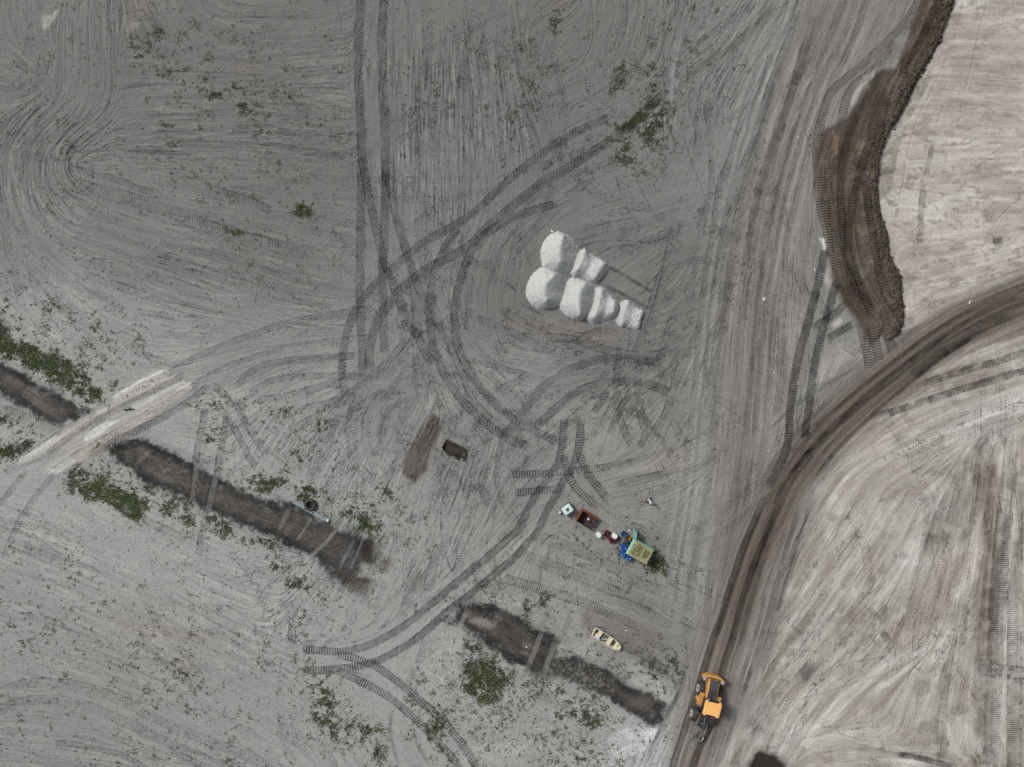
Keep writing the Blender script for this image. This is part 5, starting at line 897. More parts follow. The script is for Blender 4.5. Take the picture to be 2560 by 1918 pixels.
NAMES = {0: ('ground', 'bare grey sand of the building site, streaked by grading and crossed by tracks', 'ground'),
         1: ('haul_road', 'dark brown haul road curving from the right edge down to the loader', 'road'),
         2: ('soil_bank', 'long bank of dark brown topsoil marked by crawler tracks', 'soil bank'),
         3: ('drainage_ditch', 'dark muddy ditch at the left edge, above the pale sand causeway', 'ditch'),
         4: ('drainage_ditch', 'long dark muddy ditch running from the sand causeway past the grey beams', 'ditch'),
         5: ('drainage_ditch', 'wide dark mud patch of the ditch between crawler tracks and the boat', 'ditch'),
         6: ('drainage_ditch', 'last reach of the ditch, its mud cracked into plates, below the boat', 'ditch')}
for rid, (nm, lab, cat) in NAMES.items():
    q = QUADS[QREG == rid]
    if not len(q): continue
    used, inv = np.unique(q, return_inverse=True)
    me = raw_mesh(nm, VCO[used], inv.reshape(-1, 4), 4)
    me.polygons.foreach_set('use_smooth', np.ones(len(q), bool))
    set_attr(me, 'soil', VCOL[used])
    ta = me.attributes.new('tread', 'FLOAT_VECTOR', 'POINT'); ta.data.foreach_set('vector', np.ascontiguousarray(TRD[used], dtype=np.float32).ravel())
    me.materials.append(M_SOIL)
    o = bpy.data.objects.new(nm, me); COL.objects.link(o)
    tag(o, lab, cat, kind='structure', group='reaches of the drainage ditch' if rid >= 3 else None)
del VCO, VCOL, QUADS, MX, MY

# ------------------------------------------------------------------ weeds
def leaf_material(name):
    m = bpy.data.materials.new(name); m.use_nodes = True
    n = m.node_tree.nodes; l = m.node_tree.links
    b = n['Principled BSDF']; b.inputs['Roughness'].default_value = 0.8; b.inputs['Specular IOR Level'].default_value = .2
    at = n.new('ShaderNodeAttribute'); at.attribute_name = 'leaf'
    nz = n.new('ShaderNodeTexNoise'); nz.inputs['Scale'].default_value = 3
    mr = n.new('ShaderNodeMapRange'); mr.inputs['To Min'].default_value = .6; mr.inputs['To Max'].default_value = 1.4
    sc = n.new('ShaderNodeVectorMath'); sc.operation = 'SCALE'
    l.new(nz.outputs['Fac'], mr.inputs['Value']); l.new(at.outputs['Color'], sc.inputs[0]); l.new(mr.outputs[0], sc.inputs['Scale'])
    l.new(sc.outputs[0], b.inputs['Base Color'])
    return m
M_LEAF = leaf_material('weed leaves')

def blades(bx, by, bz, size, colr3, nb, rng, flat=0.5):
    """nb leaf blades for every root; every blade one bent pair of triangles; returns vertices, faces, colours"""
    n = len(bx); N = n * nb
    rx = np.repeat(bx, nb); ry = np.repeat(by, nb); rz = np.repeat(bz, nb); sz = np.repeat(size, nb) * rng.uniform(.6, 1.3, N)
    a = rng.uniform(0, 2 * np.pi, N); el = rng.uniform(.15, flat * 2, N)
    ux, uy = np.cos(a), np.sin(a)
    w = sz * rng.uniform(.16, .34, N)
    off = sz * .25
    jx = rng.uniform(-1, 1, N) * off; jy = rng.uniform(-1, 1, N) * off
    p0 = np.stack([rx + jx - uy * w * .6, ry + jy + ux * w * .6, rz - .02 + 0 * rx], 1)
    p1 = np.stack([rx + jx + uy * w * .6, ry + jy - ux * w * .6, rz - .02 + 0 * rx], 1)
    hl = sz * .5
    p2 = np.stack([rx + jx + ux * hl * np.cos(el) + uy * w, ry + jy + uy * hl * np.cos(el) - ux * w, rz + hl * np.sin(el)], 1)
    p3 = np.stack([rx + jx + ux * sz * np.cos(el * .6), ry + jy + uy * sz * np.cos(el * .6), rz + sz * .9 * np.sin(el * .6)], 1)
    co = np.stack([p0, p1, p2, p3], 1).reshape(-1, 3)
    base = np.arange(N)[:, None] * 4
    fc = np.concatenate([base + np.array([[0, 1, 2]]), base + np.array([[0, 2, 3]])], 1).reshape(-1, 3)
    c = np.repeat(np.repeat(colr3, nb, 0) * rng.uniform(.7, 1.3, (N, 1)), 4, 0)
    return co, fc, c
def scatter(dens, n, seed):
    rng = np.random.default_rng(seed)
    p = (dens * (XX > -20) * (XX < 2580) * (YY > -20) * (YY < 1938)).astype(np.float64).ravel()
    p /= p.sum()
    k = np.searchsorted(np.cumsum(p), rng.uniform(0, 1, n))
    k = np.clip(k, 0, NX * NY - 1)
    j, i = np.divmod(k, NX)
    px = GX[i] + rng.uniform(-.5, .5, n) * ST; py = GY[j] + rng.uniform(-.5, .5, n) * ST
    return px, py, H[j, i], rng
def weed_stuff(name, dens, n, nb, s0, s1, cols, label, cat, seed, flat):
    px, py, z, rng = scatter(dens, n, seed)
    size = rng.uniform(s0, s1, n) * rng.choice([.7, 1, 1, 1.35], n)
    pick = rng.integers(0, len(cols), n)
    c3 = np.array([alb(*c) for c in cols])[pick]
    co, fc, cc = blades(wx(px), wy(py), z, size, c3, nb, rng, flat)
    me = raw_mesh(name, co, fc, 3); set_attr(me, 'leaf', cc); me.materials.append(M_LEAF)
    o = bpy.data.objects.new(name, me); COL.objects.link(o)
    tag(o, label, cat, kind='stuff')
    return o
weed_stuff('green_weeds', np.clip(DENS_G, 0, 1), 40000, 3, .07, .20, [(62, 76, 38), (50, 64, 34), (76, 88, 50), (46, 54, 36), (84, 86, 60)], 'low green weeds growing in patches along the ditches and on the sand', 'weeds', 61, .32)
weed_stuff('dark_weeds', DENS_S, 60000, 1, .07, .20, [(66, 66, 58), (74, 73, 66), (58, 58, 52), (88, 86, 78)], 'small dark weeds and clods dotted over the graded fields', 'weeds', 62, .3)

# crumbled clods along the right edge of the topsoil bank
def clods(name, px, py, rad, rgbs, label, cat, seed):
    rng = np.random.default_rng(seed); n = len(px)
    j = np.clip(((py + MARG) / ST).round().astype(int), 0, NY - 1); i = np.clip(((px + MARG) / ST).round().astype(int), 0, NX - 1)
    base = np.stack([wx(px), wy(py), H[j, i] + rad * .3], 1)
    octa = np.array([(1, 0, 0), (-1, 0, 0), (0, 1, 0), (0, -1, 0), (0, 0, 1), (0, 0, -1)], float)
    V = (octa[None] * rad[:, None, None] * rng.uniform(.6, 1.4, (n, 6, 1)) + rng.normal(0, .15, (n, 6, 3)) * rad[:, None, None] + base[:, None]).reshape(-1, 3)
    fo = np.array([(0, 2, 4), (2, 1, 4), (1, 3, 4), (3, 0, 4), (2, 0, 5), (1, 2, 5), (3, 1, 5), (0, 3, 5)])
    Fc = (fo[None] + (np.arange(n) * 6)[:, None, None]).reshape(-1, 3)
    c3 = np.array([alb(*c) for c in rgbs])[rng.integers(0, len(rgbs), n)]
    me = raw_mesh(name, V, Fc, 3); set_attr(me, 'leaf', np.repeat(c3, 6, 0)); me.materials.append(M_LEAF)
    o = bpy.data.objects.new(name, me); COL.objects.link(o); return tag(o, label, cat, kind='stuff')
_r = np.random.default_rng(44)
_e = spline(np.array(BERM_R), 2.0); _k = _r.integers(0, len(_e), 2600)
_t = np.abs(_r.normal(0, 1, 2600)) * 16 - _r.uniform(0, 7, 2600) * (vnoise(9, 88, (1, len(_e)))[0][_k] + .8)
clods('soil_clods', _e[_k, 0] - _t + _r.normal(0, 1.5, 2600), _e[_k, 1] + _r.normal(0, 3, 2600), _r.uniform(.12, .38, 2600) ** 2, [(88, 78, 68), (76, 67, 60), (100, 90, 80), (68, 61, 55)], 'loose brown clods crumbling along the edge of the topsoil bank', 'soil clods', 45)
# ------------------------------------------------------------------ building blocks
class MB:
    """collects pieces of one mesh"""
    def __init__(s): s.v = []; s.f = []
    def add(s, vs, fs):
        o = len(s.v); s.v += [tuple(map(float, p)) for p in vs]; s.f += [tuple(i + o for i in f) for f in fs]; return s
    def box(s, c, d, rz=0.0, ry=0.0, rx=0.0, top=1.0):
        hx, hy, hz = d[0] / 2, d[1] / 2, d[2] / 2
        m = Matrix.Rotation(rz, 3, 'Z') @ Matrix.Rotation(ry, 3, 'Y') @ Matrix.Rotation(rx, 3, 'X')
        vs = []
        for z in (-1, 1):
            k = top if z > 0 else 1.0
            for x, y in ((-1, -1), (1, -1), (1, 1), (-1, 1)):
                vs.append(m @ Vector((x * hx * k, y * hy * k, z * hz)) + Vector(c))
        return s.add(vs, [(3, 2, 1, 0), (4, 5, 6, 7), (0, 1, 5, 4), (1, 2, 6, 5), (2, 3, 7, 6), (3, 0, 4, 7)])
    def tube(s, path, r, n=8, cap=True):
        P = [Vector(p) for p in path]; rs = r if isinstance(r, (list, tuple)) else [r] * len(P)
        vs = []; fs = []
        ref = Vector((0, 0, 1))
        for i, p in enumerate(P):
            t = (P[min(i + 1, len(P) - 1)] - P[max(i - 1, 0)]).normalized()
            if abs(t.dot(ref)) > .95: rf = Vector((1, 0, 0))
            else: rf = ref
            u = t.cross(rf).normalized(); w = t.cross(u)
            for k in range(n):
                a = 2 * math.pi * k / n
                vs.append(p + (u * math.cos(a) + w * math.sin(a)) * rs[i])
        for i in range(len(P) - 1):
            for k in range(n):
                a = i * n + k; b = i * n + (k + 1) % n
                fs.append((a, b, b + n, a + n))
        if cap: fs += [tuple(range(n)), tuple(range((len(P) - 1) * n + n - 1, (len(P) - 1) * n - 1, -1))]
        return s.add(vs, fs)
    def lathe(s, prof, n=20, c=(0, 0, 0), axis='Z', close=False):
        vs = []; fs = []
        for r, z in prof:
            for k in range(n):
                a = 2 * math.pi * k / n
                p = (r * math.cos(a), r * math.sin(a), z)
                if axis == 'Y': p = (p[0], p[2], p[1])
                if axis == 'X': p = (p[2], p[0], p[1])
                vs.append((p[0] + c[0], p[1] + c[1], p[2] + c[2]))
        m = len(prof)
        for i in range(m if close else m - 1):
            j = (i + 1) % m
            for k in range(n):
                fs.append((i * n + k, i * n + (k + 1) % n, j * n + (k + 1) % n, j * n + k))
        if not close:
            fs.append(tuple(range(n))); fs.append(tuple(range((m - 1) * n + n - 1, (m - 1) * n - 1, -1)))
        return s.add(vs, fs)
    def prism(s, poly, z0, z1):
        n = len(poly)
        vs = [(x, y, z0) for x, y in poly] + [(x, y, z1) for x, y in poly]
        return s.add(vs, [tuple(range(n))[::-1], tuple(range(n, 2 * n))] + [(i, (i + 1) % n, n + (i + 1) % n, n + i) for i in range(n)])
    def side(s, poly, y0, y1):
        """outline in the x-z plane, extruded along y"""
        n = len(poly)
        vs = [(x, y0, z) for x, z in poly] + [(x, y1, z) for x, z in poly]
        return s.add(vs, [tuple(range(n)), tuple(range(n, 2 * n))[::-1]] + [((i + 1) % n, i, n + i, n + (i + 1) % n) for i in range(n)])
    def build(s, name, mat, parent=None, bevel=0.0, smooth_=False):
        me = bpy.data.meshes.new(name); me.from_pydata(s.v, [], s.f); me.validate()
        bm = bmesh.new(); bm.from_mesh(me); bmesh.ops.recalc_face_normals(bm, faces=bm.faces); bm.to_mesh(me); bm.free()
        me.materials.append(mat)
        if smooth_: me.polygons.foreach_set('use_smooth', np.ones(len(me.polygons), bool))
        o = bpy.data.objects.new(name, me); COL.objects.link(o)
        if parent: o.parent = parent
        if bevel:
            b = o.modifiers.new('bevel', 'BEVEL'); b.width = bevel; b.segments = 2; b.limit_method = 'ANGLE'; b.angle_limit = math.radians(40)
        return o

def mat(name, rgb, rough=.6, metal=0.0, dirt=None, amount=.35, scale=2.5, spec=.4, var=.12):
    m = bpy.data.materials.new(name); m.use_nodes = True
    n = m.node_tree.nodes; l = m.node_tree.links
    b = n['Principled BSDF']; b.inputs['Roughness'].default_value = rough; b.inputs['Metallic'].default_value = metal; b.inputs['Specular IOR Level'].default_value = spec
    tc = n.new('ShaderNodeTexCoord')
    nz = n.new('ShaderNodeTexNoise'); nz.inputs['Scale'].default_value = scale; nz.inputs['Detail'].default_value = 7; nz.inputs['Roughness'].default_value = .7
    l.new(tc.outputs['Object'], nz.inputs['Vector'])
    mr = n.new('ShaderNodeMapRange'); mr.inputs['From Min'].default_value = .55 - amount * .5; mr.inputs['From Max'].default_value = .85 - amount * .4
    l.new(nz.outputs['Fac'], mr.inputs['Value'])
    mx = n.new('ShaderNodeMix'); mx.data_type = 'RGBA'
    mx.inputs[6].default_value = colr(*rgb); mx.inputs[7].default_value = colr(*(dirt or tuple(c * .72 for c in rgb)))
    l.new(mr.outputs[0], mx.inputs[0])
    n2 = n.new('ShaderNodeTexNoise'); n2.inputs['Scale'].default_value = 14; n2.inputs['Detail'].default_value = 4
    l.new(tc.outputs['Object'], n2.inputs['Vector'])
    m2 = n.new('ShaderNodeMapRange'); m2.inputs['To Min'].default_value = 1 - var; m2.inputs['To Max'].default_value = 1 + var
    l.new(n2.outputs['Fac'], m2.inputs['Value'])
    sc = n.new('ShaderNodeVectorMath'); sc.operation = 'SCALE'
    l.new(mx.outputs[2], sc.inputs[0]); l.new(m2.outputs[0], sc.inputs['Scale'])
    l.new(sc.outputs[0], b.inputs['Base Color'])
    bp = n.new('ShaderNodeBump'); bp.inputs['Strength'].default_value = .15; bp.inputs['Distance'].default_value = .02
    l.new(n2.outputs['Fac'], bp.inputs['Height']); l.new(bp.outputs[0], b.inputs['Normal'])
    return m
def thing(name, label, cat, px, py, ang=0.0, group=None, z=None, h=0.0):
    """an Empty at the base of a thing; px, py in image pixels where its top of height h is seen from the drone"""
    f = 1 - h / CAM_H
    px = 1280 + (px - 1280) * f; py = 959 + (py - 959) * f
    o = bpy.data.objects.new(name, None); COL.objects.link(o)
    o.empty_display_size = .3
    o.location = (wx(px), wy(py), gz(px, py) if z is None else z)
    o.rotation_euler = (0, 0, ang)
    return tag(o, label, cat, group)
def on(sheet, x, y):
    return tuple(S(sheet, [(x, y)])[0])
def heading(dx, dy):
    return math.atan2(-dy, dx)

YEL = mat('loader yellow paint', (232, 164, 72), .5, dirt=(176, 138, 92), amount=.5)
YELP = mat('sun bleached yellow roof', (254, 194, 116), .55, dirt=(246, 184, 106), amount=.3, var=.05)
DARK = mat('dark grey machine paint', (58, 62, 70), .5, dirt=(84, 84, 84), amount=.35)
BLK = mat('black rubber', (44, 45, 48), .85, dirt=(84, 82, 80), amount=.45, spec=.2)
GLASS = mat('dark cab glass', (22, 26, 30), .12, spec=.6, dirt=(30, 34, 38))
RIM = mat('dusty pale wheel rim', (176, 174, 168), .7, dirt=(146, 140, 130))
STEEL = mat('worn grey steel', (120, 122, 120), .5, .4, dirt=(70, 72, 72), amount=.6, scale=5)
WORN = mat('bare worn fork steel', (164, 166, 162), .6, .1, dirt=(84, 86, 84), amount=.5, scale=6)
STEELD = mat('dark steel', (66, 68, 70), .5, .4, dirt=(110, 110, 108), amount=.3, scale=6)
WHITEP = mat('white plastic', (228, 236, 236), .45, dirt=(196, 208, 206), amount=.2)
BLUE = mat('blue plastic drum', (24, 78, 164), .4, dirt=(20, 64, 136), amount=.3)
BLUE2 = mat('faded blue plastic drum', (30, 94, 150), .45, dirt=(24, 78, 130), amount=.3)
TEAL = mat('teal painted boards', (116, 178, 158), .6, dirt=(86, 146, 128), amount=.35)
MAROON = mat('dark red paint', (96, 24, 28), .45, dirt=(60, 22, 22), amount=.4)
RUST = mat('rusty orange steel', (150, 80, 40), .8, dirt=(104, 54, 32), amount=.5, scale=4)
RUSTD = mat('dark rusted floor', (58, 46, 42), .85, dirt=(86, 76, 72), amount=.4, scale=4)

# ------------------------------------------------------------------ gravel heaps
def gravel_material():
    m = bpy.data.materials.new('white limestone gravel'); m.use_nodes = True
    n = m.node_tree.nodes; l = m.node_tree.links
    b = n['Principled BSDF']; b.inputs['Roughness'].default_value = .95; b.inputs['Specular IOR Level'].default_value = .1
    tc = n.new('ShaderNodeTexCoord')
    vo = n.new('ShaderNodeTexVoronoi'); vo.inputs['Scale'].default_value = 16
    l.new(tc.outputs['Object'], vo.inputs['Vector'])
    sep = n.new('ShaderNodeSeparateColor'); l.new(vo.outputs['Color'], sep.inputs[0])
    cr = n.new('ShaderNodeValToRGB')
    cr.color_ramp.elements[0].position = 0; cr.color_ramp.elements[0].color = colr(172, 174, 172)
    cr.color_ramp.elements[1].position = 1; cr.color_ramp.elements[1].color = colr(212, 214, 212)
    l.new(sep.outputs[0], cr.inputs[0]); l.new(cr.outputs[0], b.inputs['Base Color'])
    bp = n.new('ShaderNodeBump'); bp.inputs['Strength'].default_value = .6; bp.inputs['Distance'].default_value = .04; bp.invert = True
    l.new(vo.outputs['Distance'], bp.inputs['Height']); l.new(bp.outputs[0], b.inputs['Normal'])
    return m
M_GRAV = gravel_material()
def seg_dist(x, y, pl):
    d = np.full(x.shape, 1e9)
    for (ax, ay), (bx, by) in zip(pl[:-1], pl[1:]):
        ex, ey = bx - ax, by - ay
        t = np.clip(((x - ax) * ex + (y - ay) * ey) / max(ex * ex + ey * ey, 1e-9), 0, 1)
        d = np.minimum(d, np.hypot(x - ax - t * ex, y - ay - t * ey))
    return d
HEAPS = [
 ('biggest white gravel heap, the upper left of the cluster', [(388, 560), (400, 440), (470, 300), (560, 230), (650, 215), (780, 270), (870, 350), (905, 440), (890, 600), (850, 700), (820, 770), (740, 795), (600, 785), (500, 745), (420, 705)], [[(690, 330), (645, 470), (640, 560), (655, 650)]], 1.55),
 ('two-crested white gravel heap at the upper right of the cluster', [(798, 800), (840, 680), (890, 560), (940, 470), (1010, 450), (1070, 510), (1180, 570), (1230, 600), (1310, 650), (1335, 740), (1280, 820), (1220, 880), (1160, 930), (1060, 905), (940, 855), (850, 855)], [[(1000, 500), (960, 620), (880, 770)], [(1250, 660), (1190, 760), (1125, 870)]], .95),
 ('white gravel heap at the lower left of the cluster', [(186, 1050), (220, 920), (280, 800), (380, 720), (470, 705), (620, 775), (700, 840), (735, 920), (715, 1060), (670, 1200), (600, 1260), (430, 1300), (300, 1255), (210, 1150)], [[(570, 850), (460, 960), (440, 1080), (470, 1180)]], 1.5),
 ('white gravel heap in the middle of the lower row', [(635, 1230), (700, 1090), (740, 930), (800, 855), (900, 855), (1080, 920), (1140, 980), (1150, 1080), (1120, 1230), (1050, 1380), (960, 1445), (860, 1435), (760, 1385), (680, 1315)], [[(990, 960), (920, 1080), (905, 1250), (920, 1370)]], 1.45),
 ('narrow white gravel heap, third of the lower row', [(1000, 1390), (1060, 1310), (1110, 1200), (1140, 1000), (1250, 983), (1330, 1040), (1390, 1120), (1470, 1200), (1475, 1290), (1420, 1400), (1310, 1440), (1140, 1500), (1060, 1475)], [[(1215, 1030), (1195, 1150), (1175, 1260), (1120, 1400)], [(1400, 1210), (1380, 1330)]], 1.05),
 ('smallest white gravel heap with a squared end, right of the lower row', [(1415, 1400), (1470, 1290), (1490, 1200), (1560, 1153), (1640, 1180), (1720, 1260), (1815, 1305), (1790, 1430), (1745, 1565), (1640, 1540), (1560, 1530), (1500, 1545), (1440, 1485)], [[(1590, 1190), (1540, 1330), (1520, 1480)], [(1790, 1330), (1740, 1520)]], .62)]
for hi, (lab, out, crests, hh) in enumerate(HEAPS):
    o2 = spline(np.vstack([S('Z', out), S('Z', out)[:1]]), 5)[:-1]
    P = np.stack([wx(o2[:, 0]), wy(o2[:, 1])], 1); c0 = P.mean(0); P = P - c0
    CR = []
    for c in crests:
        q = spline(S('Z', c), 6); CR.append(np.stack([wx(q[:, 0]), wy(q[:, 1])], 1) - c0)
    lo = P.min(0) - .25; hi_ = P.max(0) + .25
    stp = .06
    gx = np.arange(lo[0], hi_[0], stp); gy = np.arange(lo[1], hi_[1], stp)
    x, y = np.meshgrid(gx, gy)
    inside = np.zeros(x.shape, bool)
    for k in range(len(P)):
        ax, ay = P[k]; bx, by = P[(k + 1) % len(P)]
        if ay != by: inside ^= ((ay > y) != (by > y)) & (x < (bx - ax) * (y - ay) / (by - ay) + ax)
    nn = vnoise(4, 500 + hi, x.shape) * .6 + vnoise(2, 520 + hi, x.shape) * .4
    db = seg_dist(x, y, [tuple(p) for p in P] + [tuple(P[0])]); db = np.where(inside, db, -db) + nn * .07
    dl_ = [seg_dist(x, y, [tuple(p) for p in c]) for c in CR]
    dc = -np.log(sum(np.exp(-q_ / .12) for q_ in dl_)) * .12
    dc = np.sqrt(np.clip(dc, 0, None) ** 2 + .30 ** 2) - .22
    t = np.clip(db, 0, None) / (np.clip(db, 0, None) + dc + .05)
    z = hh * 1.25 * t
    r_ = np.random.default_rng(600 + hi)
    z = z + (r_.uniform(-1, 1, x.shape) * .014 + nn * .02) * (db > 0)
    z = np.where(db > -.02, z, -.25) - .03
    ok = (db > -.14)
    ids = -np.ones(x.shape, int); ids[ok] = np.arange(ok.sum())
    a, b, c, d = ids[:-1, :-1], ids[:-1, 1:], ids[1:, 1:], ids[1:, :-1]
    q = np.stack([a, b, c, d], 2).reshape(-1, 4); q = q[(q >= 0).all(1)]
    co = np.stack([x[ok], y[ok], z[ok]], 1)
    pc = o2.mean(0)
    root = bpy.data.objects.new('gravel_heap', None); COL.objects.link(root); root.location = (c0[0], c0[1], gz(*pc))
    tag(root, lab, 'gravel heap', 'heaps of white gravel')
    me = raw_mesh('mound', co, q, 4); me.polygons.foreach_set('use_smooth', np.ones(len(q), bool)); me.materials.append(M_GRAV)
    mo = bpy.data.objects.new('mound', me); COL.objects.link(mo); mo.parent = root
    # loose stones on the slopes and rolled out at the foot
    yy_, xx_ = np.nonzero((db > -.16)); pick = r_.choice(len(yy_), 1300)
    sx = gx[xx_[pick]] + r_.uniform(-.03, .03, 1300); sy = gy[yy_[pick]] + r_.uniform(-.03, .03, 1300)
    far = r_.uniform(0, 1, 1300) < .05
    sx = np.where(far, sx + r_.normal(0, .3, 1300), sx); sy = np.where(far, sy + r_.normal(0, .3, 1300), sy)
    ii = np.clip(((sx - lo[0]) / stp).round().astype(int), 0, len(gx) - 1); jj = np.clip(((sy - lo[1]) / stp).round().astype(int), 0, len(gy) - 1)
    sz = np.maximum(z[jj, ii], -.01) + .01
    rad = r_.uniform(.02, .045, 1300)
    octa = np.array([(1, 0, 0), (-1, 0, 0), (0, 1, 0), (0, -1, 0), (0, 0, 1), (0, 0, -1)], float)
    V = (octa[None] * rad[:, None, None] * r_.uniform(.6, 1.3, (1300, 6, 1)) + np.stack([sx, sy, sz], 1)[:, None]).reshape(-1, 3)
    fo = np.array([(0, 2, 4), (2, 1, 4), (1, 3, 4), (3, 0, 4), (2, 0, 5), (1, 2, 5), (3, 1, 5), (0, 3, 5)])
    Fc = (fo[None] + (np.arange(1300) * 6)[:, None, None]).reshape(-1, 3)
    ms = raw_mesh('loose_stones', V, Fc, 3); ms.materials.append(M_GRAV)
    so = bpy.data.objects.new('loose_stones', ms); COL.objects.link(so); so.parent = root; so['kind'] = 'stuff'

# ------------------------------------------------------------------ water in the pit
mw_ = bpy.data.materials.new('murky pond water'); mw_.use_nodes = True
b = mw_.node_tree.nodes['Principled BSDF']; b.inputs['Base Color'].default_value = (.030, .027, .018, 1); b.inputs['Roughness'].default_value = .08
nz = mw_.node_tree.nodes.new('ShaderNodeTexNoise'); nz.inputs['Scale'].default_value = 1.2; bp = mw_.node_tree.nodes.new('ShaderNodeBump'); bp.inputs['Strength'].default_value = .05
mw_.node_tree.links.new(nz.outputs['Fac'], bp.inputs['Height']); mw_.node_tree.links.new(bp.outputs[0], b.inputs['Normal'])
w_ = MB(); w_.add([(wx(1860), wy(1870), -.62), (wx(1860), wy(2016), -.62), (wx(1992), wy(2016), -.62), (wx(1992), wy(1870), -.62)], [(0, 1, 2, 3)])
tag(w_.build('water', mw_), 'murky dark water standing in the pit at the bottom edge', 'water', kind='structure')

# ------------------------------------------------------------------ wheel loader with a fork frame
def loader():
    ang = heading(-.25, .968)
    t = thing('wheel_loader', 'yellow wheel loader driving on the haul road with a fork frame in front', 'wheel loader', 1759.6, 1751.9, ang)
    t.location.z += .0
    wz = .78
    def wheel(x, y):
        sgn = 1 if y > 0 else -1
        prof = [(.40, -.28), (.62, -.31), (.74, -.26), (.79, -.16), (.80, 0), (.79, .16), (.74, .26), (.62, .31), (.40, .28)]
        m = MB(); m.lathe(prof, 26, axis='Y')
        for k in range(22):                       # lugs
            a = 2 * math.pi * k / 22
            for sd in (-1, 1):
                c = (math.cos(a + sd * .07) * .795, sd * .15, math.sin(a + sd * .07) * .795)
                m.box(c, (.07, .26, .075), rz=0, ry=-a + math.pi / 2)
        w = MB(); w.lathe([(.02, -.02), (.36, 0), (.46, .02), (.47, .11), (.43, .12), (.34, .07), (.14, .06), (.11, .12), (.02, .12)], 22, axis='Y')
        ty = m.build('wheel', BLK, t, smooth_=False)
        ty.location = (x, y, wz)
        rm = w.build('rim', RIM, ty, smooth_=False)
        rm.location = (0, .24 * sgn, 0)
        if sgn < 0: rm.scale = (1, -1, 1)
        hb = MB(); hb.lathe([(.02, .0), (.13, .0), (.13, .06), (.02, .08)], 12, axis='Y'); h = hb.build('hub', STEELD, ty); h.location = (0, (.32 if sgn > 0 else -.40), 0)
    for x in (-1.5, 1.5):
        for y in (-.98, .98): wheel(x, y)
    # frames and axles
    m = MB(); m.box((-1.75, 0, .85), (2.9, .8, .5)); m.tube([(-1.5, -.9, wz), (-1.5, .9, wz)], .16); m.build('rear_frame', DARK, t, .02)
    m = MB(); m.side([(.1, .6), (2.0, .6), (2.05, 1.2), (1.6, 1.75), (1.0, 1.75), (.1, 1.1)], -.34, .34); m.tube([(1.5, -.9, wz), (1.5, .9, wz)], .16); m.build('front_frame', DARK, t, .02)
    # engine hood: yellow flanks, dark panel on top with vents
    m = MB(); m.side([(-3.1, 1.0), (-1.1, 1.0), (-1.1, 2.15), (-2.0, 2.15), (-3.0, 1.9), (-3.15, 1.5)], -.62, .62); hood = m.build('engine_hood', YEL, t, .05)
    m = MB(); m.side([(-3.2, 1.86), (-2.0, 2.16), (-.95, 2.16), (-.95, 2.22), (-2.02, 2.22), (-3.22, 1.93)], -.50, .50); top = m.build('hood_panel', DARK, hood, .02)
    for k in range(4):
        v = MB(); v.box((-2.9 + k * .22, 0, 1.995 + k * .052), (.10, .62, .035), ry=-.235); v.build('vent_louvre', STEEL, hood)
    m = MB(); m.box((-1.75, 0, 2.26), (.36, .40, .07)); m.build('intake_grille', BLK, hood, .01)
    m = MB(); m.tube([(-2.15, .18, 2.1), (-2.15, .18, 2.62)], .07, 10); m.build('exhaust_pipe', BLK, hood)
    m = MB(); m.box((-1.35, -.28, 2.28), (.4, .34, .08)); m.build('service_hatch', STEELD, hood, .01)
    # counterweight: a bow-shaped bumper round the tail with grey corner lamps
    out = []; inn = []
    for k in range(13):
        a = -1 + 2 * k / 12
        out.append((-3.62 + .42 * abs(a) ** 2.6, 1.28 * a)); inn.append((-3.30 + .36 * abs(a) ** 2.6, 1.22 * a))
    m = MB(); m.prism(out + inn[::-1], .75, 1.55); cw = m.build('counterweight', YEL, t, .06)
    for s in (-1, 1):
        m = MB(); m.box((-3.05, 1.06 * s, 1.45), (.42, .34, .34), rz=-.2 * s); m.build('tail_lamp', RIM, cw, .03)
        m = MB(); m.box((-2.78, .98 * s, 1.15), (.3, .28, .34)); m.build('corner_bracket', STEELD, cw, .02)
        m = MB(); m.side([(-1.02, 1.45), (-.86, 1.72), (-1.2, 1.85), (-1.45, 1.84), (-1.45, 1.76), (-1.2, 1.76), (-1.02, 1.6)], .72 * s, 1.26 * s); m.build('rear_fender', YEL, t, .02)
        m = MB(); m.side([(.75, 1.3), (.85, 1.66), (1.2, 1.78), (1.2, 1.72), (.92, 1.6), (.85, 1.3)], .72 * s, 1.2 * s); m.build('front_fender', DARK, t, .02)
        m = MB(); m.tube([(-.95, .66 * s, 2.1), (-.95, 1.05 * s, 2.1), (-.3, 1.05 * s, 2.1), (-.3, 1.05 * s, 1.2)], .022, 6); m.build('handrail', YEL if s < 0 else STEELD, t)
        m = MB()
        for k in range(3): m.box((-.45, 1.08 * s, .55 + .32 * k), (.5, .22, .05))
        m.box((-.72, 1.08 * s, .85), (.05, .2, .9)); m.box((-.18, 1.08 * s, .85), (.05, .2, .9)); m.build('access_steps', YEL, t, .01)
        m = MB(); m.box((-.45, .95 * s, 1.52), (1.0, .62, .22)); m.build('side_platform', YEL, t, .03)
        m = MB(); m.tube([(.35, .92 * s, 2.9), (.7, 1.22 * s, 2.85)], .02, 6); m.box((.72, 1.26 * s, 2.75), (.06, .22, .34)); m.build('mirror', BLK, t)
    # cab: pillars, glass, flat roof with notched edges
    m = MB(); m.side([(-1.12, 1.5), (.38, 1.5), (.5, 1.9), (.22, 3.1), (-1.05, 3.1)], -.74, .74); cab = m.build('cab', DARK, t, .03)
    for s in (-1, 1):
        m = MB(); m.side([(-1.0, 1.95), (.36, 1.95), (.14, 2.95), (-.95, 2.95)], .741 * s, .762 * s); m.build('side_window', GLASS, cab)
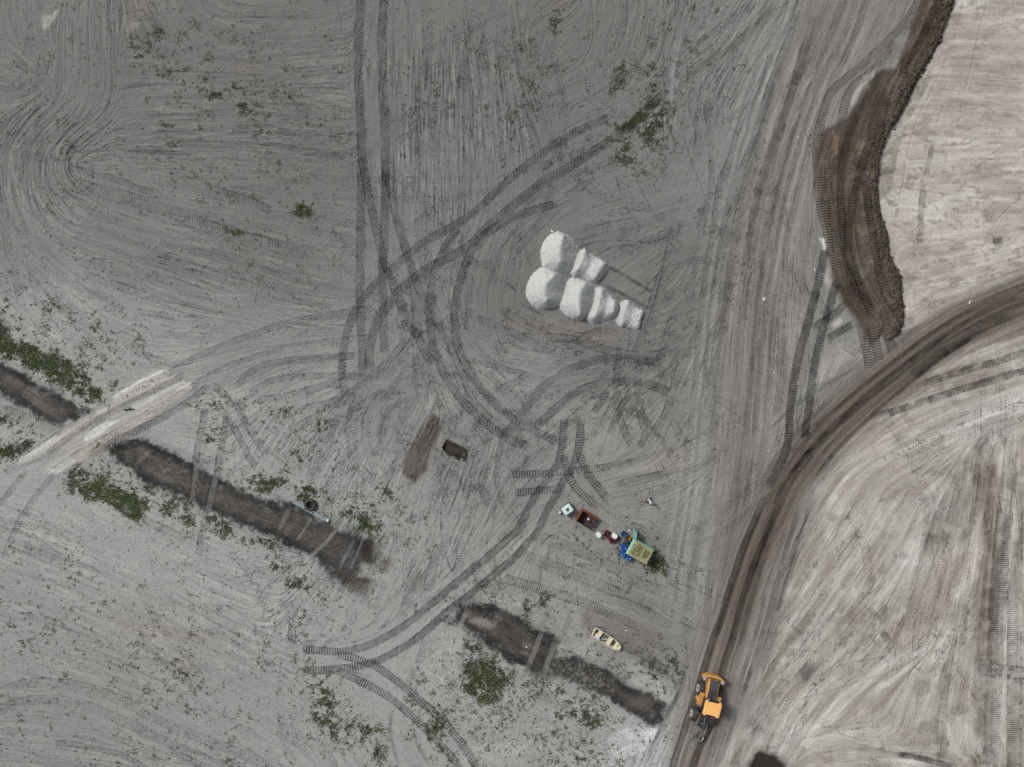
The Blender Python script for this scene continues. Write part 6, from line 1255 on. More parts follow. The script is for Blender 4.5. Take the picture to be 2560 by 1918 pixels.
    m = MB(); m.add([(.49, -.62, 1.98), (.49, .62, 1.98), (.25, .62, 3.0), (.25, -.62, 3.0), (.52, -.62, 1.98), (.52, .62, 1.98), (.28, .62, 3.0), (.28, -.62, 3.0)], [(0, 1, 2, 3), (7, 6, 5, 4), (0, 4, 5, 1), (1, 5, 6, 2), (2, 6, 7, 3), (3, 7, 4, 0)]); m.build('windscreen', GLASS, cab)
    rp = [(-1.28, -.92), (-1.12, -.92), (-1.12, -.52), (-1.24, -.52), (-1.24, .52), (-1.12, .52), (-1.12, .92), (-1.28, .92)]
    roof = [(-1.30, -.90), (-1.30, -.62), (-1.19, -.56), (-1.19, .56), (-1.30, .62), (-1.30, .90), (-1.16, .95), (.26, .95), (.40, .90), (.40, .62), (.27, .56), (.27, -.56), (.40, -.62), (.40, -.90), (.26, -.95), (-1.16, -.95)]
    m = MB(); m.prism(roof, 3.12, 3.30); rf = m.build('cab_roof', YELP, t, .035)
    m = MB(); m.prism([(x * .86 - .05, y * .84) for x, y in roof], 3.295, 3.335); m.build('roof_panel', YELP, rf, .02)
    for x, y in ((-1.2, .78), (-1.2, -.62), (.3, .78), (.3, -.62)):
        m = MB(); m.lathe([(.05, 3.30), (.05, 3.36), (.02, 3.37)], 10, c=(x, y, 0)); m.build('lifting_eye', STEELD, rf)
        m = MB(); m.box((x + (.14 if x > 0 else -.14), y, 3.05), (.10, .20, .14)); m.build('work_lamp', RIM, rf, .01)
    # lift arms, rams and the fork frame
    for s in (-1, 1):
        m = MB(); m.side([(.95, 1.55), (1.05, 1.85), (1.9, 1.75), (2.7, 1.15), (2.9, .55), (2.72, .5), (2.5, .95), (1.8, 1.45)], .38 * s, .50 * s); m.build('lift_arm', STEELD, t, .02)
        m = MB(); m.tube([(.9, .60 * s, .95), (1.6, .58 * s, 1.15)], .09, 10); m.tube([(1.6, .58 * s, 1.15), (2.2, .56 * s, 1.3)], .05, 10); m.build('lift_ram', STEEL, t)
        m = MB(); m.tube([(.6, .3 * s, 1.9), (.95, .55 * s, 1.95), (1.3, .5 * s, 1.8)], .03, 6); m.build('hydraulic_hose', RUST, t)
        m = MB(); m.box((.95, .66 * s, 1.88), (.26, .2, .18)); m.build('headlamp', RUST, t, .02)
    m = MB(); m.tube([(1.1, 0, 1.9), (1.8, 0, 2.0)], .10, 10); m.tube([(1.8, 0, 2.0), (2.5, 0, 1.75)], .055, 10); m.build('tilt_ram', STEEL, t)
    m = MB(); m.side([(2.3, 1.0), (2.55, 1.85), (2.68, 1.85), (2.6, 1.2), (2.75, .7), (2.6, .65)], -.10, .10); m.build('tilt_lever', STEELD, t, .01)
    m = MB(); m.tube([(1.75, -.5, 1.5), (1.75, .5, 1.5)], .09, 10); m.build('cross_tube', STEELD, t)
    m = MB(); m.tube([(2.75, -.55, .62), (2.75, .55, .62)], .07, 10); m.build('cross_tube', STEELD, t)
    fr = MB()
    for s in (-1, 1):
        fr.tube([(1.15, .56 * s, 1.62), (2.2, .62 * s, 1.4), (3.1, .66 * s, 1.15), (4.3, .64 * s, .9), (4.6, .62 * s, .45)], [.06, .07, .07, .06, .055], 8)
    for x, z in ((2.2, 1.36), (3.05, 1.15), (4.3, .85), (4.6, .42)): fr.tube([(x, -.66, z), (x, .66, z)], .055, 8)
    fr.build('fork_frame', WORN, t)
    br = [((2.2, -.6, 1.38), (3.05, .1, 1.16)), ((2.2, .6, 1.38), (3.05, -.1, 1.16)), ((3.05, -.62, 1.15), (4.3, -.05, .86)), ((3.05, .62, 1.15), (4.3, .05, .86)), ((3.05, -.1, 1.16), (4.58, -.45, .5)), ((3.05, .1, 1.16), (4.58, .45, .5))]
    for a_, b_ in br:
        m = MB(); m.tube([a_, b_], .042, 6); m.build('brace', WORN, t)
    for y in (-.5, -.18, .16, .48):
        m = MB(); m.side([(4.15, .95), (4.27, .95), (4.35, .40), (4.95, .10), (4.95, .06), (4.25, .30)], y - .05, y + .05); m.build('fork_tine', WORN, t, .008)
    for s in (-1, 1):
        m = MB(); m.box((3.95, .66 * s, .95), (.26, .14, .26), rz=.3); m.build('coupler', RIM, t, .02)
    return t
loader()

# ------------------------------------------------------------------ jon boat on the sand
def boat():
    dx, dy = 1465 - 437, 1310 - 662
    cx, cy = on('W', (437 + 1465) / 2 - 10, (662 + 1310) / 2)
    t = thing('jon_boat', 'cream flat-bottomed boat lying on the sand below the shed', 'boat', cx, cy, heading(dx, dy), h=.45)
    CREAM = mat('cream boat paint', (226, 220, 192), .5, dirt=(206, 198, 166), amount=.35)
    IN = mat('weathered cream inside', (196, 190, 160), .7, dirt=(140, 134, 110), amount=.5, scale=4)
    # stations along the hull: x, half beam at gunwale, half beam at floor, floor z, rim z
    st = [(-1.75, .50, .42, .08, .46), (-1.2, .53, .44, .05, .45), (-.4, .55, .46, .04, .45), (.4, .545, .45, .05, .47), (1.0, .50, .39, .10, .50), (1.45, .41, .30, .22, .54), (1.80, .24, .16, .38, .57)]
    m = MB(); n = len(st); vs = []
    for x, g, f, zf, zr in st: vs += [(x, -g, zr), (x, -f, zf), (x, f, zf), (x, g, zr)]
    fs = []
    for i in range(n - 1):
        for k in range(3): fs.append((i * 4 + k, i * 4 + k + 1, (i + 1) * 4 + k + 1, (i + 1) * 4 + k))
    fs += [(0, 1, 2, 3), tuple((n - 1) * 4 + k for k in (3, 2, 1, 0))]
    m.add(vs, fs)
    vi = []
    for x, g, f, zf, zr in st:
        xx = min(max(x, -1.70), 1.75)
        vi += [(xx, -g + .05, zr - .005), (xx, -f + .05, zf + .05), (xx, f - .05, zf + .05), (xx, g - .05, zr - .005)]
    m.add(vi, [tuple(reversed(q)) for q in fs])
    hull = m.build('hull', CREAM, t)
    for s in (-1, 1):
        m = MB(); m.tube([(x, s * (g + .005), zr + .01) for x, g, f, zf, zr in st], .042, 8); m.build('gunwale', CREAM, t, smooth_=True)
    m = MB(); m.tube([(-1.76, -.50, .47), (-1.76, .50, .47)], .042, 8); m.build('transom_rail', CREAM, t)
    m = MB(); m.tube([(1.81, -.24, .585), (1.81, .24, .585)], .042, 8); m.build('bow_rail', CREAM, t)
    m = MB(); m.box((-1.02, 0, .34), (.46, .98, .10)); m.build('rear_bench', CREAM, t, .02)
    m = MB(); m.box((.40, 0, .36), (.42, 1.0, .10)); m.build('middle_bench', CREAM, t, .02)
    m = MB(); m.prism([(1.06, -.44), (1.06, .44), (1.45, .36), (1.76, .20), (1.76, -.20), (1.45, -.36)], .46, .515); bd = m.build('bow_deck', CREAM, t, .01)
    m = MB(); m.box((1.42, .05, .53), (.22, .2, .035)); m.build('bow_plate', IN, bd)
    for y in (-.24, .24):
        m = MB(); m.box((1.5, y, .545), (.09, .05, .06)); m.build('cleat', STEELD, bd)
    m = MB(); m.box((-.32, .03, .12), (.9, .84, .05)); m.build('floor_mat', mat('grey rubber floor mat', (108, 104, 96), .85, dirt=(90, 88, 82)), t)
    for s in (-1, 1):
        for x_ in (-.66, .78):
            m = MB(); m.box((x_, s * .455, .36), (.32, .05, .12)); m.build('side_pocket', BLK, t)
    # things lying in it
    def inn(name, label, cat, x, y, z, a):
        o = bpy.data.objects.new(name, None); COL.objects.link(o)
        o.matrix_world = Matrix.Translation(t.location) @ Matrix.Rotation(t.rotation_euler.z, 4, 'Z') @ Matrix.Translation((x, y, z)) @ Matrix.Rotation(a, 4, 'Z')
        return tag(o, label, cat)
    b1 = inn('tote_bag', 'dark brown bag in the bow of the boat', 'bag', .86, .02, .16, 0)
    m = MB()
    m.box((0, 0, .12), (.34, .66, .24), top=.8); m.build('bag_body', mat('dark brown canvas', (66, 54, 56), .9, dirt=(44, 36, 38)), b1, .05)
    m = MB(); m.tube([(0, -.2, .22), (.05, -.12, .34), (.05, .12, .34), (0, .2, .22)], .02, 6); m.build('handle', mat('pinkish strap', (128, 100, 108), .9), b1)
    b2 = inn('motor_battery', 'black battery box in the stern of the boat', 'battery', -1.5, .18, .10, .1)
    m = MB(); m.box((0, 0, .12), (.26, .36, .24)); m.build('case', BLK, b2, .02)
    m = MB(); m.box((0, 0, .255), (.28, .38, .03)); m.build('lid', BLK, b2, .01)
    b3 = inn('water_jug', 'bright blue jug on the left side of the boat', 'jug', -.83, -.36, .40, .3)
    m = MB(); m.lathe([(.05, 0), (.12, .01), (.12, .22), (.06, .28), (.04, .30)], 14); m.build('jug_body', mat('sky blue plastic', (84, 160, 220), .4, dirt=(70, 140, 200)), b3, smooth_=True)
    m = MB(); m.lathe([(.045, .295), (.045, .34), (.02, .345)], 10); m.build('cap', WHITEP, b3)
    b4 = inn('paddle', 'white-shafted paddle lying across the benches of the boat', 'paddle', -.3, -.12, .43, .62)
    m = MB(); m.tube([(-.65, 0, .02), (.62, 0, .02)], .026, 8); m.build('shaft', WHITEP, b4)
    m = MB(); m.prism([(-.62, -.03), (-.78, -.10), (-1.0, -.09), (-1.05, 0), (-1.0, .09), (-.78, .10), (-.62, .03)], .0, .03); m.build('blade', mat('pale blue paddle blade', (170, 200, 226), .5), b4)
    b5 = inn('folded_tarp', 'rumpled violet-blue cloth beside the blue jug in the boat', 'cloth', -.45, -.36, .16, .5)
    m = MB()
    for k, (x, y, z, s) in enumerate([(0, 0, .05, .16), (.14, .05, .06, .13), (-.12, .04, .07, .12), (.05, -.08, .09, .10)]):
        m.box((x, y, z), (s * 1.6, s, s * .8), rz=.7 * k, top=.6)
    m.build('cloth_folds', mat('violet blue cloth', (86, 92, 146), .9, dirt=(60, 64, 110)), b5, .03)
boat()

# ------------------------------------------------------------------ shed with a slatted roof, drums and clutter
ROOFM = [mat('straw coloured roof board', (170, 168, 126), .8, dirt=(138, 136, 100), amount=.4, scale=5), mat('greener roof board', (160, 160, 120), .8, dirt=(128, 128, 94), amount=.45, scale=5), mat('paler roof board', (180, 177, 140), .8, dirt=(146, 144, 110), amount=.35, scale=5)]
ROOFD = mat('mossy rotted board', (92, 92, 58), .9, dirt=(70, 70, 44))
shA = heading(340, 185)
def shed():
    x, y = on('Y', (1545 + 1885 + 1720 + 1400) / 4, (965 + 1150 + 1425 + 1215) / 4)
    t = thing('shed', 'small teal shed with a yellow-green slatted roof, beside the blue drums', 'shed', x, y, shA, h=2.1)
    L2, W2 = 2.40 / 2, 1.85 / 2           # along the boards' run (x) and across (y)
    zt = 2.0
    T2 = mat('bright teal eave board', (168, 222, 206), .6, dirt=(136, 200, 180))
    # walls of upright boards
    def wall(a, b, name):
        a = Vector(a); b = Vector(b); n = max(3, int((b - a).length / .2)); d = (b - a) / n; rz = math.atan2(d.y, d.x)
        root = bpy.data.objects.new(name, bpy.data.meshes.new(name)); 
        m = MB(); c = (a + b) / 2; m.box((c.x, c.y, .98), ((b - a).length, .04, 1.96), rz=rz); w = m.build(name, TEAL, t)
        nrm = Vector((d.y, -d.x)).normalized() * .03
        for k in range(n):
            p = a + d * (k + .5)
            m = MB(); m.box((p.x + nrm.x, p.y + nrm.y, .98), (d.length * .9, .025, 1.94 - .03 * (k % 2)), rz=rz); m.build('board', TEAL, w)
        bpy.data.meshes.remove(root.data)
        return w
    e = .12
    wall((-L2 + e, W2 - e), (-L2 + e, -W2 + e), 'front_wall')
    wall((L2 - e, -W2 + e), (L2 - e, W2 - e), 'back_wall')
    wall((-L2 + e, -W2 + e), (L2 - e, -W2 + e), 'side_wall'); wall((L2 - e, W2 - e), (-L2 + e, W2 - e), 'side_wall')
    m = MB(); m.box((-L2 - .10, 0, zt - .06), (.30, W2 * 2 + .04, .10), ry=.1); m.build('eave_board', T2, t, .01)
    m = MB(); m.box((.1, W2 + .05, zt - .10), (2.2, .10, .14)); m.build('fascia', TEAL, t, .01)
    roof = MB(); roof.box((0, 0, zt + .01), (L2 * 2 - .02, W2 * 2 - .02, .04)); r = roof.build('roof', ROOFM[1], t)
    n = 14; rr = random.Random(5)
    for k in range(n):
        yy = -W2 + (k + .5) * (2 * W2 / n)
        m = MB(); m.box((rr.uniform(-.02, .02), yy, zt + .065 + rr.uniform(-.008, .008)), (L2 * 2 + rr.uniform(-.05, .04), 2 * W2 / n - .018, .055), rz=rr.uniform(-.006, .006))
        m.build('roof_board', ROOFM[rr.randrange(3)], r, .006)
    # dark rotted strips running across the boards in two bands
    for k, (x0, y0, ln) in enumerate([(-.84, -.18, 1.0), (-.62, .02, 1.5), (-.42, .34, 1.0), (-.28, -.10, 1.45), (-.06, .05, 1.35), (.34, .10, .95), (.50, .0, 1.1), (.68, .06, 1.05), (.84, .12, .7)]):
        m = MB(); m.box((x0, y0, zt + .104), (.085, ln, .03), rz=.02 * (k % 3 - 1)); m.build('dark_batten', ROOFD, r)
    # the door leaf stands open at the upper corner
    d = MB(); d.box((0, .50, .95), (.05, 1.0, 1.85)); dr = d.build('door', TEAL, t, .01); dr.location = (-L2 + .10, W2 - .02, 0); dr.rotation_euler = (0, 0, .38)
    m = MB(); m.box((-.04, .5, .95), (.03, .09, 1.75)); m.box((-.04, .5, 1.72), (.03, .92, .10)); m.box((-.04, .5, .25), (.03, .92, .10)); m.build('door_brace', T2, dr)
    m = MB(); m.box((-.06, .9, .95), (.04, .05, .16)); m.build('handle', STEELD, dr)
shed()
for x, y, lab, mt, rr_, hh in [(1337, 1108, 'bright blue closed drum nearest the middle of the shed front', BLUE, .34, .92), (1316, 1232, 'greener blue drum, the middle one of three beside the shed', BLUE2, .33, .9), (1413, 1303, 'blue drum at the lower corner of the shed, with two white bungs', BLUE, .32, .9)]:
    t = thing('drum', lab, 'drum', *on('Y', x, y), .6 + x, 'blue drums around the shed', h=hh)
    m = MB(); r = rr_; m.lathe([(r * .93, 0), (r, .03), (r, .28), (r * 1.03, .30), (r, .33), (r, .58), (r * 1.03, .60), (r, .63), (r, .86), (r * .96, hh), (r * .90, hh), (r * .88, hh - .03), (.03, hh - .03)], 24); m.build('drum_body', mt, t, smooth_=False)
    for a in (0, math.pi):
        if a and 'middle' in lab: continue
        m = MB(); m.lathe([(.045, hh - .03), (.045, hh + .005), (.01, hh + .01)], 10, c=(r * .55 * math.cos(a), r * .55 * math.sin(a), 0)); m.build('bung', WHITEP, t)
t = thing('drum', 'open blue drum with dark contents above the green table', 'drum', *on('Y', 1332, 858), 0, 'blue drums around the shed', h=.7)
m = MB(); m.lathe([(.33, 0), (.34, .3), (.35, .32), (.34, .34), (.34, .7), (.31, .7), (.30, .45), (.03, .45)], 24); m.build('drum_body', mat('dull blue drum', (58, 96, 150), .5, dirt=(40, 62, 96)), t)
m = MB(); m.box((.05, .02, .48), (.14, .2, .1), rz=.4); m.box((-.1, .08, .47), (.12, .12, .08), rz=1); m.box((.02, -.12, .48), (.16, .1, .09)); m.build('rubble', RUSTD, t)
for x, y, lab, hh in [(865, 872, 'white lidded drum standing alone left of the red pump', .85), (1160, 895, 'white lidded drum standing among the red pump parts', .95)]:
    t = thing('drum', lab, 'drum', *on('Y', x, y), 0, 'white drums by the pump', h=hh)
    m = MB(); r = .29; m.lathe([(r * .94, 0), (r, .04), (r, hh - .08), (r * .97, hh - .06)], 22); m.build('drum_body', WHITEP, t)
    m = MB(); m.lathe([(r * 1.05, hh - .08), (r * 1.05, hh - .01), (r, hh), (.05, hh + .005)], 22); m.build('lid', WHITEP, t)
t = thing('bucket', 'small orange bucket on the green table in front of the shed', 'bucket', *on('Y', 1425, 933), 0, h=1.0, z=None)
t.location.z += .74
m = MB(); m.lathe([(.12, 0), (.16, .25), (.17, .26), (.15, .26), (.12, .10), (.01, .10)], 18); m.build('pail', mat('orange plastic', (226, 150, 36), .45, dirt=(196, 120, 30)), t)
m = MB(); m.tube([(-.16, 0, .25), (-.1, 0, .34), (.1, 0, .34), (.16, 0, .25)], .012, 6); m.build('handle', STEELD, t)
# green table
GRN = mat('dark green table top', (52, 84, 68), .7, dirt=(44, 60, 48), amount=.5)
t = thing('table', 'low dark green table between the pump and the shed front', 'table', *on('Y', 1390, 985), heading(130, -230), h=.74)
for k in range(5):
    m = MB(); m.box((0, -.30 + k * .15, .70), (1.15, .14, .04)); m.build('top_board', GRN, t, .006)
for a in (-.5, .5):
    for b_ in (-.3, .3):
        m = MB(); m.box((a, b_, .34), (.06, .06, .68)); m.build('leg', GRN, t)
for x, y, z, lab, mt, sz in [(1385, 915, .74, 'dark red fuel can on the green table beside the orange bucket', MAROON, (.24, .34, .34)), (1375, 1010, .74, 'dark reddish toolbox on the green table near the bright blue drum', RUSTD, (.42, .22, .2))]:
    t = thing('fuel_can' if 'fuel' in lab else 'toolbox', lab, 'fuel can' if 'fuel' in lab else 'toolbox', *on('Y', x, y), shA + .4, h=.95); t.location.z += z
    m = MB(); m.box((0, 0, sz[2] / 2), sz, top=.92); m.build('can_body' if 'fuel' in lab else 'box_body', mt, t, .03)
    m = MB(); m.tube([(-sz[0] * .3, 0, sz[2] - .01), (-sz[0] * .25, 0, sz[2] + .06), (sz[0] * .25, 0, sz[2] + .06), (sz[0] * .3, 0, sz[2] - .01)], .018, 6); m.build('handle', STEELD, t)
    if 'fuel' in lab:
        m = MB(); m.tube([(.07, .1, sz[2] - .02), (.1, .16, sz[2] + .10)], .025, 8); m.build('spout', BLK, t)

# dark red pump, dismantled on its skid
def pump():
    t = thing('pump', 'dark red dismantled pump with flanged pipes, between the white drums', 'pump', *on('Y', 1110, 910), heading(300, 190), h=.5)
    m = MB(); m.box((0, .28, .08), (1.9, .1, .14)); m.box((0, -.32, .08), (1.9, .1, .14)); m.box((-.8, 0, .08), (.1, .7, .12)); m.box((.8, 0, .08), (.1, .7, .12)); m.build('skid_frame', RUSTD, t, .01)
    m = MB(); m.box((-.05, -.30, .36), (.62, .42, .44)); m.box((-.05, -.30, .62), (.4, .26, .12)); m.build('engine_block', MAROON, t, .03)
    m = MB(); m.tube([(-.62, -.22, .34), (-.3, -.28, .36)], .15, 14); m.build('pump_casing', MAROON, t)
    def flange(x, y, z, r, ax):
        m = MB(); m.lathe([(r, -.035), (r, .035), (r * .55, .035), (r * .55, -.035)], 18, axis=ax, close=True); f = m.build('flange', MAROON, t); f.location = (x, y, z)
        for k in range(6):
            a = 2 * math.pi * k / 6; p = (r * .8 * math.cos(a), r * .8 * math.sin(a))
            c = (p[0], p[1], 0) if ax == 'Z' else ((p[0], 0, p[1]) if ax == 'Y' else (0, p[0], p[1]))
            b_ = MB(); b_.box(c, (.035, .035, .09) if ax == 'Z' else ((.035, .09, .035) if ax == 'Y' else (.09, .035, .035))); b_.build('bolt', STEELD, f)
    flange(-.88, .12, .42, .24, 'Z'); flange(-.95, -.12, .30, .20, 'X'); flange(.15, -.55, .40, .20, 'Z'); flange(.62, .05, .46, .18, 'Z'); flange(-.62, .24, .36, .17, 'Z'); flange(.42, -.42, .34, .17, 'Z')
    m = MB(); m.tube([(-.88, .12, .05), (-.88, .12, .42)], .13, 12); m.tube([(.62, .05, .05), (.62, .05, .46)], .10, 12); m.tube([(-.9, .1, .2), (-.5, .2, .25), (-.3, .05, .3)], .09, 10); m.tube([(.15, -.55, .3), (.5, -.3, .28), (.75, .05, .3)], .08, 10); m.build('pipe', MAROON, t)
    m = MB(); m.tube([(.3, .1, .2), (.55, .28, .35), (.9, .2, .15)], .05, 8); m.build('hose', BLK, t)
pump()

# rusty open box trailer
def bin_():
    x, y = on('Y', (445 + 560 + 860 + 730) / 4, (600 + 400 + 570 + 775) / 4)
    t = thing('steel_bin', 'rusty open-topped steel bin between the white tank and the pump', 'bin', x, y, heading(300, 170), h=1.0)
    L2, W2, hh = 1.08, .74, 1.05
    m = MB(); m.box((0, 0, .18), (2 * L2 - .05, 2 * W2 - .05, .06)); m.build('floor', RUSTD, t)
    for y_, nm in ((W2, 'side_wall'), (-W2, 'side_wall')):
        m = MB(); m.box((0, y_, .16 + hh / 2), (2 * L2, .05, hh)); w = m.build(nm, RUST if y_ > 0 else RUSTD, t, .008)
        for k in range(4):
            b_ = MB(); b_.box((-.85 + k * .57, y_ + (.045 if y_ > 0 else -.045), .16 + hh / 2), (.08, .05, hh - .04)); b_.build('rib', RUST, w)
    m = MB(); m.box((-L2, 0, .16 + hh / 2), (.05, 2 * W2 - .06, hh)); m.build('front_wall', RUST, t, .008)
    m = MB(); m.box((L2, -.02, .45), (.05, 2 * W2 - .3, .5)); m.build('tail_gate', RUSTD, t, .008)
    m = MB(); m.box((-L2, 0, 1.24), (.16, 2 * W2 + .12, .09)); m.box((0, W2, 1.24), (2 * L2 + .1, .14, .085)); m.build('top_rim', RUST, t, .01)
    m = MB(); m.box((0, -W2, 1.235), (2 * L2 + .1, .07, .06)); m.build('lower_rim', RUSTD, t, .01)
    m = MB(); m.tube([(.75, -.78, .7), (1.0, -.95, .55), (1.3, -.85, .5), (1.25, -.6, .6)], .03, 6); m.build('hose', BLK, t)
    for a in (-.8, .8):
        for b_ in (-.55, .55):
            m = MB(); m.box((a, b_, .07), (.16, .12, .16)); m.build('foot', RUSTD, t)
    Mx = Matrix.Translation(t.location) @ Matrix.Rotation(t.rotation_euler.z, 4, 'Z')
    def inn(name, label, cat, x, y, z, a):
        o = bpy.data.objects.new(name, None); COL.objects.link(o); o.matrix_world = Mx @ Matrix.Translation((x, y, z)) @ Matrix.Rotation(a, 4, 'Z'); return tag(o, label, cat)
    b1 = inn('canister', 'white square canister lying in the rusty bin', 'canister', .22, .05, .22, .3)
    m = MB(); m.box((0, 0, .16), (.24, .24, .30), top=.95); m.build('body', WHITEP, b1, .03)
    m = MB(); m.lathe([(.05, .30), (.05, .35), (.02, .36)], 10); m.build('cap', WHITEP, b1)
    b2 = inn('scrap_pipe', 'thin grey pipe leaning in the rusty bin beside the white canister', 'pipe', .5, -.15, .3, -.2)
    m = MB(); m.tube([(-.2, .05, 0), (.28, -.03, .12)], .025, 8); m.build('pipe_length', STEEL, b2)
    m = MB(); m.lathe([(.04, -.02), (.04, .02)], 8, c=(.28, -.03, .12)); m.build('elbow', STEEL, b2)
    b3 = inn('scrap_heap', 'dark reddish scrap metal heaped on the floor of the rusty bin', 'scrap', .3, -.3, .21, 0)
    rr = random.Random(8)
    for k in range(9):
        m = MB(); m.box((rr.uniform(-.35, .45), rr.uniform(-.25, .3), rr.uniform(.03, .12)), (rr.uniform(.1, .4), rr.uniform(.05, .2), rr.uniform(.04, .1)), rz=rr.uniform(0, 3), ry=rr.uniform(-.3, .3)); m.build('scrap_piece', MAROON if k % 3 else RUSTD, b3)
bin_()

# caged white water tank
def tote():
    x, y = on('Y', 285, 400)
    t = thing('water_tank', 'square white caged water tank left of the rusty bin', 'tank', x, y, heading(165, -110), h=1.1)
    m = MB(); m.box((0, 0, .07), (1.22, 1.02, .12)); m.build('pallet', STEELD, t, .01)
    TNK = mat('pale bluish tank plastic', (206, 228, 226), .5, dirt=(176, 206, 204), amount=.3)
    m = MB(); m.box((0, 0, .62), (1.16, .96, .98)); tk = m.build('tank_body', TNK, t, .07)
    m = MB(); m.lathe([(.14, 1.10), (.14, 1.16), (.11, 1.17), (.02, 1.165)], 18); m.build('fill_cap', BLK, tk)
    m = MB(); m.box((.02, -.1, 1.125), (.32, .18, .02), rz=.5); m.box((.13, .08, 1.125), (.16, .12, .018), rz=1.1); m.box((-.14, .06, 1.123), (.12, .1, .018)); m.build('dried_mud', mat('dried dark mud', (92, 84, 84), .95), tk)
    c = MB()
    for z in (.3, .55, .8, 1.05):
        c.tube([(-.6, -.5, z), (.6, -.5, z), (.6, .5, z), (-.6, .5, z), (-.6, -.5, z)], .012, 5, False)
    for k in range(7):
        xx = -.6 + k * .2
        c.tube([(xx, -.5, .1), (xx, -.5, 1.12)], .012, 5); c.tube([(xx, .5, .1), (xx, .5, 1.12)], .012, 5)
    for k in range(6):
        yy = -.5 + k * .2
        c.tube([(-.6, yy, .1), (-.6, yy, 1.12)], .012, 5); c.tube([(.6, yy, .1), (.6, yy, 1.12)], .012, 5)
    c.build('cage', STEEL, t)
    for k in (-.25, .25):
        m = MB(); m.box((k, 0, 1.12), (.05, 1.0, .02)); m.build('top_bar', WHITEP, t)
    t = thing('paint_can', 'small white can on the sand beside the caged tank', 'can', *on('Y', 142, 447), 0)
    m = MB(); m.lathe([(.11, 0), (.11, .26), (.12, .27), (.12, .29), (.10, .29), (.10, .27), (.01, .27)], 16); m.build('can_body', WHITEP, t)
    m = MB(); m.tube([(-.11, 0, .25), (-.16, 0, .15), (-.1, .05, .1)], .008, 5); m.build('handle', STEELD, t)
    t = thing('sandbag', 'dark crumpled bag beside the small white can', 'bag', *on('Y', 165, 475), .5)
    m = MB(); m.box((0, 0, .09), (.3, .2, .18), top=.6); m.build('bag_body', mat('brown sacking', (96, 88, 86), .95), t, .05)
    m = MB(); m.tube([(.05, 0, .16), (.1, .02, .24)], .03, 6); m.build('bag_neck', mat('brown sacking tie', (80, 72, 70), .95), t)
tote()
for x, y, lab in [(1418, 777, 'small white cup on the sand above the open blue drum')]:
    t = thing('cup', lab, 'cup', *on('Y', x, y), 0)
    m = MB(); m.lathe([(.06, 0), (.085, .2), (.09, .2), (.075, .19), (.05, .03), (.01, .03)], 14); m.build('cup_wall', WHITEP, t)
    m = MB(); m.lathe([(.09, .19), (.095, .205), (.085, .21)], 14); m.build('cup_rim', WHITEP, t)

# ------------------------------------------------------------------ loader bucket left on the ground
def bucket():
    x, y = on('V', (440 + 600 + 1590 + 1400) / 4, (800 + 400 + 900 + 1260) / 4)
    t = thing('excavator_bucket', 'dark worn loader bucket lying open on the sand beside the scraped strip', 'loader bucket', x, y, heading(990, 500), h=.4)
    SH = mat('polished worn steel', (122, 118, 112), .28, .7, dirt=(76, 66, 56), amount=.6, scale=2.2)
    IN = mat('muddy bucket inside', (78, 72, 60), .5, .3, dirt=(46, 40, 36), amount=.5, scale=2)
    prof = [(-.55, .62), (-.58, .30), (-.46, .08), (-.2, .0), (.35, .02), (.60, .10)]    # cross-section: y, z
    th = .035
    vs = []; n = len(prof)
    for xx in (-1.40, 1.40):
        for yy, zz in prof: vs.append((xx, yy, zz))
        for yy, zz in prof: vs.append((xx, yy * .95 + .01, zz + th))
    m = MB(); o = 2 * n; fs = []
    for k in range(n - 1):
        fs.append((k, k + 1, o + k + 1, o + k)); fs.append((n + k + 1, n + k, o + n + k, o + n + k + 1))
    fs += [(0, o, o + n, n), (n - 1, 2 * n - 1, o + 2 * n - 1, o + n - 1)]
    m.add(vs, fs); m.build('shell', IN, t)
    for s in (-1, 1):
        m = MB(); poly = [(a_, b_) for a_, b_ in prof] + [(.15, .42)]
        vs = [(1.40 * s, a_, b_) for a_, b_ in poly] + [(1.36 * s, a_, b_) for a_, b_ in poly]; k = len(poly)
        m.add(vs, [tuple(range(k)), tuple(range(k, 2 * k))[::-1]] + [(i, (i + 1) % k, k + (i + 1) % k, k + i) for i in range(k)]); m.build('side_plate', SH, t)
        m = MB(); m.box((1.30 * s, -.52, .63), (.2, .16, .05)); m.build('corner_glint', mat('white steel glint', (236, 236, 232), .25, .3), t)  # near-white plate stands for the bright reflection at each end of the bucket
    m = MB(); m.box((0, .62, .10), (2.84, .16, .035), rx=.3); m.build('cutting_edge', SH, t)
    m = MB(); m.tube([(-1.40, -.55, .63), (1.40, -.55, .63)], .04, 8); m.build('top_lip', STEELD, t)
    for s in (-.55, .55):
        m = MB(); m.side([(-.13 + s, .15), (.13 + s, .15), (.08 + s, .55), (-.08 + s, .55)], -.82, -.56); m.build('mounting_bracket', STEELD, t, .01)
    for k in range(7):
        m = MB(); m.box((-1.2 + k * .4, .74, .09), (.10, .20, .05), rx=.25); m.build('tooth', STEELD, t)
    m = MB(); m.tube([(.25, -.5, .5), (.6, -.25, .35), (.95, .1, .18)], .04, 8); m.build('stiffener', SH, t)
bucket()

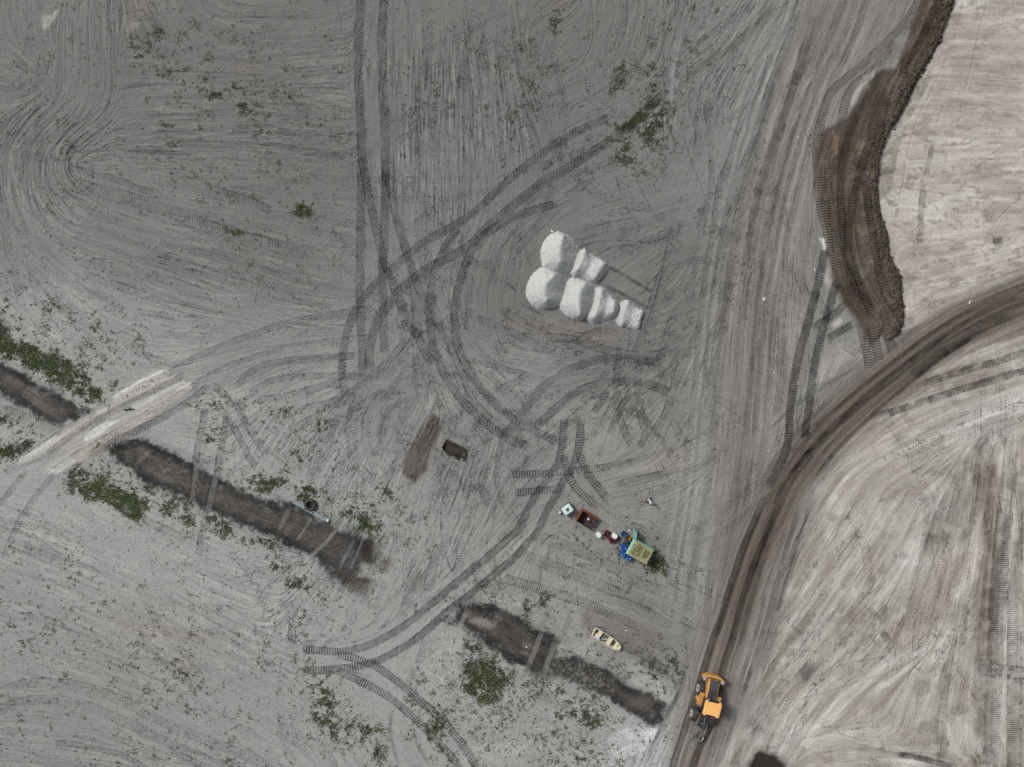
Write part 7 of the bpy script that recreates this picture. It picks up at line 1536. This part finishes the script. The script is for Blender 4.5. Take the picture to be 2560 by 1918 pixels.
# ------------------------------------------------------------------ two grey beams and a tyre by the ditch
GREYB = mat('grey blue galvanised beam', (150, 164, 168), .45, .2, dirt=(116, 128, 130), amount=.35)
def beam(a, b, lab, cap):
    ax, ay = on('U', *a); bx, by = on('U', *b)
    t = thing('metal_beam', lab, 'beam', (ax + bx) / 2, (ay + by) / 2, heading(bx - ax, by - ay), 'grey beams by the ditch')
    L = math.hypot(bx - ax, by - ay) * K; w = .42
    m = MB(); m.box((0, 0, .19), (L, w, .05)); m.build('top_flange', GREYB, t, .008)
    m = MB(); m.box((0, 0, .10), (L - .02, .05, .16)); m.build('web', GREYB, t)
    m = MB(); m.box((0, 0, .02), (L, w * .9, .04)); m.build('bottom_flange', GREYB, t, .008)
    for s in (-1, 1):
        m = MB(); m.box((s * (L / 2 - .12), 0, .105), (.03, w * .85, .13)); m.build('stiffener_plate', GREYB, t)
    if cap:
        m = MB(); m.box((L / 2 - .1, 0, .23), (.22, w * .8, .03)); m.build('white_end_plate', WHITEP, t, .005)
        m = MB(); m.lathe([(.09, .21), (.09, .30), (.03, .30)], 12, c=(-L / 2 + .95, -.02, 0)); m.build('bolt_head', BLK, t)
        m = MB(); m.box((-L / 2 + .35, .05, .225), (.6, .10, .03), rz=.06); m.build('splice_bar', STEELD, t)
    else:
        m = MB(); m.box((-L / 2 + .25, .06, .225), (.4, .05, .03)); m.build('splice_bar', STEELD, t)
beam((360, 360), (850, 620), 'short grey steel beam, upper left of the pair beside the black tyre', False)
beam((880, 660), (1770, 1130), 'long grey steel beam with a white end, beside the black tyre', True)
t = thing('tyre', 'big black tyre lying flat beside the grey beams', 'tyre', *on('U', 1060, 500), .3)
m = MB(); m.lathe([(.34, .06), (.48, .0), (.62, .03), (.70, .12), (.70, .30), (.62, .39), (.48, .42), (.34, .36), (.40, .28), (.42, .21), (.40, .14)], 28, close=True); m.build('casing', BLK, t, smooth_=True)
m = MB(); m.lathe([(.42, .0), (.42, .10), (.2, .12), (.02, .13)], 20); m.build('hollow_shade', mat('dark hollow shade', (44, 44, 44), .35), t)  # dark disc added inside so the hollow of the tyre looks shaded
for k in range(20):
    a = 2 * math.pi * k / 20
    m = MB(); m.box((math.cos(a) * .69, math.sin(a) * .69, .21), (.06, .10, .26), rz=a); m.build('tread_lug', BLK, t)

# ------------------------------------------------------------------ a person walking
def person():
    px, py = on('Y', 1812, 255)
    f = 1 - 1.2 / CAM_H
    px = 1280 + (px - 1280) * f; py = 959 + (py - 959) * f
    t = bpy.data.objects.new('person', None); COL.objects.link(t)
    t.location = (wx(px), wy(py), gz(px, py)); t.rotation_euler = (0, 0, heading(-.9, .45))
    tag(t, 'person in a white shirt and dark trousers walking on the sand above the shed', 'person')
    def skinned(name, joints, edges, mt, sub=2):
        me = bpy.data.meshes.new(name); me.from_pydata([j[:3] for j in joints], edges, [])
        o = bpy.data.objects.new(name, me); COL.objects.link(o); o.parent = t
        sk = o.modifiers.new('skin', 'SKIN'); sk.use_smooth_shade = True
        lay = me.skin_vertices[0] if me.skin_vertices else None
        if lay is None:
            bpy.context.view_layer.objects.active = o
            lay = me.skin_vertices[0]
        for i, j in enumerate(joints):
            lay.data[i].radius = (j[3], j[4] if len(j) > 4 else j[3])
        lay.data[0].use_root = True
        sb = o.modifiers.new('subdivision', 'SUBSURF'); sb.levels = sub; sb.render_levels = sub
        me.materials.append(mt)
        return o
    SKIN = mat('skin', (150, 108, 86), .6); SHIRT = mat('white shirt cloth', (214, 226, 240), .85, dirt=(190, 202, 220), amount=.3); PANTS = mat('black trousers', (26, 26, 30), .9); HAT = mat('white cap cloth', (236, 236, 246), .85)
    # body, walking along +x: left leg forward, right leg back
    J = [(0, 0, .95, .13, .11), (0, 0, 1.15, .14, .10), (0, 0, 1.36, .16, .10), (.01, 0, 1.48, .07, .06), (.03, 0, 1.56, .055, .055), (.04, 0, 1.66, .085, .095), (.045, 0, 1.74, .07, .08),
         (.0, .10, .90, .09), (.20, .11, .50, .065), (.30, .11, .10, .045), (.44, .11, .05, .04),
         (.0, -.10, .90, .09), (-.10, -.11, .48, .065), (-.38, -.11, .16, .045), (-.30, -.11, .05, .035),
         (0, .20, 1.42, .055), (-.12, .27, 1.16, .042), (-.02, .30, .94, .033), (.04, .30, .86, .032),
         (0, -.20, 1.42, .055), (.08, -.27, 1.16, .042), (.26, -.28, 1.02, .033), (.34, -.27, .98, .032)]
    E = [(0, 1), (1, 2), (2, 3), (3, 4), (4, 5), (5, 6), (0, 7), (7, 8), (8, 9), (9, 10), (0, 11), (11, 12), (12, 13), (13, 14), (2, 15), (15, 16), (16, 17), (17, 18), (2, 19), (19, 20), (20, 21), (21, 22)]
    skinned('body', J, E, SKIN)
    g = 1.22
    skinned('shirt', [(0, 0, .92, .155, .135), (0, 0, 1.15, .165, .125), (0, 0, 1.36, .185, .125), (.01, 0, 1.47, .09, .08), (0, .21, 1.42, .075), (-.12, .275, 1.16, .058), (-.05, .295, 1.0, .052), (0, -.21, 1.42, .075), (.08, -.275, 1.16, .058), (.20, -.28, 1.05, .052)], [(0, 1), (1, 2), (2, 3), (2, 4), (4, 5), (5, 6), (2, 7), (7, 8), (8, 9)], SHIRT)
    skinned('trousers', [(0, 0, .98, .15, .13), (0, .10, .88, .105), (.20, .11, .50, .085), (.30, .11, .13, .07), (0, -.10, .88, .105), (-.10, -.11, .48, .085), (-.37, -.11, .18, .07)], [(0, 1), (1, 2), (2, 3), (0, 4), (4, 5), (5, 6)], PANTS)
    for x, y, z, r in ((.36, .11, .04, 0), (-.36, -.11, .09, .6)):
        m = MB(); m.box((x, y, z), (.27, .10, .09), ry=r, top=.8); m.build('shoe', PANTS, t, .03)
    m = MB(); m.lathe([(.115, 1.70), (.112, 1.76), (.08, 1.81), (.02, 1.825)], 16, c=(.045, 0, 0)); m.box((.18, 0, 1.71), (.14, .16, .015)); m.build('cap', HAT, t, smooth_=False)
    for s in (-1, 1):
        m = MB(); m.lathe([(.012, -.006), (.012, .006)], 8, axis='X', c=(.128, .035 * s, 1.68)); m.build('eye', BLK, t)
        hx, hy, hz = (.04, .30, .86) if s > 0 else (.34, -.27, .98)
        for k in range(4):
            m = MB(); m.tube([(hx + .01 * k, hy + .02 - .013 * k, hz - .02), (hx + .015 + .01 * k, hy + .02 - .013 * k, hz - .07), (hx + .005 + .01 * k, hy + .015 - .013 * k, hz - .10 + .006 * abs(k - 1))], [.009, .008, .006], 6); m.build('finger', SKIN, t)
        m = MB(); m.tube([(hx + .02, hy - .03 * s, hz), (hx + .05, hy - .035 * s, hz - .04)], [.010, .007], 6); m.build('thumb', SKIN, t)
    m = MB(); m.box((.137, 0, 1.655), (.03, .025, .035), top=.5); m.build('nose', SKIN, t)
person()

# ------------------------------------------------------------------ litter, sticks and lone weeds
def stick(name, sheet, a, b, r, mt, lab, cat, bend=.1):
    ax, ay = on(sheet, *a); bx, by = on(sheet, *b)
    t = thing(name, lab, cat, (ax + bx) / 2, (ay + by) / 2, heading(bx - ax, by - ay))
    L = math.hypot(bx - ax, by - ay) * K
    m = MB(); m.tube([(-L / 2, 0, r), (-L * .1, bend * L * .3, r * 1.3), (L / 2, 0, r)], [r, r, r * .8], 8); m.build('shaft', mt, t, smooth_=True)
    m = MB(); m.tube([(-L * .05, bend * L * .3, r), (L * .12, bend * L + r * 2, r * 1.5)], [r * .7, r * .5], 6); m.build('stub', mt, t)
WOODD = mat('charred wood', (48, 46, 44), .95, dirt=(120, 118, 114), amount=.25)
WHITED = mat('white plastic scrap', (232, 232, 228), .6)
stick('plastic_pipe', 'F', (1858, 312), (1872, 284), .06, WHITED, 'white length of pipe on the upper edge of the haul road', 'pipe', 0)
stick('plastic_pipe', 'F', (862, 80), (870, 108), .05, WHITED, 'white length of pipe on the grey sand left of the soil bank', 'pipe', 0)
stick('branch', 'H', (1975, 1035), (2040, 1080), .06, WOODD, 'charred branch in the weeds right of the boat', 'branch', .2)
stick('branch', 'Q', (1085, 432), (1165, 425), .08, WOODD, 'dark branch lying on the pale sand causeway', 'branch', .12)
stick('branch', 'F', (205, 1245), (240, 1250), .04, WOODD, 'thin dark branch at the left edge of the old grey road', 'branch', .4)
stick('timber', 'Z', (540, 205), (580, 240), .09, WHITED, 'pale post sticking out of the biggest gravel heap', 'post', 0)
for sh, x, y, sz, lab in [('F', 540, 276, .22, 'white scrap of paper on the old grey road'), ('C', 757, 883, .12, 'tiny white scrap on the old grey road, the upper of two'), ('C', 748, 945, .10, 'tiny white scrap on the old grey road, the lower of two'), ('F', 603, 752, .12, 'white scrap by the dark lane of the grey road'), ('N', 1506, 332, .10, 'white scrap on the damp ground right of the boat'), ('N', 645, 478, .12, 'white scrap on the mud of the ditch near the crawler ruts')]:
    t = thing('scrap', lab, 'scrap', *on(sh, x, y), x * .7)
    m = MB(); m.add([(-sz, -sz * .6, .02), (sz * .2, -sz * .8, .07), (sz, -sz * .3, .02), (-sz * .8, sz * .5, .05), (sz * .1, sz * .7, .10), (sz * .8, sz * .6, .03)], [(0, 1, 4, 3), (1, 2, 5, 4)])
    p = m.build('sheet', WHITED, t); p.modifiers.new('thickness', 'SOLIDIFY').thickness = .012
    m = MB(); m.box((sz * .3, sz * .2, .09), (sz * .5, sz * .3, .02), rz=.5); m.build('folded_corner', WHITED, t)
# lone weed clumps
LONE = [('A', 1940, 1350, .8, 46, 'green weed clump standing alone in the left field'), ('A', 1535, 1500, .5, 16, 'faint weed clump below the green clump of the left field'), ('U', 840, 320, .4, 24, 'green weed growing against the black tyre'), ('Y', 1870, 1420, .8, 60, 'dark bushy weed behind the lower corner of the shed'), ('M', 960, 1080, .9, 60, 'green weed clump right of the long grey beam')]
for i, (sh, x, y, rad, n, lab) in enumerate(LONE):
    px, py = on(sh, x, y)
    rng = np.random.default_rng(700 + i)
    t = thing('weed_clump', lab, 'weed', px, py)
    a = rng.uniform(0, 6.28, n); r = rad * np.sqrt(rng.uniform(0, 1, n))
    c3 = np.array([alb(*c) for c in [(62, 80, 40), (52, 66, 36), (76, 88, 50)]])[rng.integers(0, 3, n)]
    co, fc, cc = blades(np.cos(a) * r, np.sin(a) * r, np.zeros(n), rng.uniform(.10, .26, n), c3, 4, rng, .4)
    me = raw_mesh('foliage', co, fc, 3); set_attr(me, 'leaf', cc); me.materials.append(M_LEAF)
    o = bpy.data.objects.new('foliage', me); COL.objects.link(o); o.parent = t
    m = MB()
    for k in range(5):
        b_ = rng.uniform(0, 6.28); q = rad * .5
        m.tube([(0, 0, -.02), (math.cos(b_) * q * .5, math.sin(b_) * q * .5, .10), (math.cos(b_) * q, math.sin(b_) * q, .16)], .012, 4)
    m.build('stem', mat('weed stem', (84, 80, 54), .9), t)
